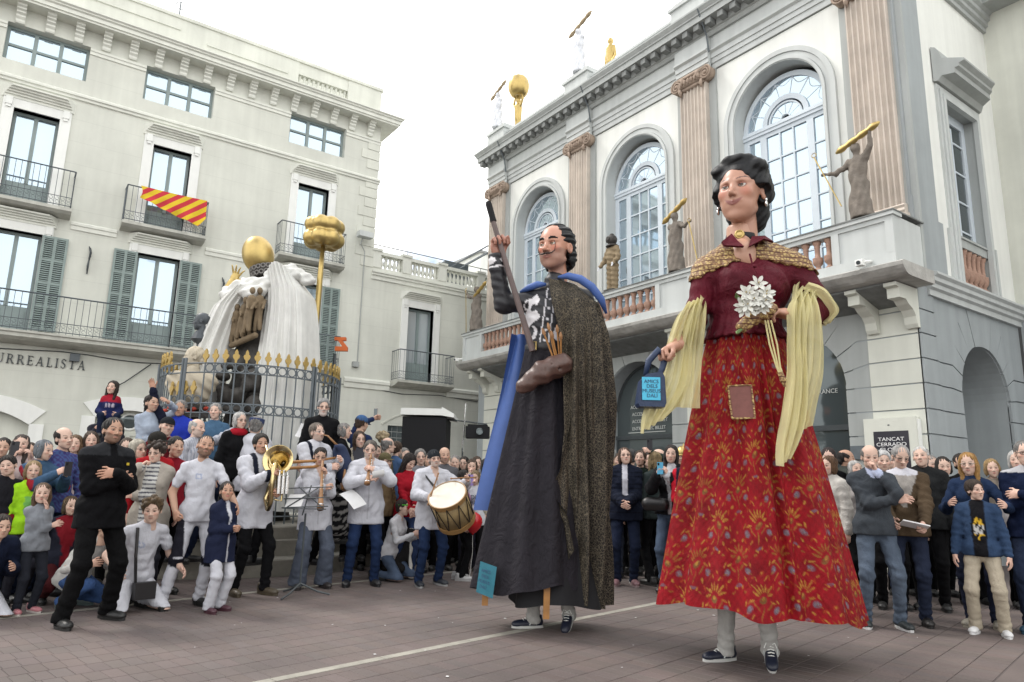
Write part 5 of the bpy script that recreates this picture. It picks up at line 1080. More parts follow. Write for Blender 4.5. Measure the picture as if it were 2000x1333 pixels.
pm('brocade', (0.3,0.02,0.02), 0.7, 0.14, 4, 0.35, 160, src='attr', spec=0.2, wr=0.35)
def chiffon():
    m = pm('chiffon', (0.78,0.72,0.40), 0.8, 0.10, 6, 0.2, 90); N = m.node_tree.nodes; L = m.node_tree.links; b = N['Principled BSDF']; o = N['Material Output']
    t = N.new('ShaderNodeBsdfTranslucent'); t.inputs[0].default_value = (0.78,0.72,0.42,1); tr = N.new('ShaderNodeBsdfTransparent'); a = N.new('ShaderNodeMixShader'); a.inputs[0].default_value = 0.35; c = N.new('ShaderNodeMixShader'); c.inputs[0].default_value = 0.22
    L.new(b.outputs[0], a.inputs[1]); L.new(t.outputs[0], a.inputs[2]); L.new(a.outputs[0], c.inputs[1]); L.new(tr.outputs[0], c.inputs[2]); L.new(c.outputs[0], o.inputs['Surface'])
chiffon()
def lace():
    m = pm('gold_lace', (0.46,0.33,0.13), 0.6, 0.0); t = m.node_tree; N = t.nodes; L = t.links; co = N.new('ShaderNodeTexCoord')
    v = N.new('ShaderNodeTexVoronoi'); v.inputs['Scale'].default_value = 42; L.new(co.outputs['Object'], v.inputs['Vector']); r = N.new('ShaderNodeValToRGB'); e = r.color_ramp.elements; e[0].position = 0.25; e[0].color = (0.50,0.36,0.14,1); e[1].position = 0.62; e[1].color = (0.19,0.10,0.045,1); L.new(v.outputs['Distance'], r.inputs[0])
    w_ = N.new('ShaderNodeTexWave'); w_.bands_direction = 'Z'; w_.inputs['Scale'].default_value = 7.5; w_.inputs['Distortion'].default_value = 2.0; L.new(co.outputs['Object'], w_.inputs['Vector']); r2 = N.new('ShaderNodeValToRGB'); r2.color_ramp.elements[0].position = 0.06; r2.color_ramp.elements[0].color = (0.30,0.12,0.08,1); r2.color_ramp.elements[1].position = 0.16; r2.color_ramp.elements[1].color = (1,1,1,1); L.new(w_.outputs['Fac'], r2.inputs[0])
    mx = N.new('ShaderNodeMixRGB'); mx.blend_type = 'MULTIPLY'; mx.inputs[0].default_value = 1; L.new(r.outputs[0], mx.inputs[1]); L.new(r2.outputs[0], mx.inputs[2]); L.new(mx.outputs[0], N['Principled BSDF'].inputs['Base Color'])
    bp = N.new('ShaderNodeBump'); bp.inputs['Strength'].default_value = 0.8; bp.inputs['Distance'].default_value = 0.01; L.new(v.outputs['Distance'], bp.inputs['Height']); bp.invert = True; L.new(bp.outputs[0], N['Principled BSDF'].inputs['Normal'])
lace()
# ---------------------------------------------------------------- woman in red brocade skirt
GA_ = thing('giant_puppet', 'giant parade figure of a dark haired woman in red brocade skirt and burgundy jacket', 'puppet', (4.944, 3.637, 0), SCR, 'giant parade figures')
HS = 0.585; hM, hR = headM((0.075,-0.02,3.885), HS, 38, nod=0.0, tilt=-0.03)
fp = dict(skin=(0.44,0.235,0.165), lips=(0.16,0.025,0.03), brow=(0.035,0.02,0.02), browt=0.010, browa=0.85, linea=0.85, blush=0.75, shadow=0.8, jaw=1.0, nose=1.02, nw=0.72, lipt=0.6, neck=0.95, w=1.0, cheek=1.08, mouth=1.6, smile=0.024, long=1.05, eyew=0.9)
g = head_sdf(0.0125, fp); sdf_put('head', g, 'puppet_paint', GA_, lambda V: head_cols(V, fp), hM); eyes(GA_, hM, 'iris_brown', gaze=(0.1,0.05), lid=0.28)
g = Grid((-0.62,-0.78,-0.72), (0.62,0.55,0.75), 0.0135)
g.ell((0,-0.10,0.20), (0.40,0.44,0.40), 0.02); g.ell((0,-0.26,-0.20), (0.33,0.25,0.34), 0.08); g.ell((0,-0.30,-0.42), (0.24,0.17,0.14), 0.06)
for s in (-1, 1): g.ell((s*0.33,-0.06,0.02), (0.12,0.24,0.22), 0.06); g.ell((s*0.26,0.10,0.34), (0.16,0.17,0.12), 0.05)
g.ell((0,0.14,0.46), (0.26,0.18,0.11), 0.05); g.ell((0,0.365,-0.08), (0.275,0.26,0.335), 0.025, 'sub')
for s in (-1, 1): g.ell((s*0.40,0.10,-0.16), (0.17,0.155,0.20), 0.03, 'sub')
g.wob(lambda X, Y, Z: 0.010*np.sin(13*(Y+0.6*np.abs(X))+9*Z+2*np.sin(6*X))+0.006*np.sin(48*Y+20*X+36*Z)); sdf_put('hair', g, 'puppet_hair', GA_, M=hM)
bw = MB()
for s in (-1, 1): bw.sphere((s*0.12,-0.47,0.34), (0.14,0.05,0.11), 12, 8)
o = bw.build('hair_bow', 'puppet_hair', GA_, True); o.matrix_local = hM
for s in (-1, 1): o = MB().sphere((s*0.365,0.0,-0.17), (0.02,0.03,0.03), 8, 6).sphere((s*0.365,0.0,-0.23), (0.022,0.045,0.05), 10, 8).build('earring', 'chrome', GA_, True); o.matrix_local = hM
ck = MB().lathe([(0.128,-0.035),(0.133,-0.03),(0.127,0.03),(0.122,0.035)], 28, cap=False).build('choker', 'puppet_hair', GA_, True, loc=(0.07,0.035,3.485), rot=(0.12,0,0))
MB().sphere((0,0,0), (0.045,0.02,0.036), 16, 10).ring((0,-0.012,0), 0.034, 0.008).build('brooch', 'gold', GA_, True, loc=(0.015,-0.095,3.475), rot=(0,0,-0.4))
# jacket; GP: a point laid out on the figure's mid plane brought forward in proportion to its depth
def GP(p, D=5.83, L0=1.924): k = (D+p[1])/D; return ((L0+p[0])*k-L0, p[1], 1.35+(p[2]-1.35)*k)
def gala_torso(g, b=0.0):
    g.ell((0.06,0.0,2.70), (0.275+b,0.225+b,0.30), 0.08); g.ell((0.115,0.0,3.02), (0.345+b,0.245+b,0.27), 0.10); g.cone((0.02,0.02,3.31), (-0.20,0.0,3.17), 0.15+b, 0.13+b, 0.10); g.cone((0.14,0.02,3.33), (0.46,0.02,3.215), 0.15+b, 0.14+b, 0.10)
    for x in (-0.05, 0.20): g.ell((x,-0.165,3.02), (0.15+b,0.14+b,0.15+b), 0.08)
g = Grid((-0.72,-0.65,2.35), (1.05,0.45,3.6), 0.0155); gala_torso(g); g.cone((0.06,0,2.70), (0.06,0.0,2.50), 0.27, 0.37, 0.10)
g.cone((-0.25,0.0,3.15), (-0.375,-0.03,2.72), 0.115, 0.095, 0.05); g.cone((-0.375,-0.03,2.72), GP((-0.50,-0.20,2.545)), 0.088, 0.078, 0.03)
g.cone((0.53,0.02,3.19), (0.69,-0.06,2.83), 0.125, 0.115, 0.05); g.cone((0.69,-0.06,2.83), GP((0.56,-0.28,2.81)), 0.112, 0.09, 0.03)
g.plane((0,0,-1), -2.56); g.ell((0.035,-0.20,3.42), (0.10,0.20,0.16), 0.03, 'sub')
g.wob(lambda X, Y, Z: 0.006*np.sin(9*X+22*Z)*np.sin(20*X+7*Y)+0.010*np.sin(22*np.arctan2(Y,X-0.06))*np.clip((2.85-Z)/0.3,0,1)+0.004*np.sin(48*Z+17*X+10*Y)); sdf_put('jacket', g, 'velvet', GA_)
cn = MB().tube([(0.03,-0.28,3.24),(0.045,-0.335,3.05),(0.045,-0.27,2.85),(0.05,-0.33,2.60)], 0.008, 5); cn.build('jacket_seam', 'velvet', GA_)
for z in (3.12, 2.92, 2.74): MB().sphere((0.05,-0.33 if z > 3 else -0.29,z), (0.018,0.012,0.018), 10, 6).build('button', 'velvet', GA_, True)
g = Grid((-0.72,-0.55,2.9), (1.05,0.45,3.7), 0.016); gala_torso(g, 0.022); g.cone((-0.25,0.0,3.15), (-0.36,-0.02,2.85), 0.135, 0.12, 0.05); g.cone((0.53,0.02,3.19), (0.66,-0.04,2.95), 0.145, 0.135, 0.05)
X = g.ax[0][:,None,None]; Z = g.ax[2][None,None,:]; Y = g.ax[1][None,:,None]; cut = np.where(X < 0.03, 3.24+(X-0.03)*0.42, 3.25-0.13*(X-0.03))+0.012*np.sin(60*X); g.d = np.maximum(g.d, (cut-Z)*0.8+0*g.d); g.ell((0.05,-0.10,3.50), (0.135,0.24,0.20), 0.02, 'sub')
g.wob(lambda X, Y, Z: 0.004*np.sin(70*Z+14*X)); sdf_put('lace_shawl', g, 'gold_lace', GA_)
for P_ in ([(-0.02,-0.30,3.30),(-0.155,-0.215,3.335),(-0.17,-0.20,3.375),(-0.06,-0.12,3.475),(-0.035,-0.20,3.38)], [(0.02,-0.30,3.30),(0.165,-0.26,3.385),(0.26,-0.22,3.375),(0.235,-0.09,3.475),(0.10,-0.16,3.44)]):
    n = len(P_); q = MB().add(P_+[(x,y+0.028,z-0.006) for x, y, z in P_], [tuple(range(n)), tuple(range(2*n-1,n-1,-1))]+[((i+1)%n, i, i+n, (i+1)%n+n) for i in range(n)]); q.build('lapel', 'velvet', GA_)
g = Grid((-0.2,-0.25,3.05), (0.3,0.25,3.6), 0.02); g.cone((0.06,0.03,3.6), (0.05,0.02,3.25), 0.11, 0.13, 0.02); g.ell((0.04,-0.08,3.28), (0.12,0.13,0.16), 0.05); sdf_put('neckline', g, 'puppet_paint', GA_, lambda V: np.tile((0.48,0.27,0.19), (len(V),1)))
# arms and hands
def giant_hand(name, par, wrist, yd, zd, pose, mirror, sc, col, h=0.0042):
    V, F = hand_mesh(pose, h); V = V*sc; V = V.copy()
    if mirror: V[:,0] *= -1; F = F[:,::-1]
    y_ = np.array(yd, float); y_ /= np.linalg.norm(y_); z_ = np.array(zd, float); z_ -= y_*(z_@y_); z_ /= np.linalg.norm(z_); x_ = np.cross(y_, z_)
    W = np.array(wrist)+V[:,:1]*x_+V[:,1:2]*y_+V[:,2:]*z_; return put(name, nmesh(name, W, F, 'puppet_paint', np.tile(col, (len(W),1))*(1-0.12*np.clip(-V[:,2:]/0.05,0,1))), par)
hc_ = np.array((0.43,0.225,0.155))
giant_hand('hand', GA_, GP((-0.535,-0.245,2.50)), (-0.75,-0.35,-0.35), (-0.5,0.1,0.95), 'grip', False, 1.75, hc_)
giant_hand('hand', GA_, GP((0.44,-0.38,2.80)), (-0.9,-0.25,0.12), (0.1,-0.3,0.95), 'hold', True, 1.75, hc_)
MB().tube([GP((-0.49,-0.19,2.56)),GP((-0.56,-0.27,2.475))], [0.052,0.043], 12).build('forearm', 'puppet_paint', GA_, True); MB().tube([GP((0.60,-0.25,2.82)),GP((0.41,-0.39,2.80))], [0.06,0.043], 12).build('forearm', 'puppet_paint', GA_, True)
for o in GA_.children:
    if o.name.startswith('forearm'): at = o.data.color_attributes.new('Col', 'FLOAT_COLOR', 'POINT'); at.data.foreach_set('color', np.tile((*hc_,1), (len(o.data.vertices),1)).astype(np.float32).ravel())
# skirt with brocade pattern
def brocade(u, v, V):
    th = u*2*PI; a = th*1.02; b = (2.62-V[:,2])+0.10*np.cos(th+1.1)*v; a0, b0 = a, b
    a = a+0.010*np.sin(b*23+2*np.sin(a0*9))+0.006*np.sin(b0*51); b = b+0.010*np.sin(a0*19+1.5*np.sin(b0*8))+0.006*np.sin(a0*47)
    col = np.tile((0.20,0.0025,0.007), (len(u),1)); n1 = np.sin(a*9+3*np.sin(b*7))*np.sin(b*11+2*np.sin(a*5)); col *= (1+0.22*n1)[:,None]
    TW, TH = 0.39, 0.46; a = a*0.86; b = b*0.87; fray = 0.62+0.38*np.sin(a0*173+3*np.sin(b0*61))*np.sin(b0*149+3*np.sin(a0*67))
    def ell_(x, y, cx, cy, rx, ry, rot): c, s = math.cos(rot), math.sin(rot); X = (x-cx)*c+(y-cy)*s; Y = -(x-cx)*s+(y-cy)*c; return 1-np.sqrt((X/rx)**2+(Y/ry)**2)
    def lay(m, c, soft=5.0, amt=1.0): q = (np.clip(m*soft, 0, 1)*fray)[:,None]*amt; col[:] = col*(1-q)+np.array(c)*q
    gold, gold2, org, blu, grn, rose = (0.36,0.185,0.03), (0.24,0.10,0.018), (0.30,0.045,0.010), (0.12,0.115,0.155), (0.12,0.095,0.025), (0.27,0.006,0.012)
    for half in (0, 1):
        x = (a/TW+0.5*half) % 1.0*TW-TW/2; y = (b/TH+0.5*half) % 1.0*TH-TH/2
        lay(ell_(x,y,0,0.02,0.075,0.065,0), rose, 3, 0.9); lay(ell_(x,y,0.0,-0.13,0.05,0.035,0), rose, 3, 0.8)
        for r in np.linspace(-1.3, 1.3, 7): lay(ell_(x,y,0.062*math.sin(r),-0.012-0.058*math.cos(r),0.0095,0.030,r), gold if half else gold2)
        for sx in (-1, 1):
            for (cx, cy, rx, ry, ro, c) in ((0.045,0.045,0.008,0.04,0.8,gold2),(0.078,0.02,0.008,0.026,1.9,gold),(0.118,0.022,0.007,0.022,-0.5,gold),(0.13,0.105,0.008,0.018,0.6,org),(0.066,0.112,0.007,0.022,-0.7,gold),(0.04,-0.125,0.007,0.018,0.7,gold),(0.142,-0.045,0.008,0.017,1.2,gold2),(0.10,-0.075,0.006,0.022,0.3,org),(0.03,0.16,0.009,0.016,0.9,gold),(0.085,-0.15,0.006,0.018,1.3,gold2),(0.12,0.16,0.006,0.02,-0.9,gold)): lay(ell_(x,y,sx*cx,cy,rx,ry,sx*ro), c)
            lay(ell_(x,y,sx*0.095,0.065,0.030,0.025,sx*0.4), blu, 4); lay(ell_(x,y,sx*0.095,0.063,0.017,0.013,0.5), (0.19,0.175,0.185), 3); lay(ell_(x,y,sx*0.095,0.065,0.007,0.006,0), (0.10,0.08,0.10), 3)
        lay(ell_(x,y,0,0.005,0.030,0.025,0), grn, 4); lay(ell_(x,y,0,-0.004,0.015,0.013,0), gold, 4); lay(ell_(x,y,0,0.085,0.006,0.05,0), gold2); lay(ell_(x,y,0,0.15,0.034,0.011,0), blu, 4, 0.9); lay(ell_(x,y,0,-0.165,0.018,0.016,0), org, 4); lay(ell_(x,y,0,-0.165,0.007,0.007,0), gold, 4)
    w_ = 0.88+0.24*(np.sin(a0*91)*np.sin(b0*87)*0.5+0.5); return col*w_[:,None]
def gala_skirt(U, v):
    th = U*2*PI; x0, y0 = 0.06, 0.0; rt = 0.285; w = v**0.93
    pl = (0.7*np.sin(10*th+0.7+0.5*np.sin(2*th))+0.45*np.sin(17*th+2.0+0.6*np.sin(3*th))+0.5*np.sin(6*th+1.0)); amp = 0.024+0.055*v*(1-0.45*v)
    seam = np.exp(-((th-4.72)/0.05)**2)*0.07*np.minimum(1, v*3)-np.exp(-((th-4.80)/0.05)**2)*0.03*np.minimum(1,v*3)
    hx = 0.725*(1+0.03*np.sin(2*th)); R = rt+(hx-rt)*w+pl*amp-seam
    X = x0+R*np.cos(th)*(1.0)+0.05*v*np.cos(th)+0.035*v; Y = y0+R*np.sin(th)*0.90; zb = 0.395-0.065*np.cos(th)-0.035*np.sin(th)+0.018*np.sin(5*th+1)+0.012*np.sin(11*th); Z = 2.64+(zb-2.64)*v
    return X, Y, Z
cloth_grid('skirt', gala_skirt, 820, 300, 'brocade', GA_, brocade)
def patch(U, v):
    x = -0.215+0.155*U; z = 1.86+0.26*v; r = 0.285+(0.80-0.285)*((2.64-z)/2.3)**0.93+0.035; return x, -np.sqrt(np.maximum(0.01, (r)**2-((x-0.08))**2))*0.90-0.05, z
pm('peep_mesh', (0.16,0.055,0.045), 0.7, 0.15, 30); cloth_grid('peep_window', patch, 10, 10, 'peep_mesh', GA_)
bd = [patch(np.array(u), np.array(v)) for u, v in ((0,0),(0.5,0),(1,0),(1,0.5),(1,1),(0.5,1),(0,1),(0,0.5),(0,0))]; MB().tube([(float(p[0]),float(p[1])-0.004,float(p[2])) for p in bd], 0.008, 5).build('peep_border', 'gold_lace', GA_)
# yellow chiffon scarf over both forearms (centre line, half width direction, folds)
def strip(name, pts, wid, par, folds=5, amp=0.03, nu=60, nv=40, mat='chiffon', seed=0, warp=True, **k):
    P_ = np.array([GP(q) for q in pts] if warp else pts, float); W_ = np.array(wid, float); t = np.linspace(0, 1, len(P_)); r = np.random.RandomState(seed); ph = r.uniform(0, 6, 4)
    def cr(A, x):
        n = len(A); i = np.clip((x*(n-1)).astype(int), 0, n-2); f = (x*(n-1)-i)[...,None]; p0, p1, p2, p3 = A[np.clip(i-1,0,n-1)], A[i], A[i+1], A[np.clip(i+2,0,n-1)]
        return 0.5*((2*p1)+(-p0+p2)*f+(2*p0-5*p1+4*p2-p3)*f**2+(-p0+3*p1-3*p2+p3)*f**3)
    def fn(U, v):
        C = cr(P_, U); D = cr(W_, U); s = (v-0.5)*2; nrm = np.cross(D, np.gradient(C, axis=0)); nrm /= np.maximum(1e-6, np.linalg.norm(nrm, axis=-1, keepdims=True))
        f = amp*(np.sin(folds*PI*s+ph[0]+1.5*np.sin(U*3+ph[1]))+0.4*np.sin(folds*2.3*PI*s+ph[2]+U*5)); Q = C+D*s[...,None]+nrm*f[...,None]; return Q[...,0], Q[...,1], Q[...,2]
    return cloth_grid(name, fn, nu, nv, mat, par, **k)
strip('scarf', [(-0.30,-0.02,2.86),(-0.35,-0.14,2.90),(-0.42,-0.23,2.78),(-0.50,-0.25,2.50),(-0.56,-0.24,2.20),(-0.66,-0.22,1.98),(-0.74,-0.2,1.83)], [(0.05,0.05,0.05),(0.07,0.02,0.04),(0.10,0.02,0.03),(0.12,0.02,0.03),(0.15,0.02,0.03),(0.16,0.03,0.05),(0.11,0.04,0.07)], GA_, folds=4, amp=0.022, seed=1)
strip('scarf', [(-0.30,-0.06,2.88),(-0.34,-0.20,2.80),(-0.37,-0.22,2.62),(-0.40,-0.18,2.40),(-0.43,-0.16,2.18),(-0.47,-0.16,1.98)], [(0.05,0.04,0.05),(0.08,0.02,0.02),(0.09,0.02,0.0),(0.09,0.03,0.0),(0.10,0.03,0.0),(0.12,0.03,0.0)], GA_, folds=3, amp=0.025, seed=2)
strip('scarf', [(0.66,0.12,3.0),(0.60,-0.05,3.03),(0.58,-0.28,2.99),(0.60,-0.42,2.85),(0.60,-0.44,2.60),(0.57,-0.45,2.30),(0.50,-0.46,2.0),(0.46,-0.47,1.80)], [(0.08,0.02,-0.06),(0.10,0.04,-0.04),(0.10,0.03,0),(0.125,0.02,0),(0.13,0.02,0),(0.13,0.02,0),(0.12,0.02,0.03),(0.11,0.02,0.05)], GA_, folds=4, amp=0.022, seed=3)
strip('scarf', [(0.62,-0.25,3.0),(0.54,-0.42,2.86),(0.50,-0.46,2.60),(0.49,-0.48,2.30),(0.46,-0.50,2.0),(0.40,-0.52,1.75),(0.33,-0.53,1.56)], [(0.10,0.02,0),(0.10,0.03,0),(0.08,0.04,0),(0.08,0.04,0),(0.10,0.04,0),(0.10,0.04,0.03),(0.05,0.04,0.04)], GA_, folds=3, amp=0.028, seed=4)
strip('scarf', [(0.56,-0.10,3.02),(0.70,-0.16,2.95),(0.78,-0.14,2.82),(0.74,-0.10,2.72)], [(0.0,-0.14,0.02),(0.0,-0.17,0.03),(0.02,-0.16,0.0),(0.0,-0.12,0.0)], GA_, folds=3, amp=0.02, nu=24, seed=5)
# bouquet
BQ = thing('bouquet', 'bouquet of white lilies with yellow ribbons held by the giant woman', 'bouquet', tuple(Vector((4.944, 3.637, 0))+Matrix.Rotation(SCR,3,'Z')@Vector((-0.235,0.02,-0.185))), SCR)
g = Grid((-0.05,-0.75,2.66), (0.45,-0.35,3.0), 0.014); g.ell((0.24,-0.50,2.845), (0.16,0.11,0.055), 0.02, rot=rotm('y',-0.5)); g.cone((0.10,-0.54,2.76), (0.36,-0.46,2.93), 0.05, 0.05, 0.03); g.wob(lambda X, Y, Z: 0.012*np.sin(70*X)*np.sin(60*Z)); sdf_put('paper_wrap', g, 'gold_lace', BQ)
pm('petal', (0.62,0.62,0.57), 0.6, 0.06, 20); pm('leaf_green', (0.10,0.17,0.05), 0.6, 0.3, 20)
rg = random.Random(8)
def lily():
    m = MB()
    for i in range(6):
        a = i*PI/3; pts = []
        for t in (0, 0.35, 0.7, 1.0):
            wd = 0.018*math.sin(PI*min(1, t*0.9+0.08))+0.002; r = 0.015+0.07*t; z = 0.055*t-0.03*t*t; pts += [(r*math.cos(a)-wd*math.sin(a), r*math.sin(a)+wd*math.cos(a), z), (r*math.cos(a), r*math.sin(a), z-0.006), (r*math.cos(a)+wd*math.sin(a), r*math.sin(a)-wd*math.cos(a), z)]
        m.add(pts, [(k*3+j, k*3+j+1, k*3+j+4, k*3+j+3) for k in range(3) for j in range(2)])
    return m.mesh('lily', 'petal', True)
lm_ = lily(); stm = MB().sphere((0,0,0.03), (0.006,0.006,0.02), 6, 5).mesh('stamen', 'gold', True)
for i in range(17):
    x = 0.17+rg.gauss(0, 0.075); z = 2.93+rg.gauss(0, 0.065)+(x-0.17)*0.3; d = Vector((x-0.24, -0.8+rg.uniform(-0.3,0.3), z-2.84)).normalized(); o = put('lily', lm_, BQ, scale=(1,)*3); o.matrix_local = Matrix.Translation((0.19+(x-0.19)*0.8,-0.61-0.05*rg.random(),2.92+(z-2.92)*0.8))@d.to_track_quat('Z','Y').to_matrix().to_4x4()@Matrix.Scale(0.85,4); put('stamen', stm, o)
for i in range(9): x = 0.2+rg.gauss(0,0.11); z = 2.88+rg.gauss(0,0.08); d = Vector((x-0.24,-0.5,z-2.84)).normalized(); MB().tube([(0.24,-0.52,2.85),(x,-0.57,z),(x+d.x*0.04,-0.6,z+d.z*0.05)], [0.006,0.016,0.003], 5).build('leaf', 'leaf_green', BQ)
for dx in (0, 0.02, 0.045): MB().tube([(0.27+dx,-0.56,2.80),(0.28+dx*1.3,-0.60,2.6),(0.31+dx*0.6,-0.64,2.42),(0.33+dx*0.5,-0.65,2.36)], 0.007, 5).build('ribbon', 'chiffon', BQ)
MB().tube([(0.33,-0.65,2.38),(0.35,-0.655,2.32),(0.36,-0.65,2.27)], [0.02,0.024,0.008], 6).build('tassel', 'gold_lace', BQ)
# bag with printed panel
BG = thing('tote_bag', 'dark blue bag with light blue printed panel hanging from the giant woman\'s hand', 'bag', tuple(Vector((4.944, 3.637, 0))+Matrix.Rotation(SCR,3,'Z')@Vector((-0.058,0.02,-0.045))), SCR)
pm('bag_navy', (0.012,0.028,0.075), 0.5, 0.2, 12, 0.2, 40); pm('bag_print', (0.06,0.42,0.62), 0.5, 0.08, 10); pm('print_dark', (0.02,0.05,0.12), 0.6, 0.0)
bq = MB(); tp = [(-0.845,2.20),(-0.80,2.245),(-0.685,2.265),(-0.665,2.225),(-0.655,2.02),(-0.67,1.985),(-0.86,1.985),(-0.875,2.01)][::-1]
bq.prism([(x+0.006,z) for x, z in tp], -0.40, -0.27).prism([(x*0.985-0.011,z*0.985+0.03) for x, z in tp], -0.415, -0.255); bq.build('pouch', 'bag_navy', BG)
MB().tube([(-0.80,-0.34,2.24),(-0.77,-0.33,2.36),(-0.69,-0.33,2.45),(-0.63,-0.31,2.40),(-0.66,-0.31,2.30),(-0.69,-0.33,2.24)], [0.02,0.028,0.03,0.03,0.026,0.02], 7).build('handle', 'bag_navy', BG, True)
P0 = MB().box(-0.842,-0.70,-0.424,-0.4155,2.035,2.215); P0.build('print_panel', 'bag_print', BG)
for i, s_ in enumerate(('AMICS', 'DELS', 'MUSEUS', 'DAL\u00cd')): text('print_lettering', s_, 0.040, BG, (-0.77+0.005*(i%2), -0.426, 2.168-i*0.037), (PI/2,0,0), 'print_dark', ext=0.001, align='CENTER')
# ---------------------------------------------------------------- man with upturned moustache, staff and cape
DA = thing('giant_puppet', 'giant parade figure of a moustached man in black shirt, robe and leopard cape', 'puppet', (4.423, 5.41, 0), SCR, 'giant parade figures')
HS = 0.50; hM, hR = headM((-0.045,-0.02,3.73), HS, 33, nod=-0.03, tilt=0.0)
fp = dict(skin=(0.47,0.235,0.16), lips=(0.26,0.09,0.075), brow=(0.02,0.015,0.015), browt=0.019, browa=0.85, linea=0.8, blush=1.0, shadow=0.9, jaw=1.12, nose=1.15, nw=0.85, neck=0.98, w=1.0, mouth=1.3, lipt=0.75, beard=1, bcol=(0.23,0.165,0.145), bmix=0.6)
g = head_sdf(0.0125, fp)
def dcols(V):
    C = head_cols(V, fp); m = np.clip((V[:,2]-0.13)/0.1, 0, 1)*(V[:,1] > 0); C = C*(1-0.35*m[:,None])+np.array((0.56,0.30,0.23))*0.35*m[:,None]; return C
sdf_put('head', g, 'puppet_paint', DA, dcols, hM); eyes(DA, hM, 'iris_hazel', gaze=(0.15,0.12), lid=0.35, lidm='lid_dali')
g = Grid((-0.55,-0.75,-0.72), (0.55,0.5,0.65), 0.0135); g.ell((0,-0.11,0.165), (0.365,0.42,0.375), 0.02); g.ell((0,-0.30,-0.22), (0.28,0.20,0.26), 0.08)
for s in (-1, 1): g.ell((s*0.29,-0.20,-0.15), (0.08,0.14,0.26), 0.05)
g.ell((0,0.40,0.10), (0.30,0.42,0.45), 0.02, 'sub'); g.plane((0,0,-1), 0.52, 0.03)
for s in (-1, 1): g.ell((s*0.40,0.09,-0.13), (0.17,0.17,0.24), 0.02, 'sub')
g.wob(lambda X, Y, Z: 0.010*np.sin(46*Z+10*Y)+0.006*np.sin(70*Z+30*X)); sdf_put('hair', g, 'puppet_hair', DA, M=hM)
mo = MB()
for s in (-1, 1): mo.tube([(s*0.005,0.425,-0.215),(s*0.06,0.42,-0.225),(s*0.13,0.385,-0.215),(s*0.185,0.36,-0.165),(s*0.205,0.36,-0.07),(s*0.19,0.37,0.02),(s*0.175,0.375,0.05)], [0.016,0.016,0.012,0.009,0.007,0.006,0.004], 6)
o = mo.build('moustache', 'puppet_hair', DA, True); o.matrix_local = hM
eb = MB()
for s in (-1, 1): eb.tube([(s*0.05,0.372,0.105),(s*0.10,0.366,0.135),(s*0.17,0.325,0.135),(s*0.215,0.28,0.10)], [0.012,0.018,0.015,0.007], 6)
o = eb.build('eyebrow', 'puppet_hair', DA, True); o.matrix_local = hM
# shirt: black with white scrolled embroidery
def shirt_cols(V):
    x, y, z = V[:,0], V[:,1], V[:,2]; C = np.tile((0.012,0.012,0.016), (len(V),1)); cx = -0.155+0.13*(z-2.7); f = (y < 0.02); d = x-cx
    def paint(m, c=(0.72,0.70,0.72)): C[m & f] = c
    for s in (-1, 1):
        e = s*d; w = 0.055+0.035*np.sin((z-2.72)*9)+0.02*np.sin((z-2.7)*31); cc = 0.155+0.025*np.sin((z-2.75)*8); paint((np.abs(e-cc) < w*np.clip((3.24-z)/0.10,0,1)*np.clip((z-2.86)/0.1,0.0,1)) & (z > 2.86) & (z < 3.22))
        paint((((e-0.20)/0.055)**2+((z-3.10)/0.06)**2 < 1) & (((e-0.215)/0.03)**2+((z-3.10)/0.035)**2 > 1)); C[(((e-0.155)/0.028)**2+((z-3.06)/0.04)**2 < 1) & f] = (0.012,0.012,0.016)
        t = ((e-0.14)/0.06)**2+((z-2.80)/0.075)**2; paint((t < 1) & (((e-0.165)/0.05)**2+((z-2.815)/0.06)**2 > 1))
        paint((np.abs(np.abs(d)-0.042) < 0.006) & (z > 2.66) & (z < 3.28))
    for zb in (2.72, 2.83, 2.94, 3.05, 3.15): paint((d**2+(z-zb)**2 < 0.012**2))
    ft = np.abs((x+0.64)*0.95) < 0.12
    c2 = (z > 3.44) & (z < 3.62) & (x < -0.45); C[c2 & (((x+0.70)/0.045)**2+((z-3.535)/0.035)**2 < 1)] = (0.75,0.73,0.75); C[c2 & (((x+0.59)/0.018)**2+((z-3.54)/0.018)**2 < 1)] = (0.75,0.73,0.75); C[(x < -0.45) & (np.abs(z-3.475-0.12*(x+0.64)) < 0.008)] = (0.7,0.68,0.7)
    return C
pm('shirt_satin', (0.01,0.01,0.012), 0.5, 0.08, 10, 0.1, 60, src='attr')
g = Grid((-0.9,-0.5,2.5), (0.65,0.5,3.62), 0.0125)
g.ell((-0.09,0.0,2.98), (0.255,0.18,0.34), 0.06); g.cone((-0.05,0.02,3.28), (-0.28,0.03,3.17), 0.10, 0.10, 0.06); g.cone((-0.05,0.02,3.28), (0.26,0.03,3.20), 0.10, 0.11, 0.06); g.ell((-0.13,0.0,2.70), (0.20,0.165,0.16), 0.06); g.cone((-0.06,0.0,3.28), (-0.045,0.0,3.375), 0.115, 0.108, 0.02)
g.cone((-0.27,0.03,3.17), (-0.565,-0.04,3.11), 0.105, 0.095, 0.04); g.cone((-0.565,-0.04,3.11), (-0.64,-0.10,3.48), 0.095, 0.078, 0.03); g.cone((-0.64,-0.10,3.46), (-0.645,-0.105,3.59), 0.080, 0.088, 0.01)
g.wob(lambda X, Y, Z: 0.005*np.sin(50*X+30*Z)*np.sin(24*Z)+0.003*np.sin(80*Z+20*X)); sdf_put('shirt', g, 'shirt_satin', DA, shirt_cols)
hc_ = np.array((0.43,0.205,0.15)); giant_hand('hand', DA, (-0.64,-0.10,3.60), (-0.05,-0.15,1.0), (-0.55,0.8,0.0), 'grip', False, 1.95, hc_)
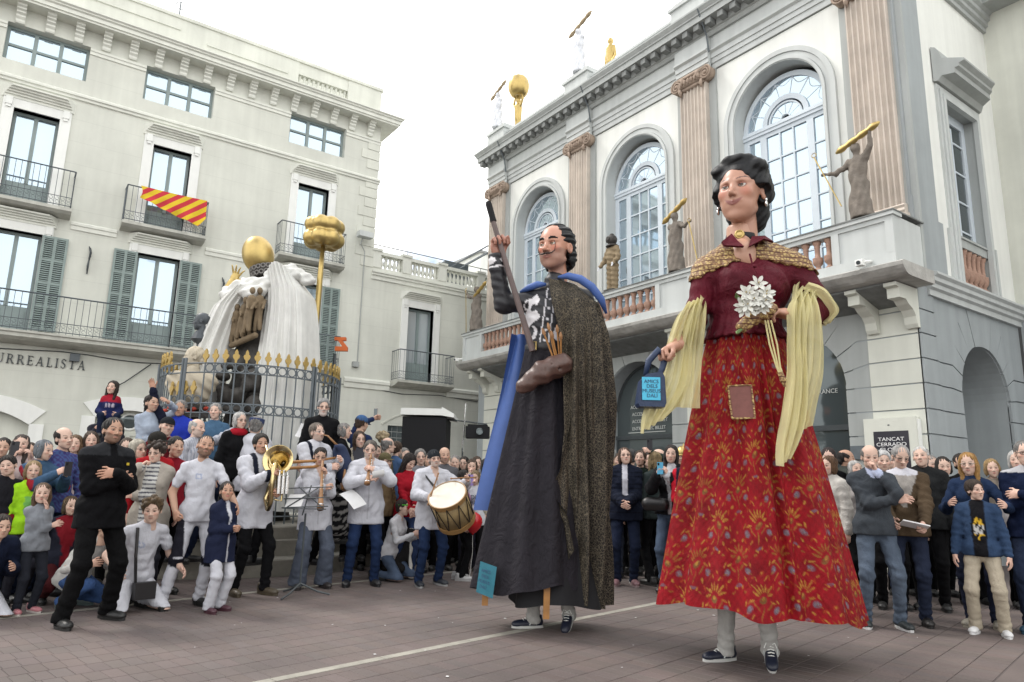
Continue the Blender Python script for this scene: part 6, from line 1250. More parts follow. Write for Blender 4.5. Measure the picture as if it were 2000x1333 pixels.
o = MB().tube([(-0.645,-0.105,3.53),(-0.64,-0.10,3.66)], [0.046,0.042], 12).build('forearm', 'puppet_paint', DA, True); at = o.data.color_attributes.new('Col', 'FLOAT_COLOR', 'POINT'); at.data.foreach_set('color', np.tile((*hc_,1), (len(o.data.vertices),1)).astype(np.float32).ravel())
pm('belt_leather', (0.012,0.011,0.012), 0.4, 0.1, 12); MB().lathe([(0.205,-0.04),(0.212,-0.035),(0.212,0.035),(0.205,0.04)], 36, cap=False).build('belt', 'belt_leather', DA, True, loc=(-0.13,0,2.66), scale=(1,0.86,1))
MB().tube([(-0.285,-0.165,2.625),(-0.235,-0.185,2.622),(-0.235,-0.186,2.70),(-0.285,-0.165,2.70),(-0.285,-0.165,2.625)], 0.009, 5).build('buckle', 'gold', DA)
# robe
def robe(U, v):
    th = U*2*PI; w = v**1.05; pl = 0.6*np.sin(9*th+0.4)+0.5*np.sin(14*th+1.9+0.8*np.sin(2*th))+0.4*np.sin(5*th+2.5); R = 0.20+(0.50-0.20)*w+pl*(0.010+0.038*v*(1-0.3*v))
    sh = np.exp(-((th-3.5)/0.5)**2)*0.085*v; X = -0.13+(R+sh)*np.cos(th)*1.06-0.06*v; Y = R*np.sin(th)*0.9; zb = 0.36+0.04*np.cos(th-0.6)-0.06*np.sin(th)+0.03*np.sin(4*th+0.5)+0.015*np.sin(9*th); return X, Y, 2.64+(zb-2.64)*v
pm('robe_cloth', (0.021,0.019,0.024), 0.85, 0.22, 4, 0.25, 90, spec=0.2, wr=0.5); pm('robe_lining', (0.008,0.008,0.010), 0.9, 0.1, 5)
cloth_grid('robe', robe, 260, 70, 'robe_cloth', DA)
def robe2(U, v):
    th = U*2*PI; X = -0.05+(0.44+0.03*np.sin(7*th))*np.cos(th)*(0.55+0.45*v)+0.06*v; Y = (0.44+0.03*np.sin(7*th))*np.sin(th)*0.9*(0.55+0.45*v); return X, Y, 1.2+(0.245+0.03*np.sin(3*th)-1.2)*v
cloth_grid('underskirt', robe2, 100, 20, 'robe_lining', DA)
# blue lined cape behind, leopard cape on the figure's left side
pm('blue_satin', (0.06,0.125,0.37), 0.55, 0.15, 4, 0.08, 40)
def bcape(U, v):
    x = -0.48+0.18*U+v*(-0.33+0.42*U); return x+0.015*np.sin(9*U+5*v), 0.20+0.10*U+0.12*v+0.05*np.sin(7*U+3*v), 2.86+(1.05-2.86)*v+0.0*U
cloth_grid('blue_cape', bcape, 30, 40, 'blue_satin', DA)
def leopard():
    m = pm('leopard', (0.15,0.11,0.07), 0.75, 0.0, spec=0.3); t = m.node_tree; N = t.nodes; L = t.links; co = N.new('ShaderNodeTexCoord')
    mp = N.new('ShaderNodeMapping'); mp.inputs['Scale'].default_value = (1,1,0.8); L.new(co.outputs['Object'], mp.inputs['Vector']); n = N.new('ShaderNodeTexNoise'); n.inputs['Scale'].default_value = 30; n.inputs['Detail'].default_value = 2; L.new(mp.outputs[0], n.inputs['Vector'])
    mx = N.new('ShaderNodeMixRGB'); mx.inputs[0].default_value = 0.045; L.new(mp.outputs[0], mx.inputs[1]); L.new(n.outputs['Color'], mx.inputs[2]); v = N.new('ShaderNodeTexVoronoi'); v.inputs['Scale'].default_value = 50; v.feature = 'DISTANCE_TO_EDGE'; L.new(mx.outputs[0], v.inputs['Vector'])
    r = N.new('ShaderNodeValToRGB'); e = r.color_ramp.elements; e[0].position = 0.03; e[0].color = (0.135,0.112,0.078,1); e[1].position = 0.10; e[1].color = (0.022,0.019,0.015,1); L.new(v.outputs['Distance'], r.inputs[0])
    n2 = N.new('ShaderNodeTexNoise'); n2.inputs['Scale'].default_value = 9; L.new(mp.outputs[0], n2.inputs['Vector']); r2 = N.new('ShaderNodeMapRange'); r2.inputs['From Min'].default_value = 0.3; r2.inputs['From Max'].default_value = 0.7; r2.inputs['To Min'].default_value = 0.7; r2.inputs['To Max'].default_value = 1.2; L.new(n2.outputs['Fac'], r2.inputs['Value']); s = N.new('ShaderNodeVectorMath'); s.operation = 'SCALE'; L.new(r.outputs[0], s.inputs[0]); L.new(r2.outputs[0], s.inputs['Scale']); L.new(s.outputs[0], N['Principled BSDF'].inputs['Base Color'])
leopard()
def lcape(U, v):
    # U: 0 at the front edge (photo-left), 1 round the back of the shoulder
    hx = -0.16+0.60*np.sin(U*PI*0.62)/math.sin(PI*0.5); front = np.interp(v, [0,0.1,0.35,0.55,0.72,0.80,0.88,1], [-0.12,-0.10,0.03,0.06,-0.02,-0.10,0.06,0.14]); th = -PI/2-0.55+U*3.3
    w = np.interp(v, [0,0.06,0.16,0.5,1], [0.12,0.29,0.325,0.325,0.29]); cx = np.interp(v, [0,0.06,0.16,0.5,1], [0.06,0.11,0.14,0.135,0.14]); fold = (0.75*np.abs(np.sin(17*U+0.8*np.sin(v*4)+0.6))*2-0.75+0.5*np.sin(47*U+2.0*v)+0.25*np.sin(80*U+1.2*np.sin(7*v)))*(0.003+0.088*np.minimum(1,v*2.6))
    R = w+fold; X = cx+R*np.cos(th); Y = 0.02+R*np.sin(th)*0.88; b = np.clip(1-U/0.16, 0, 1)**1.3; X = X*(1-b)+(front+fold*0.5)*b; Y = Y*(1-b)+(-0.30-0.10*v+fold*0.6)*b+np.where(v < 0.1, 0.12*b*(1-v*10), 0)
    zb = np.interp(U, [0,0.10,0.2,0.5,1], [0.78,0.60,0.30,0.23,0.30]); zt = 3.37-0.03*np.sin(U*PI); z = zt+(zb-zt)*v; sag = np.interp(v, [0,0.06,0.12,0.2], [0,-0.02,-0.03,-0.03]); return X, Y, z+sag
cloth_grid('leopard_cape', lcape, 240, 120, 'leopard', DA)
def lcape_in(U, v): X, Y, Z = lcape(U, v); return X*0.985+0.002, Y*0.97+0.008, Z+0.004
cloth_grid('cape_lining', lcape_in, 120, 60, 'blue_satin', DA)
MB().tube([(-0.40,-0.01,3.25),(-0.31,-0.05,3.29),(-0.22,-0.09,3.315),(-0.14,-0.12,3.31)], [0.015,0.035,0.038,0.015], 10).build('blue_shoulder', 'blue_satin', DA, True)
MB().tube([(-0.02,-0.12,3.39),(0.08,-0.15,3.395),(0.20,-0.155,3.365),(0.32,-0.15,3.285),(0.42,-0.12,3.165),(0.475,-0.08,3.03)], [0.012,0.036,0.043,0.043,0.038,0.012], 12).build('blue_shoulder', 'blue_satin', DA, True)
# cloth name tag at the hem and the two wooden carrying legs
def tag(U, v): th = 3.30+0.42*U; r = 0.50+0.13; return -0.19+(r+0.035)*np.cos(th)*1.06, (r*0.86)*np.sin(th)*0.9-0.14, 0.62-0.30*v+0.02*U
pm('tag_teal', (0.015,0.13,0.18), 0.7, 0.12, 10, 0.2, 80); cloth_grid('hem_tag', lambda U, v: (-0.745+0.155*U+0.03*(1-v), -0.27-0.16*U, 0.62-0.27*v-0.03*U+0.0*v), 10, 10, 'tag_teal', DA)
for i, s_ in enumerate(('AMICS', 'DELS', 'MUSEUS', 'DAL\u00cd')): text('tag_lettering', s_, 0.04, DA, (-0.658-0.008*i, -0.372, 0.53-i*0.045), (PI/2,0.12,-0.75), 'print_dark', ext=0.001, align='CENTER')
pm('pine', (0.34,0.16,0.045), 0.5, 0.25, 10)
for x, y, z0, z1 in ((-0.665,-0.16,0.22,0.55), (-0.11,-0.36,0.15,0.62)): MB().prism([(x-0.028,z0),(x+0.028,z0),(x+0.035,z1),(x-0.02,z1)], y-0.03, y+0.03).build('carrying_leg', 'pine', DA)
# staff in the raised hand
SF = thing('staff', 'long brown walking staff with dark tip in the giant man\'s raised hand', 'staff', (4.423, 5.41, 0), SCR)
pm('staff_brown', (0.11,0.075,0.07), 0.45, 0.2, 14); MB().tube([(-0.265,-0.22,2.60),(-0.715,-0.16,4.02)], [0.032,0.026], 8).build('shaft', 'staff_brown', SF); MB().tube([(-0.69,-0.163,3.95),(-0.745,-0.155,4.14),(-0.752,-0.154,4.17)], [0.033,0.034,0.026], 8).build('tip', 'robe_lining', SF)
# brown lumpy pouch with brushes at the waist
PO = thing('brush_pouch', 'brown lumpy leather loaf shaped pouch with paintbrushes at the giant man\'s waist', 'pouch', tuple(Vector((4.423, 5.41, 0))+Matrix.Rotation(SCR,3,'Z')@Vector((-0.02,0.03,-0.06))), SCR)
pm('pouch_brown', (0.095,0.052,0.042), 0.4, 0.3, 12, 0.3, 20)
g = Grid((-0.45,-0.65,2.1), (0.25,-0.1,2.75), 0.0115); g.cone((-0.33,-0.36,2.30), (-0.16,-0.36,2.43), 0.075, 0.10, 0.03); g.cone((-0.16,-0.36,2.43), (0.02,-0.33,2.52), 0.10, 0.115, 0.05); g.ell((-0.06,-0.42,2.46), (0.06,0.04,0.04), 0.03); g.cone((-0.10,-0.45,2.52), (0.0,-0.43,2.46), 0.012, 0.012, 0.02, 'sub'); g.wob(lambda X, Y, Z: 0.006*np.sin(38*X+20*Z)+0.004*np.sin(60*Z-40*Y)); sdf_put('pouch', g, 'pouch_brown', PO)
for i, (dx, h_) in enumerate(((-0.09,0.30),(-0.05,0.36),(-0.02,0.26),(0.02,0.33),(0.05,0.24))):
    b0 = Vector((0.0+dx*0.5,-0.36,2.56)); b1 = Vector((-0.04+dx*1.1,-0.38-0.01*i,2.56+h_*0.8)); m = MB().tube([b0, b1], 0.009, 6); o = m.build('brush_handle', 'pine', PO); d = (b1-b0).normalized(); MB().tube([b1, b1+d*0.03, b1+d*0.07], [0.016,0.018,0.006], 7).build('bristles', 'wood', o)
# ================================================================ monument: stepped base, iron fence, wrapped figure with gilded egg head
MX, MY = 3.31, 12.04
def fr(lat, dep): return (MX+lat*math.sin(_yaw)+dep*math.cos(_yaw), MY-lat*math.cos(_yaw)+dep*math.sin(_yaw))
ST_ = thing('monument_steps', 'round grey stone steps under the fenced monument', 'steps', (*fr(-0.35,0.35), 0), SCR)
pm('step_stone', (0.25,0.235,0.20), 0.85, 0.25, 3, 0.3, 30)
def ringblock(r0, r1, z0, z1, a0, a1, n=5):
    m = MB(); vs = []
    for a in np.linspace(a0, a1, n+1):
        c, s = math.cos(a), math.sin(a); vs += [(r0*c,r0*s,z0),(r1*c,r1*s,z0),((r1+0.0)*c,(r1+0.0)*s,z1-0.02),((r1-0.015)*c,(r1-0.015)*s,z1),(r0*c,r0*s,z1)]
    fs = [(i*5+k, i*5+(k+1)%5, (i+1)*5+(k+1)%5, (i+1)*5+k) for i in range(n) for k in range(5)]+[(4,3,2,1,0), tuple(n*5+k for k in range(5))]
    return m.add(vs, fs)
for r0, r1, z0, z1, nb, ph in ((1.6,2.62,0.0,0.23,22,0.0), (1.2,2.28,0.231,0.46,18,0.1)):
    for i in range(nb): a = ph+2*PI*i/nb; ringblock(r0, r1, z0, z1, a+0.002, a+2*PI/nb-0.002).build('step_stone', 'step_stone', ST_)
FN = thing('monument_fence', 'round black iron fence with gilded finials around the wrapped monument', 'fence', (*fr(-0.07,0), 0), SCR)
ringblock(0.8, 1.80, 0.461, 0.64, 0, 2*PI, 48).build('kerb', 'step_stone', FN)
NB, RF = 58, 1.40
barm = MB().tube([(0,0,0),(0,0,1)], 0.011, 6).mesh('bar', 'iron_grey')
def fin():
    m = MB(); pr = [(-0.018,0),(0.018,0),(0.022,0.05),(0.055,0.085),(0.068,0.12),(0.055,0.15),(0.032,0.155),(0.036,0.175),(0.026,0.21),(0.0,0.245)]; P_ = pr+[(-x,z) for x, z in pr[::-1]][1:]
    return m.prism(P_, -0.014, 0.014).mesh('finial', 'gold_paint')
fm = fin(); rings = MB(); rails = MB()
for i in range(NB):
    a = 2*PI*i/NB; c, s = math.cos(a), math.sin(a); low = 4.05 < a < 4.50; zt = 2.50 if low else 2.98
    put('bar', barm, FN, loc=(RF*c,RF*s,0.64), scale=(1,1,zt-0.64)); put('finial', fm, FN, loc=(RF*c,RF*s,zt), rot=(0,0,a+PI/2), scale=(0.72,1,0.85))
    a2 = a+PI/NB; c2, s2 = math.cos(a2), math.sin(a2)
    for z in ((2.90, 2.30) if not low else (2.42, 1.8)):
        pts = [(RF*c2-0.062*math.cos(t)*s2, RF*s2+0.062*math.cos(t)*c2, z+0.062*math.sin(t)) for t in np.linspace(0, 2*PI, 13)]; rings.tube(pts, 0.010, 4, cap=False)
for z in (2.97, 2.83, 2.37, 2.23, 0.75): rails.ring((0,0,z), RF, 0.011, 'z', 64, 4)
for a in (0.35, 1.7, 2.9, 3.55, 4.3, 5.75):
    for da in (-0.02, 0.02): rails.tube([(RF*1.02*math.cos(a+da),RF*1.02*math.sin(a+da),0.64),(RF*1.02*math.cos(a+da),RF*1.02*math.sin(a+da),3.05)], 0.022, 6)
rings.build('ring_row', 'iron_grey', FN, kind='stuff'); rails.build('rail', 'iron_grey', FN, kind='stuff')
MO = thing('wrapped_monument', 'monument figure wrapped in white sheets with gilded egg head and carved figures', 'statue', (MX, MY, 0), SCR)
pm('sheet_white', (0.72,0.72,0.69), 0.85, 0.14, 2.2, 0.1, 60, streak=0.15); pm('bronze_dark', (0.05,0.045,0.04), 0.6, 0.35, 7, 0.4, 24); pm('relief_brown', (0.19,0.14,0.085), 0.85, 0.3, 8, 0.3, 30)
g = Grid((-0.9,-0.8,0.4), (1.1,0.8,4.8), 0.05); g.cone((0.05,0.1,0.5), (0.05,0.1,2.4), 0.62, 0.5, 0.1); g.cone((0.02,0.1,2.4), (0.05,0.1,4.2), 0.5, 0.48, 0.1); g.cone((-0.35,0.1,4.1), (0.5,0.1,4.2), 0.26, 0.28, 0.1)
g.wob(lambda X, Y, Z: 0.05*np.sin(7*X+5*Z)*np.sin(8*Y+6*Z)); sdf_put('core', g, 'bronze_dark', MO)
def rs_(U, v):
    xl = np.interp(v, [0,0.15,0.5,1], [0.08,0.10,0.02,-0.10]); xr = np.interp(v, [0,0.08,0.2,0.5,1], [0.62,0.88,0.97,1.12,1.22]); x = xl+(xr-xl)*U; f = 0.035*np.sin(U*34+1.2*np.sin(v*3))*np.minimum(1, v*3)+0.02*np.sin(U*61+v*2)
    y = -0.30-0.40*np.sin(np.clip(U,0,1)*PI*0.9)-0.12*v+f+np.where(U > 0.85, (U-0.85)*3.0, 0); z = 4.62+0.05*np.sin(U*PI)-np.where(v < 0.06, 0, 0)-v*3.85+0.12*np.exp(-((v)/0.05)**2)*np.sin(U*PI); return x, y, z
cloth_grid('white_sheet', rs_, 150, 80, 'sheet_white', MO)
def ls_(U, v):
    xr = np.interp(v, [0,0.2,0.5,1], [-0.05,-0.20,-0.36,-0.42]); xl = np.interp(v, [0,0.15,0.4,0.7,1], [-0.40,-0.72,-0.92,-1.08,-1.20]); x = xr+(xl-xr)*U; f = 0.03*np.sin(U*27+1.5*np.sin(v*3))*np.minimum(1, v*3)+0.015*np.sin(U*50+v*3)
    y = -0.28-0.32*np.sin(U*PI*0.9)-0.1*v+f+np.where(U > 0.85, (U-0.85)*3.0, 0); z = 4.46-0.10*U-v*2.1; return x, y, z
cloth_grid('white_sheet', ls_, 110, 60, 'sheet_white', MO)
g = Grid((-0.75,-0.85,3.9), (1.0,0.4,4.95), 0.022)
for p_ in ([(-0.55,-0.25,4.33),(-0.30,-0.42,4.42),(-0.10,-0.52,4.30),(0.05,-0.52,4.28)], [(0.05,-0.52,4.28),(0.16,-0.48,4.42),(0.26,-0.42,4.60)], [(-0.25,-0.30,4.50),(-0.05,-0.42,4.46),(0.15,-0.42,4.52),(0.35,-0.35,4.72)], [(0.2,-0.35,4.68),(0.5,-0.36,4.74),(0.80,-0.25,4.60)], [(0.35,-0.4,4.60),(0.6,-0.45,4.62)], [(-0.6,-0.2,4.36),(-0.25,-0.1,4.55),(0.1,0.0,4.62)]):
    for a, b in zip(p_, p_[1:]): g.cone(a, b, 0.10, 0.10, 0.05)
g.wob(lambda X, Y, Z: 0.018*np.sin(28*Z+14*X+20*Y)+0.01*np.sin(50*Z-20*X)); sdf_put('sheet_swag', g, 'sheet_white', MO)
cr_ = MB(); cr_.lathe([(0.23,-0.10),(0.25,-0.09),(0.26,0.09),(0.24,0.10)], 28, cap=False); co = cr_.build('crown_collar', 'bronze_dark', MO, True, loc=(0.02,-0.12,4.76), rot=(0,-0.22,0))
ring_m = MB().ring((0,0,0), 0.034, 0.011, 'y', 12, 5).mesh('collar_ring', 'pewter'); dk = MB()
for r_ in range(2):
    for i in range(20): a = 2*PI*(i+0.5*r_)/20; put('collar_ring', ring_m, co, loc=(0.262*math.cos(a),0.262*math.sin(a),-0.05+0.10*r_), rot=(0,0,a+PI/2))
g = Grid((-0.55,-0.5,4.6), (0.25,0.3,5.5), 0.022); g.ell((-0.155,-0.10,5.08), (0.265,0.265,0.345), 0.0, rot=rotm('y',-0.28)); sdf_put('egg_head', g, 'gold', MO)
g = Grid((-0.75,-0.4,4.3), (-0.2,0.1,5.0), 0.014); g.cone((-0.62,-0.15,4.40), (-0.55,-0.15,4.56), 0.075, 0.06, 0.03); g.ell((-0.50,-0.15,4.65), (0.075,0.045,0.09), 0.03, rot=rotm('y',0.35))
for i, (dx, dz) in enumerate(((-0.02,0.17),(0.03,0.18),(0.08,0.15),(0.13,0.10))): b0 = (-0.52+i*0.03,-0.16,4.71-0.012*i); g.cone(b0, (b0[0]+dx*0.55,-0.20,b0[2]+dz*0.6), 0.020, 0.016, 0.01); g.cone((b0[0]+dx*0.55,-0.20,b0[2]+dz*0.6), (b0[0]+dx*0.9,-0.22,b0[2]+dz*0.85), 0.016, 0.012, 0.005)
g.cone((-0.46,-0.17,4.60), (-0.36,-0.2,4.61), 0.022, 0.016, 0.01); sdf_put('gilded_hand', g, 'gold', MO)
g = Grid((0.45,-0.5,5.05), (1.4,0.5,6.0), 0.024)
for z, n, r, q in ((5.66,7,0.20,0.185), (5.42,7,0.21,0.19)):
    for i in range(n): a = 2*PI*i/n+0.2; g.ell((0.925+r*math.cos(a),r*math.sin(a),z), (0.155,0.155,q*0.8), 0.03)
g.ell((0.925,0,5.55), (0.25,0.25,0.26), 0.04); sdf_put('gilded_flower', g, 'gold', MO)
MB().tube([(0.925,0,5.3),(0.91,0.02,4.7),(0.90,0.05,3.6),(0.88,0.1,1.0)], [0.035,0.05,0.04,0.045], 10).build('flower_stem', 'gold', MO, True)
# carved relief between the sheets
g = Grid((-0.62,-0.95,2.9), (0.35,0.0,4.5), 0.015); rg = np.random.RandomState(4)
g.cone((-0.32,-0.42,3.42), (0.12,-0.62,3.56), 0.05, 0.05, 0.02)
for k, (x, z, y, hh_) in enumerate(((-0.02,3.66,-0.66,0.62),(0.13,3.70,-0.58,0.6),(-0.17,3.6,-0.52,0.55),(-0.30,3.55,-0.42,0.5),(-0.08,3.60,-0.45,0.7))):
    ln = rg.uniform(-0.06,0.06); g.cone((x-0.04,y,z-0.05), (x+ln*0.4-0.02,y-0.02,z+hh_*0.42), 0.035, 0.042, 0.012); g.cone((x+0.05,y-0.03,z-0.03), (x+ln*0.4+0.02,y-0.02,z+hh_*0.42), 0.035, 0.042, 0.012); g.cone((x+ln*0.4,y,z+hh_*0.42), (x+ln,y-0.03,z+hh_*0.78), 0.06, 0.07, 0.015); g.ell((x+ln*1.2,y-0.06,z+hh_), (0.045,0.05,0.06), 0.008); g.cone((x+ln-0.08,y,z+hh_*0.75), (x-0.02+ln,y-0.12,z+hh_*0.5), 0.026, 0.022, 0.008); g.cone((x+ln+0.08,y,z+hh_*0.75), (x+0.10,y-0.12,z+hh_*0.48), 0.026, 0.022, 0.008)
sdf_put('carved_group', g, 'relief_brown', MO)
g = Grid((-0.6,-0.95,1.5), (0.45,0.1,3.4), 0.03)
for i in range(26): x, z = rg.uniform(-0.4,0.25), rg.uniform(1.7,3.25); g.ell((x,-0.48-rg.rand()*0.2,z), rg.uniform(0.06,0.17,3), 0.04)
sdf_put('rock_mass', g, 'bronze_dark', MO)
# bust with drapery and the dark head above it, red flowers
BU = thing('marble_bust', 'cream marble bust of a bearded man behind the monument fence', 'bust', (*fr(-0.68,-0.95), 0), SCR)
M_, R_ = headM((0,0,3.12), 0.34, 60); bp2 = dict(skin=(0.47,0.40,0.30), lips=(0.42,0.35,0.26), brow=(0.42,0.35,0.26), blush=0, shadow=0.2, beard=2, bcol=(0.42,0.36,0.27), neck=1.1)
sdf_put('head', head_sdf(0.026, bp2), 'marble_bust', BU, M=M_); h_ = hair_sdf('short', 0.03, 3); sdf_put('hair', h_, 'marble_bust', BU, M=M_)
g = Grid((-0.5,-0.4,2.2), (0.6,0.4,3.05), 0.022); g.cone((-0.22,0,2.75), (0.24,0.02,2.72), 0.16, 0.16, 0.06); g.ell((0.0,0,2.6), (0.32,0.2,0.26), 0.06); g.cone((0,0,2.9), (0,0,2.8), 0.11, 0.13, 0.05); g.plane((0,0,-1), -2.36); g.wob(lambda X, Y, Z: 0.014*np.sin(30*X+34*Z)*np.clip((2.9-Z)*6,0,1)); sdf_put('draped_shoulders', g, 'marble_bust', BU)
MB().lathe([(0.20,0.6),(0.20,2.25),(0.28,2.30),(0.28,2.37)], 16).build('pedestal', 'bronze_dark', BU)
BH = thing('bronze_head', 'dark bronze head perched above the marble bust', 'bust', (*fr(-0.80,-0.55), 0), SCR)
M_, R_ = headM((0,0,3.78), 0.30, 75); b3 = dict(bp2); b3['beard'] = 0; pm('bronze_blue', (0.055,0.065,0.075), 0.45, 0.25, 8, 0.1, 30)
sdf_put('head', head_sdf(0.022, b3), 'bronze_blue', BH, M=M_); MB().lathe([(0.05,3.4),(0.14,3.48),(0.10,3.56),(0.07,3.62)], 12).tube([(0,0,0.6),(0,0,3.45)], 0.05, 8).build('mount', 'bronze_blue', BH)
for i in range(9): pass
FLW = thing('red_flowers', 'small spray of red flowers at the foot of the marble bust', 'flowers', (*fr(-0.62,-1.15), 0), SCR)
pm('red_petal', (0.38,0.04,0.02), 0.7, 0.3, 12); rr_ = random.Random(2); fm_ = MB().sphere((0,0,0), (0.045,0.04,0.03), 7, 5).mesh('flower', 'red_petal', True)
for i in range(16): put('flower', fm_, FLW, loc=(rr_.uniform(-0.32,0.36), rr_.uniform(-0.08,0.08), 2.28+rr_.uniform(-0.05,0.06)))
MB().box(-0.34,0.38,-0.08,0.1,2.17,2.24).tube([(0,0,0.6),(0,0,2.2)], 0.06, 6).build('planter', 'bronze_dark', FLW)
# orange letter-like sign right of the monument
OZ = thing('orange_sign', 'orange zigzag shaped sign right of the wrapped monument', 'sign', (*fr(1.22,0.6), 0), SCR)
pm('orange_paint', (0.62,0.13,0.02), 0.5, 0.1, 5); MB().prism([(-0.10,3.55),(0.12,3.55),(0.12,3.62),(0.02,3.74),(0.08,3.74),(0.08,3.80),(-0.12,3.80),(-0.12,3.74),(-0.06,3.74),(0.03,3.63),(-0.10,3.63)], -0.04, 0.04).build('letter', 'orange_paint', OZ); MB().tube([(-0.1,0,0.46),(-0.1,0,3.5)], 0.03, 6).build('post', 'iron', OZ)
# booth, projector on a pole
BO = thing('stage_booth', 'black booth with white top behind the musicians', 'booth', (7.05, 13.1, 0), SCR)
MB().box(-0.42,0.50,0,1.2,0,2.62).build('cabinet', 'robe_lining', BO); MB().box(-0.46,0.40,-0.05,1.25,2.66,2.80).prism([(0.40,2.66),(0.66,2.62),(0.66,2.70),(0.40,2.84)], -0.05, 1.25).build('roof', 'white_trim', BO)
PJ = thing('projector', 'black projector mounted on a crossbar right of the booth', 'projector', (8.1, 12.6, 0), SCR)
MB().box(-0.24,0.26,-0.12,0.3,2.22,2.46).box(-0.2,0.22,-0.1,0.28,2.46,2.50).build('housing', 'robe_lining', PJ); MB().tube([(0.06,-0.16,2.35),(0.06,-0.10,2.35)], [0.07,0.075], 14).ring((0.06,-0.165,2.35), 0.065, 0.012).build('lens', 'glass_dark', PJ)
MB().tube([(-0.30,0.05,1.9),(-0.26,0.05,2.95)], 0.018, 6).build('pole', 'chrome', PJ); MB().tube([(-0.75,0.1,2.62),(0.2,0.05,2.52)], 0.015, 6).tube([(-0.28,0.1,0),(-0.30,0.05,2.0)], 0.02, 6).build('crossbar', 'iron', PJ)
# ================================================================ statues on the museum balcony and roof
def robed(name, label, loc, rz, H, mat, bread=None, arm=None, rod=None, helmet=False, headless=False, group=None, sack=False, h=0.03):
    T = thing(name, label, 'statue', loc, rz, group); s = H/1.7; g = Grid((-0.75*s,-0.5*s,0), (0.75*s,0.5*s,2.0*s), h)
    g.cone((0.02*s,0,0.0), (0,0,0.8*s), 0.26*s, 0.17*s, 0.05); g.ell((0,0,1.12*s), (0.19*s,0.14*s,0.28*s), 0.06); g.cone((-0.15*s,0,1.32*s), (0.15*s,0,1.32*s), 0.085*s, 0.085*s, 0.05); g.cone((0,0,1.35*s), (0,-0.01,1.47*s), 0.065*s, 0.06*s, 0.03); g.cone((0.1*s,-0.1*s,0.1*s), (-0.08*s,-0.12*s,1.0*s), 0.12*s, 0.07*s, 0.06)
    if not headless: g.ell((0,-0.015*s,1.57*s), (0.095*s,0.115*s,0.13*s), 0.03); g.ell((0,-0.12*s,1.55*s), (0.02*s,0.03*s,0.03*s), 0.02)
    for sg, path in (arm or {}).items():
        for (a, b), (r0, r1) in zip(zip(path, path[1:]), ((0.075,0.055),(0.05,0.035),(0.035,0.03))): g.cone(np.array(a)*s, np.array(b)*s, r0*s, r1*s, 0.03)
    g.plane((0,0,-1), -0.01); g.wob(lambda X, Y, Z: 0.018*np.sin(26*X+9*Z+14*Y)*np.clip((1.25*s-Z)*2.5,0.15,1)+0.010*np.sin(47*X-16*Z+30*Y)); sdf_put('figure', g, mat, T)
    if bread: c, l, ang_, m = bread; pts = [(c[0]*s+math.cos(ang_)*t*l*s, c[1]*s, c[2]*s+math.sin(ang_)*t*l*s) for t in np.linspace(-0.5,0.5,13)]; MB().tube(pts, [0.02*s]+[(0.062+0.014*math.sin(i*2.2))*s for i in range(11)]+[0.02*s], 9).build('baguette', m, T, True)
    if rod: a, b = rod; m = MB().tube([np.array(a)*s, np.array(b)*s], 0.014*s, 5); q = Vector(np.array(b)*s); m.ring((q.x,q.y,q.z+0.05*s), 0.05*s, 0.01*s, 'y', 12, 4); m.build('rod', 'gold', T)
    return T
# local frame of balcony statues: face the square (world -x): rz=-90 so that local -y faces -x, local x = -world y (photo right)
zb = 5.785
robed('robed_statue', 'robed statue at the balcony corner lifting a golden loaf and holding a rod', (11.25, 5.72, zb), -PI/2, 1.42, 'statue_stone', ((0.08,-0.08,1.76), 1.0, 0.33, 'gold'), {1: [(0.16,0,1.32),(0.30,-0.05,1.50),(0.36,-0.08,1.86)], -1: [(-0.16,0,1.30),(-0.38,-0.15,1.12),(-0.66,-0.2,1.18)]}, ((-0.28,-0.22,0.35),(-0.80,-0.22,1.62)))
robed('robed_statue', 'robed headless looking statue between the arched windows with a golden loaf on top', (11.25, 9.78, zb), -PI/2, 1.42, 'statue_stone', ((0.02,-0.05,1.70), 0.95, 0.50, 'gold_paint'), {1: [(0.16,0,1.32),(0.36,-0.1,1.18),(0.62,-0.15,1.24)]}, ((0.85,-0.18,0.05),(0.60,-0.18,1.20)))
robed('robed_statue', 'dark robed statue with rod at the far left end of the museum balcony', (11.25, 17.75, zb), -PI/2, 1.45, 'statue_stone', ((0.3,-0.08,1.5), 0.9, 0.5, 'gold_paint'), {-1: [(-0.16,0,1.32),(-0.38,-0.1,1.35),(-0.62,-0.12,1.62)]}, ((-0.42,-0.15,0.0),(-0.55,-0.15,1.62)))
robed('robed_statue', 'robed statue with golden loaf behind the giant man\'s head', (11.25, 13.8, zb), -PI/2, 1.42, 'statue_stone', ((0.1,-0.05,1.62), 0.95, 0.5, 'gold_paint'), {1: [(0.16,0,1.32),(0.36,-0.1,1.18),(0.62,-0.15,1.24)]}, None)
DV = thing('diver_statue', 'deep sea diver statue in helmet and canvas suit at the middle window', 'statue', (11.25, 11.75, 5.787), -PI/2); s = 1.0; DV.scale = (0.78,0.78,0.78)
pm('canvas_suit', (0.25,0.19,0.115), 0.9, 0.25, 8, 0.3, 30)
g = Grid((-0.5,-0.4,0), (0.5,0.4,1.75), 0.022)
for sx in (-1, 1): g.cone((sx*0.10,0,0.0), (sx*0.10,0,0.85), 0.10, 0.12, 0.03); g.cone((sx*0.20,0,1.35), (sx*0.30,-0.05,1.05), 0.085, 0.08, 0.04); g.cone((sx*0.30,-0.05,1.05), (sx*0.24 if sx > 0 else -0.33,-0.20,0.86), 0.075, 0.06, 0.03)
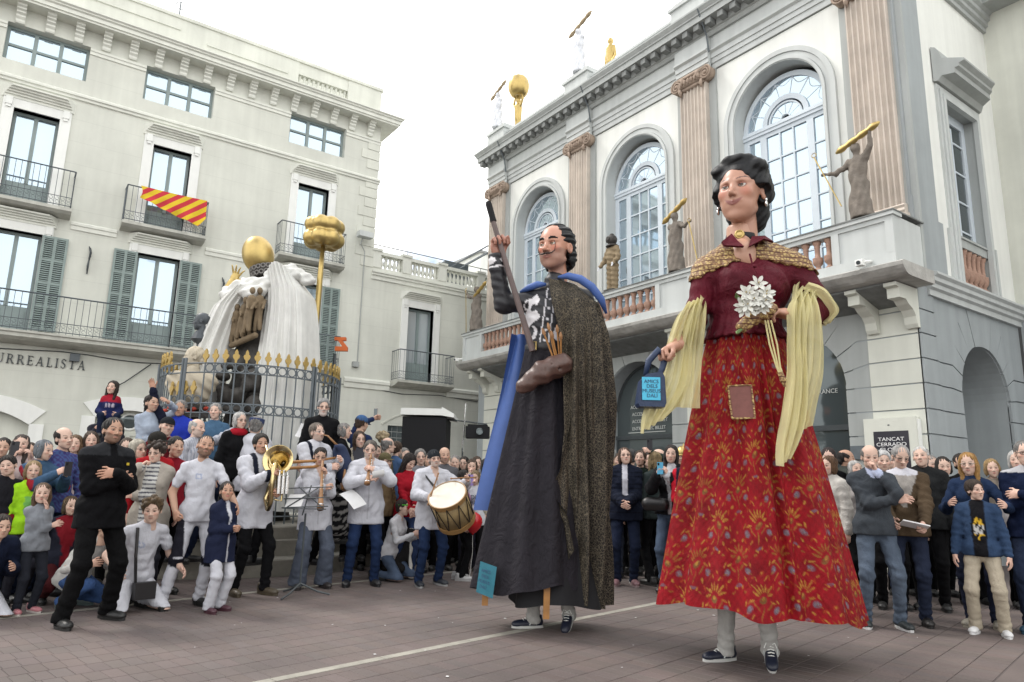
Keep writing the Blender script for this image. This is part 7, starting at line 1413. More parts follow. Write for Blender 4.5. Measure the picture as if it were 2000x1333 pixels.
g.ell((0,0,1.12), (0.21,0.17,0.36), 0.06); g.cone((-0.14,0,1.38), (0.14,0,1.38), 0.10, 0.10, 0.05); g.wob(lambda X, Y, Z: 0.010*np.sin(40*Z+12*X)); sdf_put('suit', g, 'canvas_suit', DV)
hm = MB().sphere((0,-0.02,1.68), (0.16,0.17,0.17), 18, 12).lathe([(0.20,1.46),(0.21,1.48),(0.14,1.54)], 18).sphere((0,-0.02,1.85), (0.07,0.07,0.04), 10, 6); hm.build('diving_helmet', 'bronze_dark', DV, True)
for x, y in ((0,-0.18),(-0.15,-0.06),(0.15,-0.06)): MB().lathe([(0.07,0),(0.07,0.03),(0.055,0.035)], 12).build('porthole', 'bronze_dark', DV, loc=(x,y,1.69), rot=(PI/2, 0, 0 if x == 0 else (1.2 if x > 0 else -1.2)))
for x, y, z in ((0.25,-0.25,0.82),(-0.34,-0.27,0.78)): g = Grid((x-0.08,y-0.1,z-0.12), (x+0.08,y+0.1,z+0.1), 0.012); g.ell((x,y,z), (0.035,0.03,0.05), 0.02); [g.cone((x-0.02+0.014*i,y-0.01,z-0.03), (x-0.025+0.018*i,y-0.03,z-0.08), 0.011, 0.009, 0.006) for i in range(4)]; sdf_put('glove', g, 'statue_white', DV)
for sx in (-0.1, 0.1): MB().box(sx-0.09,sx+0.09,-0.2,0.12,0.0,0.08).build('weighted_boot', 'bronze_dark', DV)
# roof statues
zr = 12.82
robed('roof_statue', 'white roof statue with a loaf and golden sash at the left parapet corner', (11.95, 17.95, zr), -PI/2, 1.36, 'statue_white', ((0.06,-0.05,1.75), 1.2, 0.36, 'loaf'), {}, None)
robed('roof_statue', 'white roof statue with a loaf above the second pilaster', (11.98, 13.85, zr), -PI/2, 1.48, 'statue_white', ((0.10,-0.05,1.78), 1.2, 0.32, 'loaf'), {}, None)
def gold_fig(label, loc, H, ball):
    T = thing('gilded_figure', label, 'statue', loc, -PI/2, 'gilded roof figures'); s = H/1.9; g = Grid((-0.5*s,-0.4*s,0), (0.5*s,0.4*s,2.4*s), 0.03)
    g.cone((-0.06*s,0,0), (-0.05*s,0,0.9*s), 0.05*s, 0.09*s, 0.03); g.cone((0.06*s,0,0), (0.05*s,0,0.9*s), 0.05*s, 0.09*s, 0.03); g.cone((0,0,0.95*s), (0,0,1.4*s), 0.13*s, 0.15*s, 0.05); g.ell((0,0,1.68*s), (0.09*s,0.1*s,0.12*s), 0.02); g.cone((0,0,1.4*s), (0,0,1.6*s), 0.06*s, 0.05*s, 0.03)
    for sx in (-1, 1): g.cone((sx*0.16*s,0,1.42*s), (sx*0.22*s,0,1.1*s) if not ball else (sx*0.28*s,0,1.65*s), 0.05*s, 0.045*s, 0.03); g.cone((sx*0.22*s,0,1.1*s) if not ball else (sx*0.28*s,0,1.65*s), (sx*0.16*s,-0.1*s,0.85*s) if not ball else (sx*0.16*s,0,1.95*s), 0.045*s, 0.035*s, 0.02)
    sdf_put('figure', g, 'gold', T)
    if ball:
        m = MB(); n = 12
        g = Grid((-0.55,-0.55,1.7*s), (0.55,0.55,1.7*s+1.1), 0.04)
        for i in range(9): a = 2*PI*i/9; g.ell((0.16*math.cos(a),0.16*math.sin(a),1.85*s+0.36), (0.20,0.20,0.36), 0.03)
        sdf_put('gilded_ball', g, 'gold', T)
gold_fig('gilded roof figure carrying a golden ball on its head', (12.5, 17.55, 12.4), 1.7, True)
gold_fig('slim gilded roof figure right of the second white statue', (12.7, 13.3, 12.4), 1.7, False)
gold_fig('gilded roof figure cut off by the top edge of the photo', (12.6, 9.2, 12.5), 1.7, False)
# ================================================================ people
WH = (0.51,0.515,0.56); BLK = (0.005,0.005,0.006); NAVY = (0.009,0.013,0.030); JEAN = (0.035,0.055,0.11); DKJ = (0.012,0.018,0.040); GREY = (0.10,0.105,0.115); BEI = (0.40,0.36,0.29); RED = (0.32,0.012,0.02)
DKH = (0.018,0.013,0.011); BRH = (0.06,0.034,0.02); GRH = (0.24,0.23,0.22); WHH = (0.52,0.51,0.49); BLD = (0.38,0.25,0.11); LBR = (0.15,0.09,0.045)
PALE = (0.58,0.40,0.32); TAN = (0.42,0.25,0.175); MID = (0.51,0.33,0.245)
def FA(phi): return math.degrees(_yaw)+180+phi          # 0 faces the camera, +90 the photo's right
def pp(X, Y, Z, phi, label, **k):
    H = Z-k.get('z0', 0.0)
    if k.get('pelvis') is not None: H = 1.75*H/(k['pelvis']+0.80*math.cos(k.get('lean', 0)*0.9))
    return person((X, Y), FA(phi), label, H=min(H, 1.89), **k)
CAMH = dict(rh=(0.08,0.34,1.46), lh=(-0.08,0.34,1.46), rhand='hold', lhand='hold', rdir=(-0.3,0.3,1), ldir=(0.3,0.3,1))      # both hands hold a phone before the face
def phone(t, col=(0.02,0.02,0.025), label='', hand=0, off=(0,0.03,0.10)):
    """phone at a figure's hand, as its own thing"""
    wr = t['arms'][hand][2]; T = thing('phone', label, 'phone', tuple(t['obj'].matrix_basis @ Vector(tuple(wr+np.array(off)))), t['obj'].rotation_euler.z)
    m = MB().box(-0.038,0.038,-0.005,0.005,-0.075,0.075); m.build('case', 'plain', T, color=col); MB().box(-0.034,0.034,-0.0065,-0.0052,-0.070,0.070).build('screen', 'glass_dark', T); MB().box(0.008,0.030,0.0051,0.008,0.035,0.066).build('camera_bump', 'robe_lining', T); return T
def stripes(c1, c2, per=0.035):
    return lambda L, V: np.where(((L[:,2]/per) % 1 < 0.5)[:,None], np.array(c1), np.array(c2))
def openj(jacket, inner, w=0.05, zmin=0.9, vneck=True):
    """open jacket: inner garment shows in a strip down the front, wider at the neck"""
    def f(L, V):
        wd = w*(0.4+1.2*np.clip((L[:,2]-1.1)/0.3,0,1)) if vneck else w; m = (np.abs(L[:,0]) < wd) & (L[:,1] > 0.03) & (L[:,2] > zmin); return np.where(m[:,None], np.array(inner), np.array(jacket))
    return f
def panel(base, c2, zlo, zhi, hw=0.09, edge=None):
    def f(L, V): m = (np.abs(L[:,0]) < hw) & (L[:,1] > 0.02) & (L[:,2] > zlo) & (L[:,2] < zhi); C = np.where(m[:,None], np.array(c2), np.array(base)); return C
    return f
def shirtw(skin, tee=False):
    """white shirt: open neck, placket line and cuffs (or a T-shirt neckline)"""
    def f(L, V):
        C = np.tile(WH, (len(L),1)).astype(float); x, y, z = L[:,0], L[:,1], L[:,2]; fr_ = y > 0.02
        if tee: C[fr_ & (np.abs(x-0.06) < 0.028) & (np.abs(z-1.30) < 0.028) & (((x-0.06)**2+(z-1.30)**2) > 0.018**2)] = (0.30,0.34,0.46)
        else:
            C[fr_ & (np.abs(x) < 0.010) & (z < 1.34) & (z > 0.78)] *= 0.72; C[(np.abs(z-1.425) < 0.008) & fr_] *= 0.8
            C[fr_ & (np.abs(x) < 0.035*(z-1.31)/0.11) & (z > 1.31)] = np.array(skin)*0.8
        return C
    return f
# ---- security guard, arms crossed
t = pp(0.806, 7.681, 1.869, 60, 'bearded guard in black jacket and trousers standing with arms crossed', skin=TAN, hair=('short',(0.012,0.010,0.009)), top=lambda L, V: np.where(((L[:,2] > 1.40) & (np.abs(L[:,0]) > 0.03))[:,None], (0.022,0.023,0.026), (0.0045,0.0045,0.0055)), bulk=0.022, hem=0.78, bottom=(0.0035,0.0035,0.004), shoes=(0.012,0.012,0.012), rh=(-0.04,0.20,1.20), lh=(0.05,0.235,1.25), rdir=(-1,-0.25,0.15), ldir=(1,-0.25,-0.1), rn=(0,1,0.2), ln=(0,1,0.2), rpole=(1,-0.4,-1), lpole=(-1,-0.4,-1), feet=((0.22,0.02,0),(-0.20,-0.04,0)), look=0.25, nod=0.10, beard=1, bcol=(0.02,0.015,0.012), bmix=0.75, lod=2, wide=0.012, build=1.04)
pm('badge_yellow', (0.55,0.40,0.03), 0.5, 0.0); o = MB().box(-0.012,0.012,-0.002,0.002,-0.012,0.012).build('badge', 'badge_yellow', t['obj'], loc=tuple(t['up'](-0.10,0.145,1.33)))
# ---- left edge crowd
t = pp(-0.043, 8.447, 0.946, 60, 'kneeling person in navy jacket and white trousers cut off at the left edge', skin=MID, top=NAVY, bulk=0.03, bottom=WH, pelvis=0.32, feet=((0.14,-0.10,0.0),(-0.14,-0.10,0.0)), knee=((0.1,1,-0.2),(-0.1,1,-0.2)), lean=0.5, rh=(0.15,0.35,0.55), lh=(-0.15,0.35,0.5), lod=2)
t = pp(0.359, 8.478, 1.190, 55, 'small girl in grey sweatshirt with hand at her mouth and pink shoes', female=True, skin=PALE, hair=('long',(0.13,0.075,0.04)), top=(0.22,0.235,0.26), bulk=0.012, bottom=(0.02,0.022,0.03), shoes=(0.42,0.16,0.18), sole=(0.5,0.45,0.42), lh=(-0.02,0.20,1.42), rh=(-0.10,0.22,1.20), look=0.2, lod=2)
t = pp(0.269, 9.105, 1.443, 60, 'blond boy in neon green sweatshirt', skin=PALE, hair=('bob',(0.36,0.25,0.13)), top=panel((0.30,0.58,0.02),(0.16,0.40,0.10),1.10,1.30), bulk=0.012, bottom=(0.03,0.03,0.04), look=0.35, lod=2)
t = pp(0.047, 9.062, 1.498, 50, 'dark haired boy in black football shirt with red trim', skin=PALE, hair=('short',DKH,0.03), top=lambda L, V: np.where((L[:,2] < 1.05)[:,None], (0.16,0.01,0.015), (0.012,0.012,0.015)), bottom=BLK, look=0.3, lod=2)
t = pp(0.142, 9.805, 1.762, 40, 'dark haired woman in pale top filming with a phone at the left edge', female=True, skin=PALE, hair=('long',(0.05,0.035,0.028)), top=(0.50,0.40,0.38), bottom=DKJ, lod=1, **CAMH); phone(t, label='dark phone held up by the woman at the left edge')
t = pp(0.346, 9.302, 1.691, 62, 'grey haired woman in denim blue jacket with red sleeves holding a camera', female=True, skin=PALE, hair=('bob',(0.17,0.19,0.215)), top=lambda L, V: np.where((np.abs(L[:,0]) > 0.20)[:,None], (0.28,0.02,0.03), (0.045,0.09,0.16)), bulk=0.015, bottom=DKJ, lod=2, rh=(0.06,0.42,1.36), lh=(-0.06,0.40,1.34), rhand='hold', lhand='hold'); phone(t, label='black phone held by the grey haired woman in denim', off=(-0.06,0.10,0.05))
t = pp(0.523, 9.452, 1.844, 60, 'balding man in blue and purple checked shirt behind the grey haired woman', skin=PALE, hair=('bald',DKH), top=lambda L, V: np.where((((L[:,0]/0.05) % 1 < 0.5) ^ ((L[:,2]/0.05) % 1 < 0.5))[:,None], (0.05,0.04,0.14), (0.06,0.10,0.24)), bottom=DKJ, lod=1)
t = pp(0.635, 8.992, 1.098, 45, 'brown haired youth in dark red hooded jacket crouching beside the guard', skin=PALE, hair=('bob',(0.10,0.06,0.03)), top=openj((0.020,0.022,0.035),(0.20,0.012,0.02),0.09), bulk=0.02, bottom=(0.06,0.01,0.012), pelvis=0.50, feet=((0.13,-0.02,0),(-0.13,-0.02,0)), lean=0.15, lod=1)
t = pp(0.740, 8.651, 0.906, 70, 'crouching person in white shirt and blue jeans behind the guard\'s legs', skin=MID, hair=('short',BRH), top=(0.56,0.55,0.52), bottom=(0.05,0.10,0.24), bmat='denim', pelvis=0.34, feet=((0.14,0.05,0),(-0.14,-0.05,0)), lean=0.65, rh=(0.2,0.45,0.5), lh=(-0.15,0.45,0.48), shoes=(0.10,0.14,0.14), lod=2)
t = pp(1.227, 8.192, 1.115, 50, 'kneeling curly haired youth in white shirt and trousers with black crossbody bag', skin=PALE, hair=('curly',(0.12,0.075,0.035),0.04), top=shirtw(TAN, True), sleeve='short', bottom=WH, pelvis=0.34, feet=((0.15,-0.12,0.0),(-0.15,-0.12,0.0)), knee=((0.15,1,-0.2),(-0.15,1,-0.2)), lean=0.35, rh=(0.28,0.25,0.42), lh=(-0.32,0.30,0.40), look=0.35, lod=2)
bgm = MB().box(-0.10,0.10,-0.035,0.035,-0.085,0.075).box(-0.10,0.10,-0.045,-0.036,0.0,0.075); BAG = thing('crossbody_bag', 'small black crossbody bag hanging on the kneeling curly haired youth', 'bag', tuple(t['obj'].matrix_basis @ Vector(tuple(t['up'](-0.02,0.25,0.90)))), t['obj'].rotation_euler.z); bgm.build('pouch', 'belt_leather', BAG); iv = t['obj'].matrix_basis; o_ = [tuple((Vector(BAG.location)*-1)+(iv @ Vector(tuple(t['up'](*q))))) for q in ((0.06,0.20,0.96),(0.10,0.15,1.20),(0.11,0.05,1.45),(0.10,-0.1,1.40))]; BAG.rotation_euler.z = 0; MB().tube(o_, 0.016, 5).build('strap', 'belt_leather', BAG); BAG.children[0].rotation_euler = (0,0,t['obj'].rotation_euler.z)
t = pp(1.223, 9.044, 1.735, 75, 'white haired woman with glasses behind the guard\'s shoulder', female=True, skin=PALE, hair=('bob',(0.50,0.46,0.38),0.02), top=(0.16,0.15,0.15), bottom=DKJ, glasses=True, lod=1)
t = pp(1.351, 8.526, 1.690, 12, 'curly brown haired woman in beige jacket over striped shirt, hand on her cheek', female=True, skin=PALE, hair=('curly',(0.045,0.028,0.02)), top=lambda L, V: np.where(((np.abs(L[:,0]) < 0.07) & (L[:,1] > 0.03))[:,None], np.where(((L[:,2]/0.045) % 1 < 0.4)[:,None], (0.06,0.06,0.08), (0.5,0.5,0.48)), (0.34,0.31,0.27)), bulk=0.025, hem=0.78, bottom=(0.03,0.03,0.04), glasses=True, rh=(0.10,0.17,1.46), lh=(0.12,0.22,1.15), rhand='grip', lod=2, nod=-0.1)
# ---- people on the monument steps
t = pp(1.177, 11.931, 2.340, 30, 'man with sunglasses carrying a girl on his shoulders', z0=0.46, skin=MID, hair=('short',DKH), top=(0.03,0.03,0.04), glasses=True, rh=(0.12,0.16,1.38), lh=(-0.12,0.16,1.38), lod=1)
t = pp(1.176, 11.800, 2.618, 30, 'girl in navy and red sweatshirt riding on a man\'s shoulders', z0=1.77, female=True, skin=PALE, hair=('long',(0.03,0.02,0.016)), top=lambda L, V: np.where((L[:,2] > 1.33)[:,None], (0.30,0.015,0.03), np.where(((np.abs(L[:,2]-1.25) < 0.045) & (np.abs(L[:,0]) < 0.10) & (L[:,1] > 0) & (np.sin(L[:,0]*90) > -0.3))[:,None], (0.45,0.40,0.48), (0.015,0.02,0.075))), bulk=0.02, bottom=DKJ, headk=1.35, pelvis=0.50, feet=((0.14,0.36,0.05),(-0.14,0.36,0.05)), rh=(0.14,0.16,0.62), lh=(-0.14,0.16,0.62), look=0.3, lod=1)
t = pp(1.565, 10.819, 2.431, 60, 'woman in pale blue sweater standing on the kerb by the fence', z0=0.64, female=True, skin=MID, hair=('pony',DKH), top=(0.33,0.38,0.46), bottom=DKJ, rh=(-0.02,0.25,1.15), lh=(-0.05,0.3,1.62), lod=1)
t = pp(1.941, 10.754, 2.373, 15, 'man in bright blue jacket with sunglasses on his head waving a raised hand', z0=0.64, skin=TAN, hair=('short',GRH), top=lambda L, V: np.where((L[:,0] > 0.10)[:,None], (0.012,0.014,0.03), (0.02,0.04,0.35)), bulk=0.02, bottom=DKJ, rh=(0.36,0.12,1.86), rpole=(1,-0.3,0), rhand='flat', rdir=(0.3,0.1,1), rn=(0,-1,0), lod=1)
t = pp(1.704, 10.242, 2.087, 40, 'man in black cap with white mark and dark red jacket', z0=0.23, skin=PALE, hair=('short',BRH), hat='cap', hatc=(0.014,0.016,0.02), top=(0.10,0.008,0.012), bottom=BLK, beard=1, bcol=(0.25,0.18,0.14), bmix=0.4, lod=1)
t = pp(1.403, 8.896, 1.815, 55, 'man in black and orange cap and red shirt', skin=PALE, hair=('short',BRH), hat='cap', hatc=(0.02,0.018,0.016), top=(0.34,0.012,0.018), bottom=BLK, lod=1)
t = pp(2.022, 10.019, 2.076, 75, 'bald bearded man in striped shirt stretching his arm up with a phone', z0=0.23, skin=PALE, hair=('bald',WHH), top=lambda L, V: np.where(((L[:,0]/0.03) % 1 < 0.4)[:,None], (0.28,0.30,0.36), (0.46,0.47,0.52)), bulk=0.012, bottom=DKJ, beard=1, bcol=(0.36,0.33,0.30), bmix=0.6, lh=(-0.22,0.50,1.66), lhand='grip', lod=2); phone(t, hand=1, label='small phone in the bald man\'s outstretched hand', off=(0,0.06,0.07))
t = pp(2.347, 10.474, 2.341, 10, 'grey haired man in blue zip sweater by the fence', z0=0.64, skin=PALE, hair=('short',(0.32,0.31,0.30)), top=(0.06,0.12,0.20), bottom=DKJ, lod=1)
t = pp(2.452, 9.565, 2.173, 35, 'white haired woman with glasses, black coat and red scarf', z0=0.46, female=True, skin=PALE, hair=('bob',WHH), top=BLK, bulk=0.02, bottom=BLK, glasses=True, scarf=(0.30,0.01,0.02), lod=1)
t = pp(3.591, 9.627, 2.446, 25, 'grey bearded man with sunglasses in black coat leaning by the fence', z0=0.64, skin=PALE, hair=('short',(0.30,0.30,0.30),0.02), top=(0.007,0.007,0.008), bulk=0.02, bottom=BLK, beard=2, bcol=(0.40,0.39,0.38), glasses=True, face_p=dict(shadow=0.9), lod=1)
# ---- father and girl in white
t = pp(1.762, 8.177, 1.772, 40, 'dark bearded man in white T-shirt and white tracksuit trousers with black stripes', skin=TAN, hair=('short',DKH,-0.005), top=shirtw(TAN, True), sleeve='short', bottom=lambda L, V: np.where((((L[:,0] > 0.15) & (L[:,2] > 0.5)) | ((np.abs(L[:,2]-0.50+0.5*(L[:,1]-0.05)) < 0.05) & (np.abs(L[:,0]) > 0.02)))[:,None], (0.012,0.012,0.018), np.array(WH)), shoes=(0.012,0.012,0.012), beard=1, bcol=(0.03,0.02,0.015), bmix=0.8, lh=(-0.26,0.36,1.02), rh=(0.25,0.10,0.94), rhand='grip', feet=((0.26,0.02,0),(-0.10,0.0,0)), look=0.2, nod=0.1, lod=2)
t = pp(1.916, 7.731, 1.253, 60, 'girl in navy jacket and white trousers with dark bun, hands together', female=True, skin=TAN, hair=('bun',DKH), top=openj((0.013,0.017,0.04),WH,0.02,0.5), bulk=0.03, hem=0.66, bottom=WH, wide=0.02, shoes=(0.06,0.02,0.03), rh=(0.03,0.24,1.13), lh=(-0.03,0.25,1.13), rhand='grip', lhand='grip', look=0.15, nod=0.15, lod=2)
# ---- musicians
t = pp(2.624, 9.456, 2.119, 165, 'musician in white shirt and blue beret seen from behind near the fence', z0=0.23, skin=PALE, hair=('short',GRH), hat='beret', hatc=(0.045,0.06,0.13), top=shirtw(PALE), bulk=0.03, bottom=BLK, look=-0.6, lod=1)
tuba = pp(2.488, 8.680, 1.851, 50, 'dark haired musician in white shirt playing a brass tuba', skin=TAN, hair=('short',(0.022,0.017,0.014),0.02), top=lambda L, V: np.where(((L[:,0] > 0.06) & (L[:,0] < 0.115) & (L[:,2] > 1.2))[:,None], (0.012,0.014,0.025), np.array(WH)), bulk=0.03, hem=0.70, bottom=BLK, shoes=(0.07,0.055,0.035), lh=(-0.05,0.36,1.10), rh=(0.07,0.36,1.28), rhand='grip', lhand='hold', feet=((0.16,0.0,0),(-0.12,0.15,0)), look=0.25, lod=2)
piper = pp(3.321, 9.100, 2.059, 55, 'grey haired musician with glasses playing bagpipes in white shirt', z0=0.23, skin=PALE, hair=('short',(0.17,0.14,0.115)), top=lambda L, V: np.where(((np.abs(L[:,0]-0.13) < 0.025) & (L[:,2] > 1.15))[:,None], (0.012,0.014,0.025), np.array(WH)), bulk=0.03, bottom=BLK, glasses=(0.3,0.3,0.3), beard=1, bcol=(0.35,0.31,0.28), bmix=0.6, rh=(0.05,0.36,1.18), lh=(-0.10,0.36,1.26), rhand='hold', lhand='hold', lod=2)
oboe = pp(3.274, 8.776, 1.732, 30, 'dark haired woman in white shirt and wide grey trousers playing a long reed pipe', female=True, skin=MID, hair=('bun',DKH), top=shirtw(PALE), bulk=0.025, hem=0.70, bottom=(0.085,0.10,0.135), bmat='denim', wide=0.055, shoes=(0.03,0.025,0.025), glasses=True, rh=(0.0,0.34,1.22), lh=(-0.04,0.24,1.38), rhand='hold', lhand='hold', feet=((0.16,0.0,0),(-0.16,0.0,0)), look=0.1, nod=-0.12, lod=2)
clar = pp(3.931, 8.718, 1.849, 18, 'grey haired musician in white shirt and jeans playing a small wooden pipe', skin=PALE, hair=('short',(0.13,0.115,0.10)), top=shirtw(PALE), bulk=0.03, hem=0.72, bottom=(0.014,0.028,0.075), bmat='denim', shoes=(0.015,0.015,0.017), glasses=True, beard=1, bcol=(0.34,0.32,0.30), bmix=0.5, rh=(0.04,0.33,1.26), lh=(-0.03,0.30,1.36), rhand='hold', lhand='hold', rpole=(1,0,-0.7), lpole=(-1,0,-0.7), feet=((0.18,0.02,0),(-0.14,0.02,0)), nod=-0.05, belly=0.02, lod=2)
drm = pp(4.693, 8.352, 1.747, 30, 'drummer in white shirt, jeans and black beanie with glasses and moustache', skin=PALE, hair=('short',GRH), hat='beanie', hatc=(0.022,0.025,0.03), top=shirtw(PALE), bulk=0.03, hem=0.70, bottom=(0.013,0.026,0.068), bmat='denim', shoes=(0.018,0.022,0.03), sole=(0.3,0.3,0.3), glasses=(0.12,0.05,0.04), mous=1, beard=1, bcol=(0.42,0.40,0.38), bmix=0.6, rh=(0.22,0.34,1.12), lh=(-0.34,0.34,1.34), rhand='grip', lhand='grip', feet=((0.16,0.05,0),(-0.14,0.0,0)), belly=0.05, build=1.05, look=0.25, lod=2)
# ---- behind the musicians
t = pp(3.847, 9.464, 2.114, 100, 'grey haired person bent behind a white music sheet', z0=0.46, female=True, skin=PALE, hair=('bob',GRH), top=BLK, bottom=lambda L, V: np.where((np.sin(L[:,2]*60+4*np.sin(L[:,0]*30))*np.sin(L[:,0]*70) > 0.15)[:,None], (0.35,0.34,0.32), (0.012,0.012,0.014)), skirt=0.25, lod=1)
t = pp(4.084, 9.443, 2.019, 15, 'brown haired woman with glasses in beige coat behind the musicians', z0=0.23, female=True, skin=PALE, hair=('long',BRH), top=openj(BEI,(0.05,0.05,0.06)), bulk=0.02, bottom=BLK, glasses=True, lod=1)
t = pp(4.318, 9.963, 2.280, 150, 'man in blue cap and navy shirt raising a phone, seen from behind', z0=0.46, skin=MID, hair=('short',BRH), hat='cap', hatc=(0.05,0.11,0.24), top=(0.015,0.025,0.07), bottom=BLK, lh=(-0.05,0.34,1.72), lhand='grip', lod=1); phone(t, (0.45,0.40,0.36), 'pale phone raised by the man in the blue cap', hand=1, off=(0,0.03,0.09))
t = pp(4.683, 9.782, 1.963, 110, 'balding man with glasses in olive jacket behind the drummer', z0=0.2, skin=PALE, hair=('bald',GRH), top=(0.09,0.08,0.05), bottom=BLK, glasses=True, lod=1)
t = pp(4.881, 10.358, 2.100, 160, 'blond curly haired woman behind the balding man', z0=0.2, female=True, skin=PALE, hair=('curly',(0.42,0.33,0.20)), top=(0.35,0.30,0.26), bottom=BLK, lod=0)
t = pp(4.888, 9.896, 1.923, 150, 'brown haired woman in blue blouse seen from behind', z0=0.2, female=True, skin=PALE, hair=('short',BRH,0.03), top=(0.06,0.11,0.22), bottom=BLK, lod=0)
t = pp(4.396, 9.235, 1.710, 60, 'short person in olive cap between the musicians', skin=PALE, hair=('short',BRH), hat='cap', hatc=(0.10,0.085,0.045), top=(0.16,0.11,0.06), bottom=BLK, lod=1)
t = pp(4.704, 9.078, 1.713, 20, 'dark wavy haired woman in red sweater looking down', female=True, skin=PALE, hair=('long',(0.022,0.014,0.012),0.03), top=(0.30,0.010,0.02), bottom=(0.03,0.05,0.12), bmat='denim', rh=(0.02,0.28,0.95), lh=(-0.04,0.28,0.92), nod=-0.5, lod=2)
t = pp(4.443, 9.041, 1.085, 70, 'kneeling child in white sweatshirt with neon green headband', female=True, skin=PALE, hair=('short',(0.03,0.02,0.015),0.02), hat='band', hatc=(0.10,0.55,0.06), top=(0.60,0.60,0.62), bottom=(0.08,0.11,0.17), bmat='denim', pelvis=0.40, feet=((0.13,-0.12,0),(-0.13,-0.12,0)), lean=0.3, rh=(0.05,0.42,0.66), lh=(-0.08,0.42,0.62), lod=1)
t = pp(5.163, 9.603, 1.811, 10, 'man with glasses peering over the drummer\'s shoulder', skin=PALE, hair=('short',GRH), top=(0.2,0.2,0.22), bottom=BLK, glasses=True, lod=0)
t = pp(5.612, 9.648, 1.857, 10, 'bald man directly behind the drummer', skin=MID, hair=('none',DKH), top=(0.10,0.10,0.11), bottom=BLK, beard=1, bcol=(0.10,0.08,0.07), bmix=0.5, lod=0)
pp(6.080, 10.091, 1.755, 5, 'grey haired man in the far crowd right of the drummer', skin=PALE, hair=('short',GRH), top=(0.12,0.11,0.10), bottom=BLK, lod=0)
pp(6.412, 10.353, 1.764, -5, 'dark haired person with sunglasses in the far crowd', female=True, skin=PALE, hair=('long',DKH), top=(0.05,0.05,0.06), bottom=BLK, glasses=True, lod=0)
pp(5.816, 10.521, 1.786, 15, 'dark haired man far back behind the drummer', skin=MID, hair=('short',DKH), top=(0.2,0.2,0.22), bottom=BLK, lod=0)
pp(6.387, 9.631, 1.719, 0, 'dark haired woman in white top beside the blue cape', female=True, skin=PALE, hair=('long',DKH), top=(0.55,0.54,0.52), bottom=BLK, lod=0)
pp(6.921, 10.738, 1.781, 10, 'brown haired man far back beside the blue cape', skin=PALE, hair=('short',BRH), top=(0.3,0.3,0.32), bottom=BLK, lod=0)
pp(6.624, 11.207, 1.749, 10, 'fair haired woman far back right of the bald man', female=True, skin=PALE, hair=('bob',BLD), top=(0.25,0.22,0.2), bottom=BLK, lod=0)
pp(6.951, 10.224, 1.748, 0, 'dark haired man partly hidden by the blue cape', skin=MID, hair=('short',DKH), top=(0.08,0.09,0.1), bottom=BLK, lod=0)
t = pp(5.927, 9.340, 1.690, 8, 'girl in beige jacket holding her hand over her mouth', female=True, skin=PALE, hair=('bob',BRH), top=(0.36,0.33,0.27), bulk=0.02, bottom=(0.02,0.02,0.03), rh=(0.03,0.17,1.48), rhand='grip', lod=1)
t = pp(5.556, 8.649, 1.500, 0, 'child in white sweatshirt with dark lettering filming with a lilac phone', female=True, skin=PALE, hair=('bob',(0.22,0.15,0.08)), top=(0.56,0.58,0.62), bottom=BLK, lod=1, rh=(0.06,0.30,1.50), lh=(0.12,0.22,0.98), rhand='hold'); phone(t, (0.28,0.20,0.46), 'lilac phone held by the child in the lettered sweatshirt', off=(0,0.03,0.06))
pm('print_navy', (0.02,0.03,0.08), 0.8, 0.0); text('print', 'SYDNEY', 0.085, t['obj'], tuple(t['up'](0.17,0.155,1.26)), (PI/2,0,PI), 'print_navy', ext=0.004); text('print', 'HARBOUR', 0.062, t['obj'], tuple(t['up'](0.155,0.155,1.19)), (PI/2,0,PI), 'print_navy', ext=0.004)
t = pp(5.303, 8.577, 1.507, 100, 'person in pink top half hidden by the drum', female=True, skin=PALE, hair=('long',DKH), top=(0.38,0.22,0.34), bottom=BLK, shoes=(0.4,0.4,0.4), lod=0)
BL = thing('balloon', 'red balloon beside the giant man\'s blue cape', 'balloon', (5.35, 8.35, 0.78)); pm('balloon_red', (0.50,0.012,0.02), 0.25, 0.05, 4)
MB().lathe([(0.004,-0.17),(0.012,-0.155),(0.05,-0.13),(0.105,-0.07),(0.13,0.0),(0.125,0.05),(0.095,0.10),(0.05,0.13),(0.004,0.14)], 20).build('skin', 'balloon_red', BL, True); MB().tube([(0,0,-0.17),(0.02,0.02,-0.40),(0.0,0.05,-0.76)], 0.003, 4).build('string', 'white_trim', BL)
# ---- dog
DG = thing('dog', 'black and white dog sitting beside the kneeling child', 'dog', (4.62, 9.05, 0), SCR+0.15)
g = Grid((-0.35,-0.3,0), (0.4,0.3,0.8), 0.014); g.cone((-0.12,0,0.16), (0.08,0,0.40), 0.13, 0.11, 0.05); g.cone((0.08,0,0.40), (0.12,-0.02,0.54), 0.085, 0.07, 0.04); g.ell((0.14,-0.04,0.60), (0.08,0.075,0.075), 0.03); g.cone((0.18,-0.06,0.585), (0.27,-0.08,0.56), 0.048, 0.032, 0.03)
for sy in (-1, 1): g.cone((0.10,sy*0.06,0.34), (0.15,sy*0.065,0.18), 0.045, 0.03, 0.03); g.cone((0.15,sy*0.065,0.18), (0.155,sy*0.065,0.03), 0.028, 0.026, 0.01); g.ell((0.17,sy*0.065,0.022), (0.045,0.032,0.022), 0.01); g.cone((-0.14,sy*0.10,0.17), (0.02,sy*0.13,0.15), 0.09, 0.06, 0.03); g.cone((0.02,sy*0.13,0.15), (-0.06,sy*0.13,0.04), 0.05, 0.03, 0.02); g.ell((0.0,sy*0.13,0.022), (0.065,0.032,0.022), 0.01); g.ell((0.10,-0.03+sy*0.075,0.635), (0.03,0.02,0.055), 0.02)
g.cone((-0.2,0,0.10), (-0.32,0.06,0.05), 0.035, 0.02, 0.02)
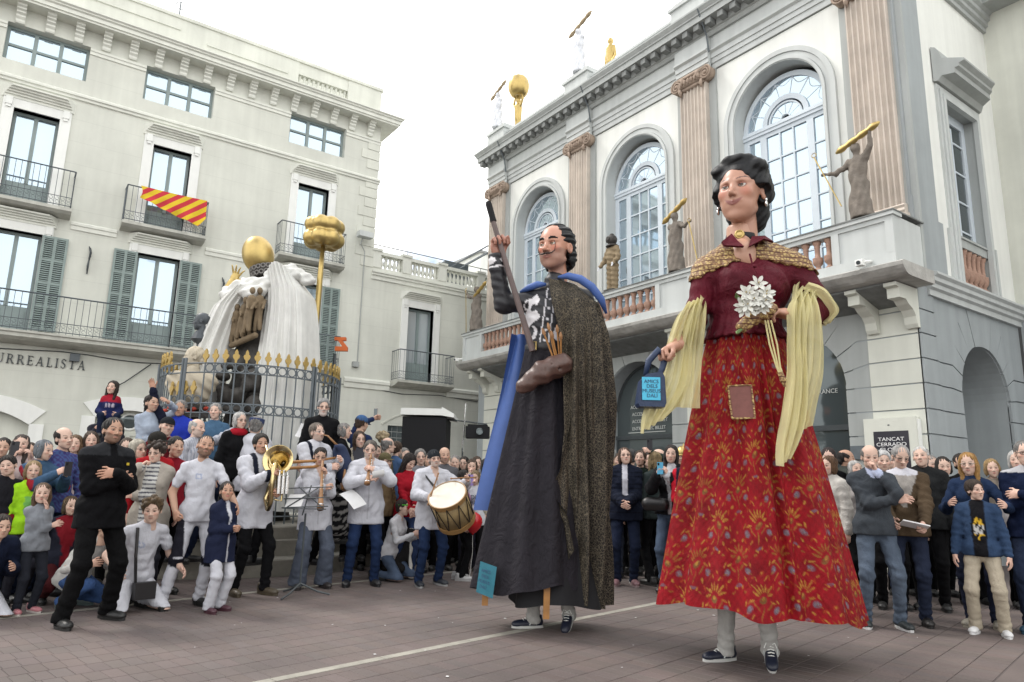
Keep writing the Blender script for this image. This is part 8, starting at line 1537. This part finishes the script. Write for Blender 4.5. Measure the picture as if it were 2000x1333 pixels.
def dogc(V): x, y, z = V[:,0], V[:,1], V[:,2]; C = np.tile((0.018,0.017,0.017), (len(V),1)); C[(x > 0.13) & (z < 0.52)] = (0.62,0.60,0.56); C[(x > 0.20) & (z > 0.5)] = (0.60,0.57,0.54); C[(np.abs(y+0.04) < 0.018) & (x > 0.1) & (z > 0.52)] = (0.6,0.58,0.55); C[(x > 0.262) & (z > 0.555)] = (0.01,0.01,0.01); C[(z < 0.05)] = (0.55,0.53,0.5); return C
sdf_put('body', g, 'cloth_attr', DG, dogc)
# ---- crowd in front of the museum, between the giants
t = pp(7.077, 7.166, 1.869, -8, 'woman with glasses in navy quilted jacket, hands clasped', female=True, skin=PALE, hair=('bob',(0.085,0.040,0.022)), top=lambda L, V: np.where(((np.abs(L[:,0]+0.0) < 0.035) & (L[:,1] > 0.02) & (L[:,2] > 1.12))[:,None], (0.50,0.50,0.55), np.where(((L[:,2]/0.05) % 1 < 0.12)[:,None], (0.003,0.004,0.009), (0.009,0.012,0.024))), bulk=0.035, hem=0.80, bottom=(0.010,0.015,0.034), bmat='denim', shoes=(0.22,0.12,0.13), sole=(0.3,0.22,0.22), rh=(0.03,0.28,1.02), lh=(-0.03,0.28,1.03), glasses=True, nod=0.15, lod=2)
t = pp(7.413, 7.821, 2.048, 170, 'grey haired man in tan jacket turned away beside the leopard cape',  skin=PALE, hair=('short',(0.36,0.36,0.35),0.02), top=(0.26,0.19,0.11), bulk=0.03, bottom=(0.05,0.06,0.09), lod=1)
t = pp(7.515, 7.296, 1.856, -5, 'woman in dark green top raising a phone above her head', female=True, skin=PALE, hair=('pony',BRH), top=(0.022,0.035,0.028), bottom=BLK, shoes=(0.5,0.5,0.48), lh=(-0.10,0.26,1.70), lhand='grip', nod=0.2, lod=1); phone(t, label='phone raised by the woman in dark green', hand=1, off=(0,0.03,0.09))
t = pp(7.169, 6.390, 1.961, -25, 'long dark haired woman in black leather jacket filming with a blue phone',  female=True, skin=PALE, hair=('long',(0.02,0.014,0.013)), top=openj((0.012,0.012,0.014),(0.45,0.45,0.47),0.04), bulk=0.025, hem=0.90, bottom=(0.06,0.085,0.13), bmat='denim', rh=(0.10,0.34,1.36), lh=(-0.02,0.34,1.36), rhand='hold', lhand='hold', rdir=(-0.3,0.3,1), ldir=(0.3,0.3,1), lod=2); phone(t, (0.10,0.40,0.62), 'light blue phone held by the woman in leather jacket', off=(-0.05,0.05,0.08))
HB = thing('handbag', 'black leather handbag at the hip of the woman with the blue phone', 'bag', tuple(t['obj'].matrix_basis @ Vector(tuple(t['up'](0.16,0.20,1.04)))), t['obj'].rotation_euler.z); g = Grid((-0.2,-0.12,-0.15), (0.2,0.12,0.15), 0.018); g.cone((-0.10,0,-0.02), (0.10,0,-0.02), 0.08, 0.08, 0.02); g.cone((-0.11,0,-0.06), (0.11,0,-0.06), 0.05, 0.05, 0.03); sdf_put('pouch', g, 'belt_leather', HB)
t = pp(8.018, 7.411, 1.966, 60, 'bald man in the back row between the giants',  skin=PALE, hair=('none',DKH), top=(0.2,0.18,0.17), bottom=BLK, lod=0)
t = pp(7.467, 6.962, 1.825, 200, 'blond long haired woman seen from behind between the giants',  female=True, skin=PALE, hair=('long',(0.28,0.20,0.10)), top=(0.03,0.04,0.04), bottom=BLK, lod=0)
t = pp(7.909, 7.863, 1.974, 190, 'dark grey haired man turned to the museum doors',  skin=PALE, hair=('short',(0.05,0.05,0.052)), top=(0.1,0.1,0.11), bottom=BLK, lod=0)
t = pp(7.852, 6.769, 2.004, -35, 'guard in golden helmet and red uniform',  skin=PALE, hair=('short',BRH), hat='helmet', hatc=(0.6,0.5,0.2), top=panel((0.35,0.012,0.02),(0.5,0.38,0.1),1.2,1.38,0.02), bottom=(0.02,0.02,0.05), lod=1)
t = pp(7.073, 5.983, 1.858, -20, 'person in navy vest with bright red sleeves beside the red skirt', skin=PALE, hair=('short',BRH), top=lambda L, V: np.where((np.abs(L[:,0]) > 0.17)[:,None], (0.48,0.015,0.03), (0.012,0.016,0.03)), bulk=0.015, bottom=BLK, rh=(-0.04,0.19,1.17), lh=(0.05,0.22,1.21), rdir=(-1,-0.25,0.15), ldir=(1,-0.25,-0.1), rn=(0,1,0.2), ln=(0,1,0.2), rpole=(1,-0.4,-1), lpole=(-1,-0.4,-1), lod=1)
t = pp(7.929, 8.499, 1.870, 0, 'person in dark coat behind the leopard cape',  female=True, skin=PALE, hair=('bob',DKH), top=BLK, bottom=BLK, lod=0)
# ---- right hand crowd
t = pp(7.851, 4.582, 1.744, -70, 'brown haired woman in pale jacket at the edge of the red skirt', female=True, skin=PALE, hair=('bob',(0.13,0.065,0.03)), top=(0.45,0.43,0.40), bulk=0.02, bottom=(0.03,0.03,0.04), lod=1)
t = pp(8.674, 5.083, 1.910, -20, 'dark long haired woman behind the woman in the pale jacket',  female=True, skin=PALE, hair=('long',(0.025,0.014,0.014)), top=BLK, bottom=BLK, lod=0)
t = pp(9.331, 5.229, 1.960, 70, 'dark bald man in hooded jacket facing right near the dark wall panel',  skin=TAN, hair=('bald',DKH), top=(0.04,0.045,0.04), bulk=0.03, bottom=BLK, lod=0)
t = pp(8.783, 4.800, 1.727, 0, 'short white haired woman behind the man in grey sweater', female=True, skin=PALE, hair=('bob',WHH), top=(0.3,0.28,0.27), bottom=BLK, lod=0)
t = pp(7.375, 3.864, 1.819, -12, 'bald man in grey sweater and jeans with hand over his mouth', skin=PALE, hair=('bald',(0.20,0.19,0.18)), top=lambda L, V: np.where(((np.abs(L[:,0]) < 0.05) & (L[:,1] > 0) & (L[:,2] > 1.40+np.abs(L[:,0])))[:,None], (0.45,0.50,0.66), (0.050,0.058,0.068)), bulk=0.012, hem=0.86, bottom=(0.085,0.11,0.15), bmat='denim', shoes=(0.02,0.026,0.028), sole=(0.55,0.55,0.55), lh=(0.0,0.19,1.47), lhand='grip', rh=(-0.15,0.24,1.20), ldir=(0.3,0.1,1), rpole=(1,-0.3,-0.8), lpole=(-0.8,0.2,-1), feet=((0.14,0.0,0),(-0.16,0.02,0)), nod=-0.2, lod=2)
t = pp(8.646, 4.373, 1.828, -20, 'white haired man between the man in grey sweater and the man in brown cardigan', skin=PALE, hair=('short',(0.60,0.60,0.60),0.02), top=(0.4,0.4,0.45), bottom=BLK, lod=1)
crd = pp(7.828, 3.763, 1.838, -30, 'elderly man in brown cardigan and glasses holding a booklet', skin=PALE, hair=('buzz',(0.42,0.41,0.40),-0.01), top=lambda L, V: np.where(((np.abs(L[:,0]) < 0.02+0.12*np.clip((L[:,2]-1.12)/0.35,0,1)) & (L[:,1] > 0.0) & (L[:,2] > 1.12))[:,None], np.where((L[:,2] > 1.43)[:,None], (0.55,0.55,0.60), (0.30,0.28,0.26)), np.array((0.075,0.052,0.032))), bulk=0.018, hem=0.84, bottom=(0.018,0.024,0.045), shoes=(0.014,0.013,0.013), glasses=True, rh=(0.12,0.30,1.00), lh=(-0.16,0.32,0.98), lhand='hold', rhand='relax', nod=-0.25, lod=2)
BK = thing('booklet', 'white booklet in the hands of the man in brown cardigan', 'booklet', tuple(crd['obj'].matrix_basis @ Vector(tuple(crd['arms'][1][2]+np.array((0.10,0.10,-0.02))))), crd['obj'].rotation_euler.z); pm('paper', (0.72,0.72,0.72), 0.7, 0.06, 12)
MB().box(-0.13,0.11,-0.09,0.09,-0.004,0.006).build('pages', 'paper', BK, rot=(0.3,-0.2,0.2)); MB().box(-0.125,0.105,-0.085,0.085,0.0062,0.009).build('cover', 'paper', BK, rot=(0.3,-0.2,0.2)); MB().box(-0.06,0.06,-0.03,0.05,0.0092,0.010).build('cover_print', 'museum_grey', BK, rot=(0.3,-0.2,0.2))
t = pp(9.001, 4.085, 1.972, -35, 'tall white haired man in black jacket looking up',  skin=PALE, hair=('short',(0.62,0.62,0.60)), top=(0.016,0.017,0.018), bulk=0.03, bottom=BLK, nod=0.15, lod=1)
boy = pp(7.997, 3.142, 1.480, -35, 'boy in denim jacket, black T-shirt and beige trousers with white sneakers', skin=PALE, hair=('short',(0.05,0.032,0.022),0.03), top=lambda L, V: np.where(((np.abs(L[:,0]) < 0.075) & (L[:,1] > 0.02))[:,None], np.where((((L[:,0]/0.055)**2+((L[:,2]-1.18)/0.13)**2 < 1) & (np.sin(L[:,2]*55+L[:,0]*40)*np.sin(L[:,0]*80) > -0.1))[:,None], np.where((np.sin(L[:,2]*31) > 0)[:,None], (0.55,0.34,0.03), (0.55,0.54,0.52)), (0.008,0.008,0.010)), (0.030,0.055,0.11)), bulk=0.012, hem=0.86, bottom=(0.40,0.35,0.27), wide=0.012, shoes=(0.66,0.66,0.66), sole=(0.66,0.66,0.66), look=-0.45, feet=((0.13,0.0,0),(-0.15,0.02,0)), lod=2)
t = pp(8.378, 3.323, 1.782, -40, 'long blond haired woman in denim shirt with hands on the boy\'s shoulders', female=True, skin=PALE, hair=('long',(0.45,0.25,0.08)), top=(0.016,0.030,0.07), bulk=0.006, bottom=(0.016,0.02,0.04), shoes=(0.25,0.23,0.19), glasses=(0.3,0.28,0.25), rh=(0.16,0.34,1.20), lh=(-0.30,0.30,1.20), lean=0.06, nod=-0.1, look=-0.2, lod=2)
t = pp(8.524, 2.851, 2.009, -40, 'grey haired man with glasses in navy sweater, arms crossed, at the right edge', skin=PALE, hair=('short',(0.22,0.21,0.20)), top=lambda L, V: np.where((L[:,2] > 1.44)[:,None], (0.4,0.4,0.42), (0.006,0.011,0.034)), bulk=0.015, bottom=(0.016,0.024,0.05), bmat='denim', shoes=(0.02,0.06,0.10), glasses=True, rh=(-0.04,0.19,1.20), lh=(0.05,0.22,1.24), rdir=(-1,-0.25,0.15), ldir=(1,-0.25,-0.1), rn=(0,1,0.2), ln=(0,1,0.2), rpole=(1,-0.4,-1), lpole=(-1,-0.4,-1), lod=2)
pp(10.195, 3.507, 1.890, -30, 'white haired person behind the man at the right edge',  female=True, skin=PALE, hair=('bob',(0.6,0.59,0.57)), top=(0.3,0.28,0.28), bottom=BLK, lod=0)
pp(9.982, 4.045, 1.840, -20, 'dark haired person behind the blond woman',  skin=MID, hair=('short',DKH), top=BLK, bottom=BLK, lod=0)
pp(10.191, 3.785, 1.786, -30, 'fair haired woman behind the boy and the blond woman',  female=True, skin=PALE, hair=('bob',BLD), top=(0.28,0.24,0.2), bottom=BLK, lod=0)
pp(9.686, 4.143, 1.791, -20, 'person in black between the brown cardigan and the blond woman',  skin=PALE, hair=('bob',DKH), top=BLK, bottom=BLK, lod=0)
pp(8.811, 5.370, 1.870, -10, 'dark haired man half hidden by the red skirt',  skin=PALE, hair=('short',DKH), top=(0.05,0.05,0.06), bottom=BLK, lod=0)
# extra rows seen only as heads
pp(0.257, 10.864, 1.702, 40, 'brown haired man far back at the left edge', skin=MID, hair=('short',BRH), top=(0.15,0.1,0.1), bottom=BLK, lod=0)
pp(-0.025, 10.928, 1.747, 50, 'dark haired man at the far left edge', skin=MID, hair=('short',DKH), top=(0.06,0.02,0.02), bottom=BLK, lod=0)
pp(0.743, 10.862, 1.833, 30, 'fair haired woman far back behind the balding man', female=True, skin=PALE, hair=('long',LBR), top=(0.3,0.25,0.25), bottom=BLK, lod=0)
pp(0.915, 10.849, 1.897, 30, 'brown haired woman far back beside the guard', female=True, skin=PALE, hair=('bob',BRH), top=(0.4,0.3,0.3), bottom=BLK, lod=0)
pp(1.253, 10.134, 1.794, 30, 'woman in pink top behind the guard', female=True, skin=PALE, hair=('long',BRH), top=(0.45,0.25,0.28), bottom=BLK, lod=0)
pp(1.635, 9.113, 1.790, 40, 'person in dark red top behind the beige jacket woman', skin=MID, hair=('short',DKH), top=(0.2,0.01,0.02), bottom=BLK, lod=0)
pp(4.687, 10.176, 1.874, 20, 'dark haired woman far back between the musicians', female=True, skin=PALE, hair=('long',DKH), top=(0.1,0.1,0.12), bottom=BLK, lod=0)
pp(5.374, 10.565, 1.869, 20, 'grey haired woman far back behind the red sweater', female=True, skin=PALE, hair=('bob',GRH), top=(0.2,0.2,0.2), bottom=BLK, lod=0)
pp(7.236, 11.528, 1.728, 0, 'fair haired man in the last row left of the blue cape', skin=PALE, hair=('short',LBR), top=(0.25,0.25,0.3), bottom=BLK, lod=0)
pp(6.695, 11.664, 1.720, 0, 'dark haired woman in the last row behind the bald man', female=True, skin=PALE, hair=('long',DKH), top=(0.2,0.1,0.1), bottom=BLK, lod=0)
pp(8.387, 8.676, 1.859, 0, 'brown haired person in the last row by the museum doors',  skin=PALE, hair=('short',BRH), top=(0.1,0.1,0.12), bottom=BLK, lod=0)
pp(8.645, 8.218, 1.962, 0, 'dark haired woman in the last row by the museum doors',  female=True, skin=PALE, hair=('long',DKH), top=BLK, bottom=BLK, lod=0)
pp(9.869, 4.867, 1.878, -10, 'dark haired man in the back row below the notice screen',  skin=PALE, hair=('short',DKH), top=BLK, bottom=BLK, lod=0)
pp(10.302, 4.566, 1.849, -10, 'grey haired woman in the back row at the museum corner',  female=True, skin=PALE, hair=('bob',GRH), top=BLK, bottom=BLK, lod=0)
# ---- bearers under the giants (their legs show below the hems)
def bearer(x, y, phi, label, feet, rots):
    return person((x, y), FA(phi), label, H=1.72, skin=MID, hair=('short',DKH), top=(0.5,0.5,0.5), bottom=(0.40,0.39,0.37), shoes=(0.010,0.013,0.028), sole=(0.50,0.50,0.48), feet=feet, wide=0.010, lod=2, shoe_rot=rots, laces=True)
bearer(4.98, 3.66, -25, 'bearer under the red skirt in white trousers and navy sneakers', ((0.19,0.06,0),(-0.15,0.10,0.05)), ((0.0,-0.85,0.0),(-0.45,0.15,0.035)))
bearer(4.44, 5.45, -25, 'bearer under the dark robe in white trousers and navy sneakers', ((0.17,0.12,0),(-0.15,0.0,0.05)), ((0.0,-0.95,0.0),(-0.65,0.1,0.05)))
# ================================================================ instruments and small things
def at_person(t, p): return tuple(t['obj'].matrix_basis @ Vector(tuple(t['up'](*p))))
def held(name, label, cat, t): o = thing(name, label, cat, tuple(t['obj'].location), t['obj'].rotation_euler.z); return o
# brass tuba (bell forward)
TU = held('tuba', 'brass tuba with wide bell held by the dark haired musician', 'tuba', tuba); s = tuba['s']; U_ = lambda x, y, z: tuple(tuba['up'](x, y, z))
bc = Vector(U_(-0.02,0.36,1.44)); bd = Vector((0.74,0.62,0.16)).normalized(); prof = [(0.03,-0.34),(0.042,-0.22),(0.06,-0.13),(0.09,-0.06),(0.135,-0.015),(0.172,0.0),(0.180,0.004),(0.172,-0.004),(0.132,-0.025),(0.085,-0.07),(0.052,-0.14),(0.02,-0.2)]
o = MB().lathe(prof, 36, cap=False).build('bell', 'brass', TU, True); o.matrix_local = Matrix.Translation(bc)@bd.to_track_quat('Z','Y').to_matrix().to_4x4()
b0 = bc-bd*0.30
MB().tube([b0, U_(-0.06,0.24,1.25), U_(0.02,0.26,1.02), U_(0.03,0.33,0.92), U_(0.05,0.40,1.0), U_(0.05,0.40,1.35), U_(0.02,0.38,1.42), U_(-0.03,0.38,1.36), U_(-0.03,0.38,1.05)], [0.032,0.034,0.034,0.034,0.032,0.03,0.028,0.026,0.024], 10).build('main_tubing', 'brass', TU, True)
MB().tube([U_(0.02,0.42,1.02), U_(-0.06,0.43,1.0), U_(-0.07,0.43,1.25), U_(0.0,0.42,1.28), U_(0.03,0.30,1.40), U_(0.02,0.16,1.60)], 0.012, 8).build('leadpipe', 'brass', TU, True)
for k in range(3): MB().lathe([(0.022,0),(0.022,0.20),(0.01,0.21),(0.006,0.25),(0.016,0.255),(0.016,0.265)], 12).build('valve', 'chrome', TU, loc=U_(0.0-0.05*k,0.45,1.08))
# reed pipes
def pipe(name, label, t, a, b, r0, r1, keys=True):
    T = held(name, label, 'pipe', t); A = Vector(tuple(t['up'](*a))); B = Vector(tuple(t['up'](*b))); d = (B-A); L = d.length; M = Matrix.Translation(A)@d.to_track_quat('Z','Y').to_matrix().to_4x4()
    o = MB().lathe([(0.004,0),(0.006,0.03),(r0*0.8,0.035),(r0,L*0.15),(r0*1.25,L*0.16),(r0*1.25,L*0.19),(r0,L*0.2),(r0*1.15,L*0.6),(r0*1.5,L*0.61),(r0*1.3,L*0.64),(r1*0.8,L*0.9),(r1,L*0.97),(r1*1.05,L)], 14).build('tube', 'wood', T, True); o.matrix_local = M
    if keys:
        k = MB().tube([(r0*1.3,0,L*0.22),(r0*1.5,0,L*0.62)], 0.004, 5)
        for i in range(6): k.sphere((r0*1.25,0.004,L*(0.25+0.09*i)), (0.008,0.011,0.011), 8, 5)
        k.lathe([(r1*1.06,L*0.93),(r1*1.08,L*0.95)], 14, cap=False); o = k.build('keywork', 'chrome', T); o.matrix_local = M
pipe('reed_pipe', 'long wooden reed pipe played by the woman in wide trousers', oboe, (0.0,0.15,1.575), (0.10,0.58,0.98), 0.016, 0.042)
pipe('reed_pipe', 'short wooden reed pipe played by the man in jeans', clar, (0.0,0.15,1.575), (0.06,0.42,1.20), 0.014, 0.036)
# bagpipe
BP = held('bagpipe', 'bagpipe with dark blue bag and wooden drones', 'bagpipe', piper); up = piper['up']
g = Grid(up(-0.5,-0.1,0.9), up(0.1,0.7,1.6), 0.02); g.cone(up(-0.22,0.22,1.38), up(-0.30,0.28,1.10), 0.10, 0.13, 0.05); g.cone(up(-0.18,0.26,1.42), up(-0.08,0.30,1.44), 0.06, 0.03, 0.04); pm('bag_blue', (0.018,0.03,0.075), 0.85, 0.15, 8, 0.2, 60); sdf_put('bag', g, 'bag_blue', BP)
MB().tube([up(-0.10,0.30,1.45), up(-0.02,0.20,1.57), up(0.0,0.14,1.58)], [0.016,0.01,0.006], 8).build('blowpipe', 'wood', BP, True)
for dz in (0.0, -0.07): MB().tube([up(-0.05,0.34,1.30+dz), up(0.25,0.30,1.25+dz), up(0.60,0.22,1.22+dz)], [0.014,0.018,0.022], 8).tube([up(0.58,0.22,1.22+dz), up(0.66,0.20,1.215+dz)], [0.035,0.028], 8).build('drone', 'pine', BP, True)
MB().tube([up(-0.16,0.40,1.16), up(-0.10,0.46,0.92)], [0.014,0.03], 8).build('chanter', 'wood', BP, True)
# drum with sticks
DM = held('drum', 'large wooden drum with white skin slung on the drummer', 'drum', drm); up = drm['up']; dc = Vector(tuple(up(-0.06,0.50,1.00))); dd = Vector((0.45,0.35,0.62)).normalized(); Md = Matrix.Translation(dc)@dd.to_track_quat('Z','Y').to_matrix().to_4x4()
pm('drum_shell', (0.34,0.25,0.12), 0.45, 0.35, 6, 0.1, 30); pm('drum_skin', (0.62,0.58,0.50), 0.6, 0.15, 5); pm('drum_hoop', (0.30,0.17,0.06), 0.5, 0.25, 8)
o = MB().lathe([(0.235,-0.21),(0.235,0.21)], 40).build('shell', 'drum_shell', DM, True); o.matrix_local = Md
for z0_, z1_ in ((-0.225,-0.165),(0.165,0.225)): o = MB().lathe([(0.236,z0_),(0.25,z0_),(0.25,z1_),(0.236,z1_)], 40, cap=False).build('hoop', 'drum_hoop', DM); o.matrix_local = Md
for z_ in (-0.217, 0.217): o = MB().lathe([(0.236,z_-0.002),(0.236,z_+0.002)], 40).build('drumhead', 'drum_skin', DM); o.matrix_local = Md
rp = MB()
for i in range(10):
    a = 2*PI*i/10; b = a+PI/10; rp.tube([(0.252*math.cos(a),0.252*math.sin(a),0.19),(0.240*math.cos(b),0.240*math.sin(b),-0.19)], 0.006, 4); rp.tube([(0.240*math.cos(b),0.240*math.sin(b),-0.19),(0.252*math.cos(a+PI/5),0.252*math.sin(a+PI/5),0.19)], 0.006, 4)
o = rp.build('tension_rope', 'belt_leather', DM, kind='stuff'); o.matrix_local = Md
for h_, dr in ((0,(-0.25,0.15,1.0)), (1,(0.95,0.2,-0.05))):
    T = held('drumstick', 'wooden drumstick in the drummer\'s ' + ('right hand pointing up' if h_ == 0 else 'raised left hand'), 'drumstick', drm); wr = Vector(tuple(drm['arms'][h_][2])); d = Vector(dr).normalized(); c = wr+Vector((0,0.09,-0.02)) if h_ == 0 else wr+Vector((-0.02,0.08,0.04)); MB().tube([c-d*0.08, c+d*0.32], [0.011,0.008], 7).sphere(tuple(c+d*0.33), 0.013, 8, 6).build('stick', 'wood', T)
MB().tube([up(0.16,0.05,1.42), up(0.05,0.17,1.25), up(-0.10,0.30,1.12)], 0.016, 5).build('shoulder_strap', 'belt_leather', DM)
# music stand and sheets
MS = thing('music_stand', 'black folding music stand in front of the reed pipe player', 'music stand', (2.96, 8.25, 0), SCR)
ms = MB(); ms.tube([(0,0,0.10),(0,0,0.92)], 0.012, 6); ms.build('column', 'iron', MS)
for a in (0.2, 2.4, 4.4): MB().tube([(0,0,0.14),(0.20*math.cos(a),0.20*math.sin(a),0.05),(0.34*math.cos(a),0.34*math.sin(a),0.015)], 0.011, 5).build('leg', 'iron', MS)
ds = MB(); cz = 0.98
for z, y in ((0,0),(0.10,0.05),(0.22,0.11)): ds.tube([(-0.27,y-0.05,cz+z),(0.27,y-0.05,cz+z+0.03)], 0.007, 4)
ds.tube([(-0.22,-0.05,cz),(0.12,0.06,cz+0.24)], 0.007, 4); ds.tube([(0.22,-0.05,cz),(-0.12,0.06,cz+0.24)], 0.007, 4); ds.tube([(-0.02,-0.06,cz-0.08),(0.02,0.08,cz+0.26)], 0.008, 4); ds.box(-0.25,0.25,-0.085,-0.05,cz-0.01,cz); ds.build('desk', 'iron', MS)
MB().add([(-0.24,-0.045,cz),(-0.05,-0.05,cz),(-0.03,0.04,cz+0.16),(-0.22,0.045,cz+0.15)], [(0,1,2,3)]).build('sheet', 'paper', MS)
def sheet(label, t, p, rot, w_=0.21, h_=0.297):
    T = thing('music_sheet', label, 'paper', at_person(t, p), t['obj'].rotation_euler.z); cloth_grid('page', lambda U, v: ((U-0.5)*w_, 0.02*np.sin(v*PI)+0.0*U, (v-0.5)*h_), 4, 8, 'paper', T, rot=rot)
sheet('white sheet of music drooping at the pipe player\'s elbow', clar, (0.20,0.30,1.02), (0.9,0.3,0.6)); sheet('small white music card on the short reed pipe', clar, (-0.06,0.42,1.32), (-0.5,0.2,0.2), 0.16, 0.10)
T = thing('music_sheet', 'white sheet of music held up beside the bagpiper', 'paper', (*fr(1.42,-1.75), 1.95), SCR); cloth_grid('page', lambda U, v: ((U-0.5)*0.30, 0.02*np.sin(v*PI)+0*U, (v-0.5)*0.21), 4, 8, 'paper', T, rot=(-0.35,0.28,0.0))
# instrument case and dark coats heaped on the steps
CS = thing('instrument_case', 'black instrument case and coats heaped on the monument steps', 'case', (*fr(0.25,-1.95), 0.46), SCR); g = Grid((-0.5,-0.3,0), (0.5,0.3,0.5), 0.03); g.cone((-0.25,0,0.16), (0.25,0.02,0.14), 0.16, 0.14, 0.05); g.ell((0.1,-0.05,0.24), (0.22,0.14,0.12), 0.05); g.wob(lambda X, Y, Z: 0.015*np.sin(22*X+15*Z)); g.plane((0,0,-1), -0.005); sdf_put('case', g, 'robe_lining', CS)
rl = random.Random(11)
lt = MB()
for i in range(46):
    x_, y_ = rl.uniform(1.2, 8.0), rl.uniform(3.0, 8.4); r_ = rl.uniform(0.006, 0.016); n_ = rl.randint(4, 6); a_ = rl.uniform(0, 6)
    lt.add([(x_+r_*rl.uniform(0.6,1.3)*math.cos(a_+2*PI*k/n_), y_+r_*rl.uniform(0.6,1.3)*math.sin(a_+2*PI*k/n_), 0.005) for k in range(n_)], [tuple(range(n_))])
o = lt.build('paper_scraps', 'paper'); o['kind'] = 'stuff'; o['label'] = 'tiny pale paper scraps scattered over the paving'; o['category'] = 'litter'
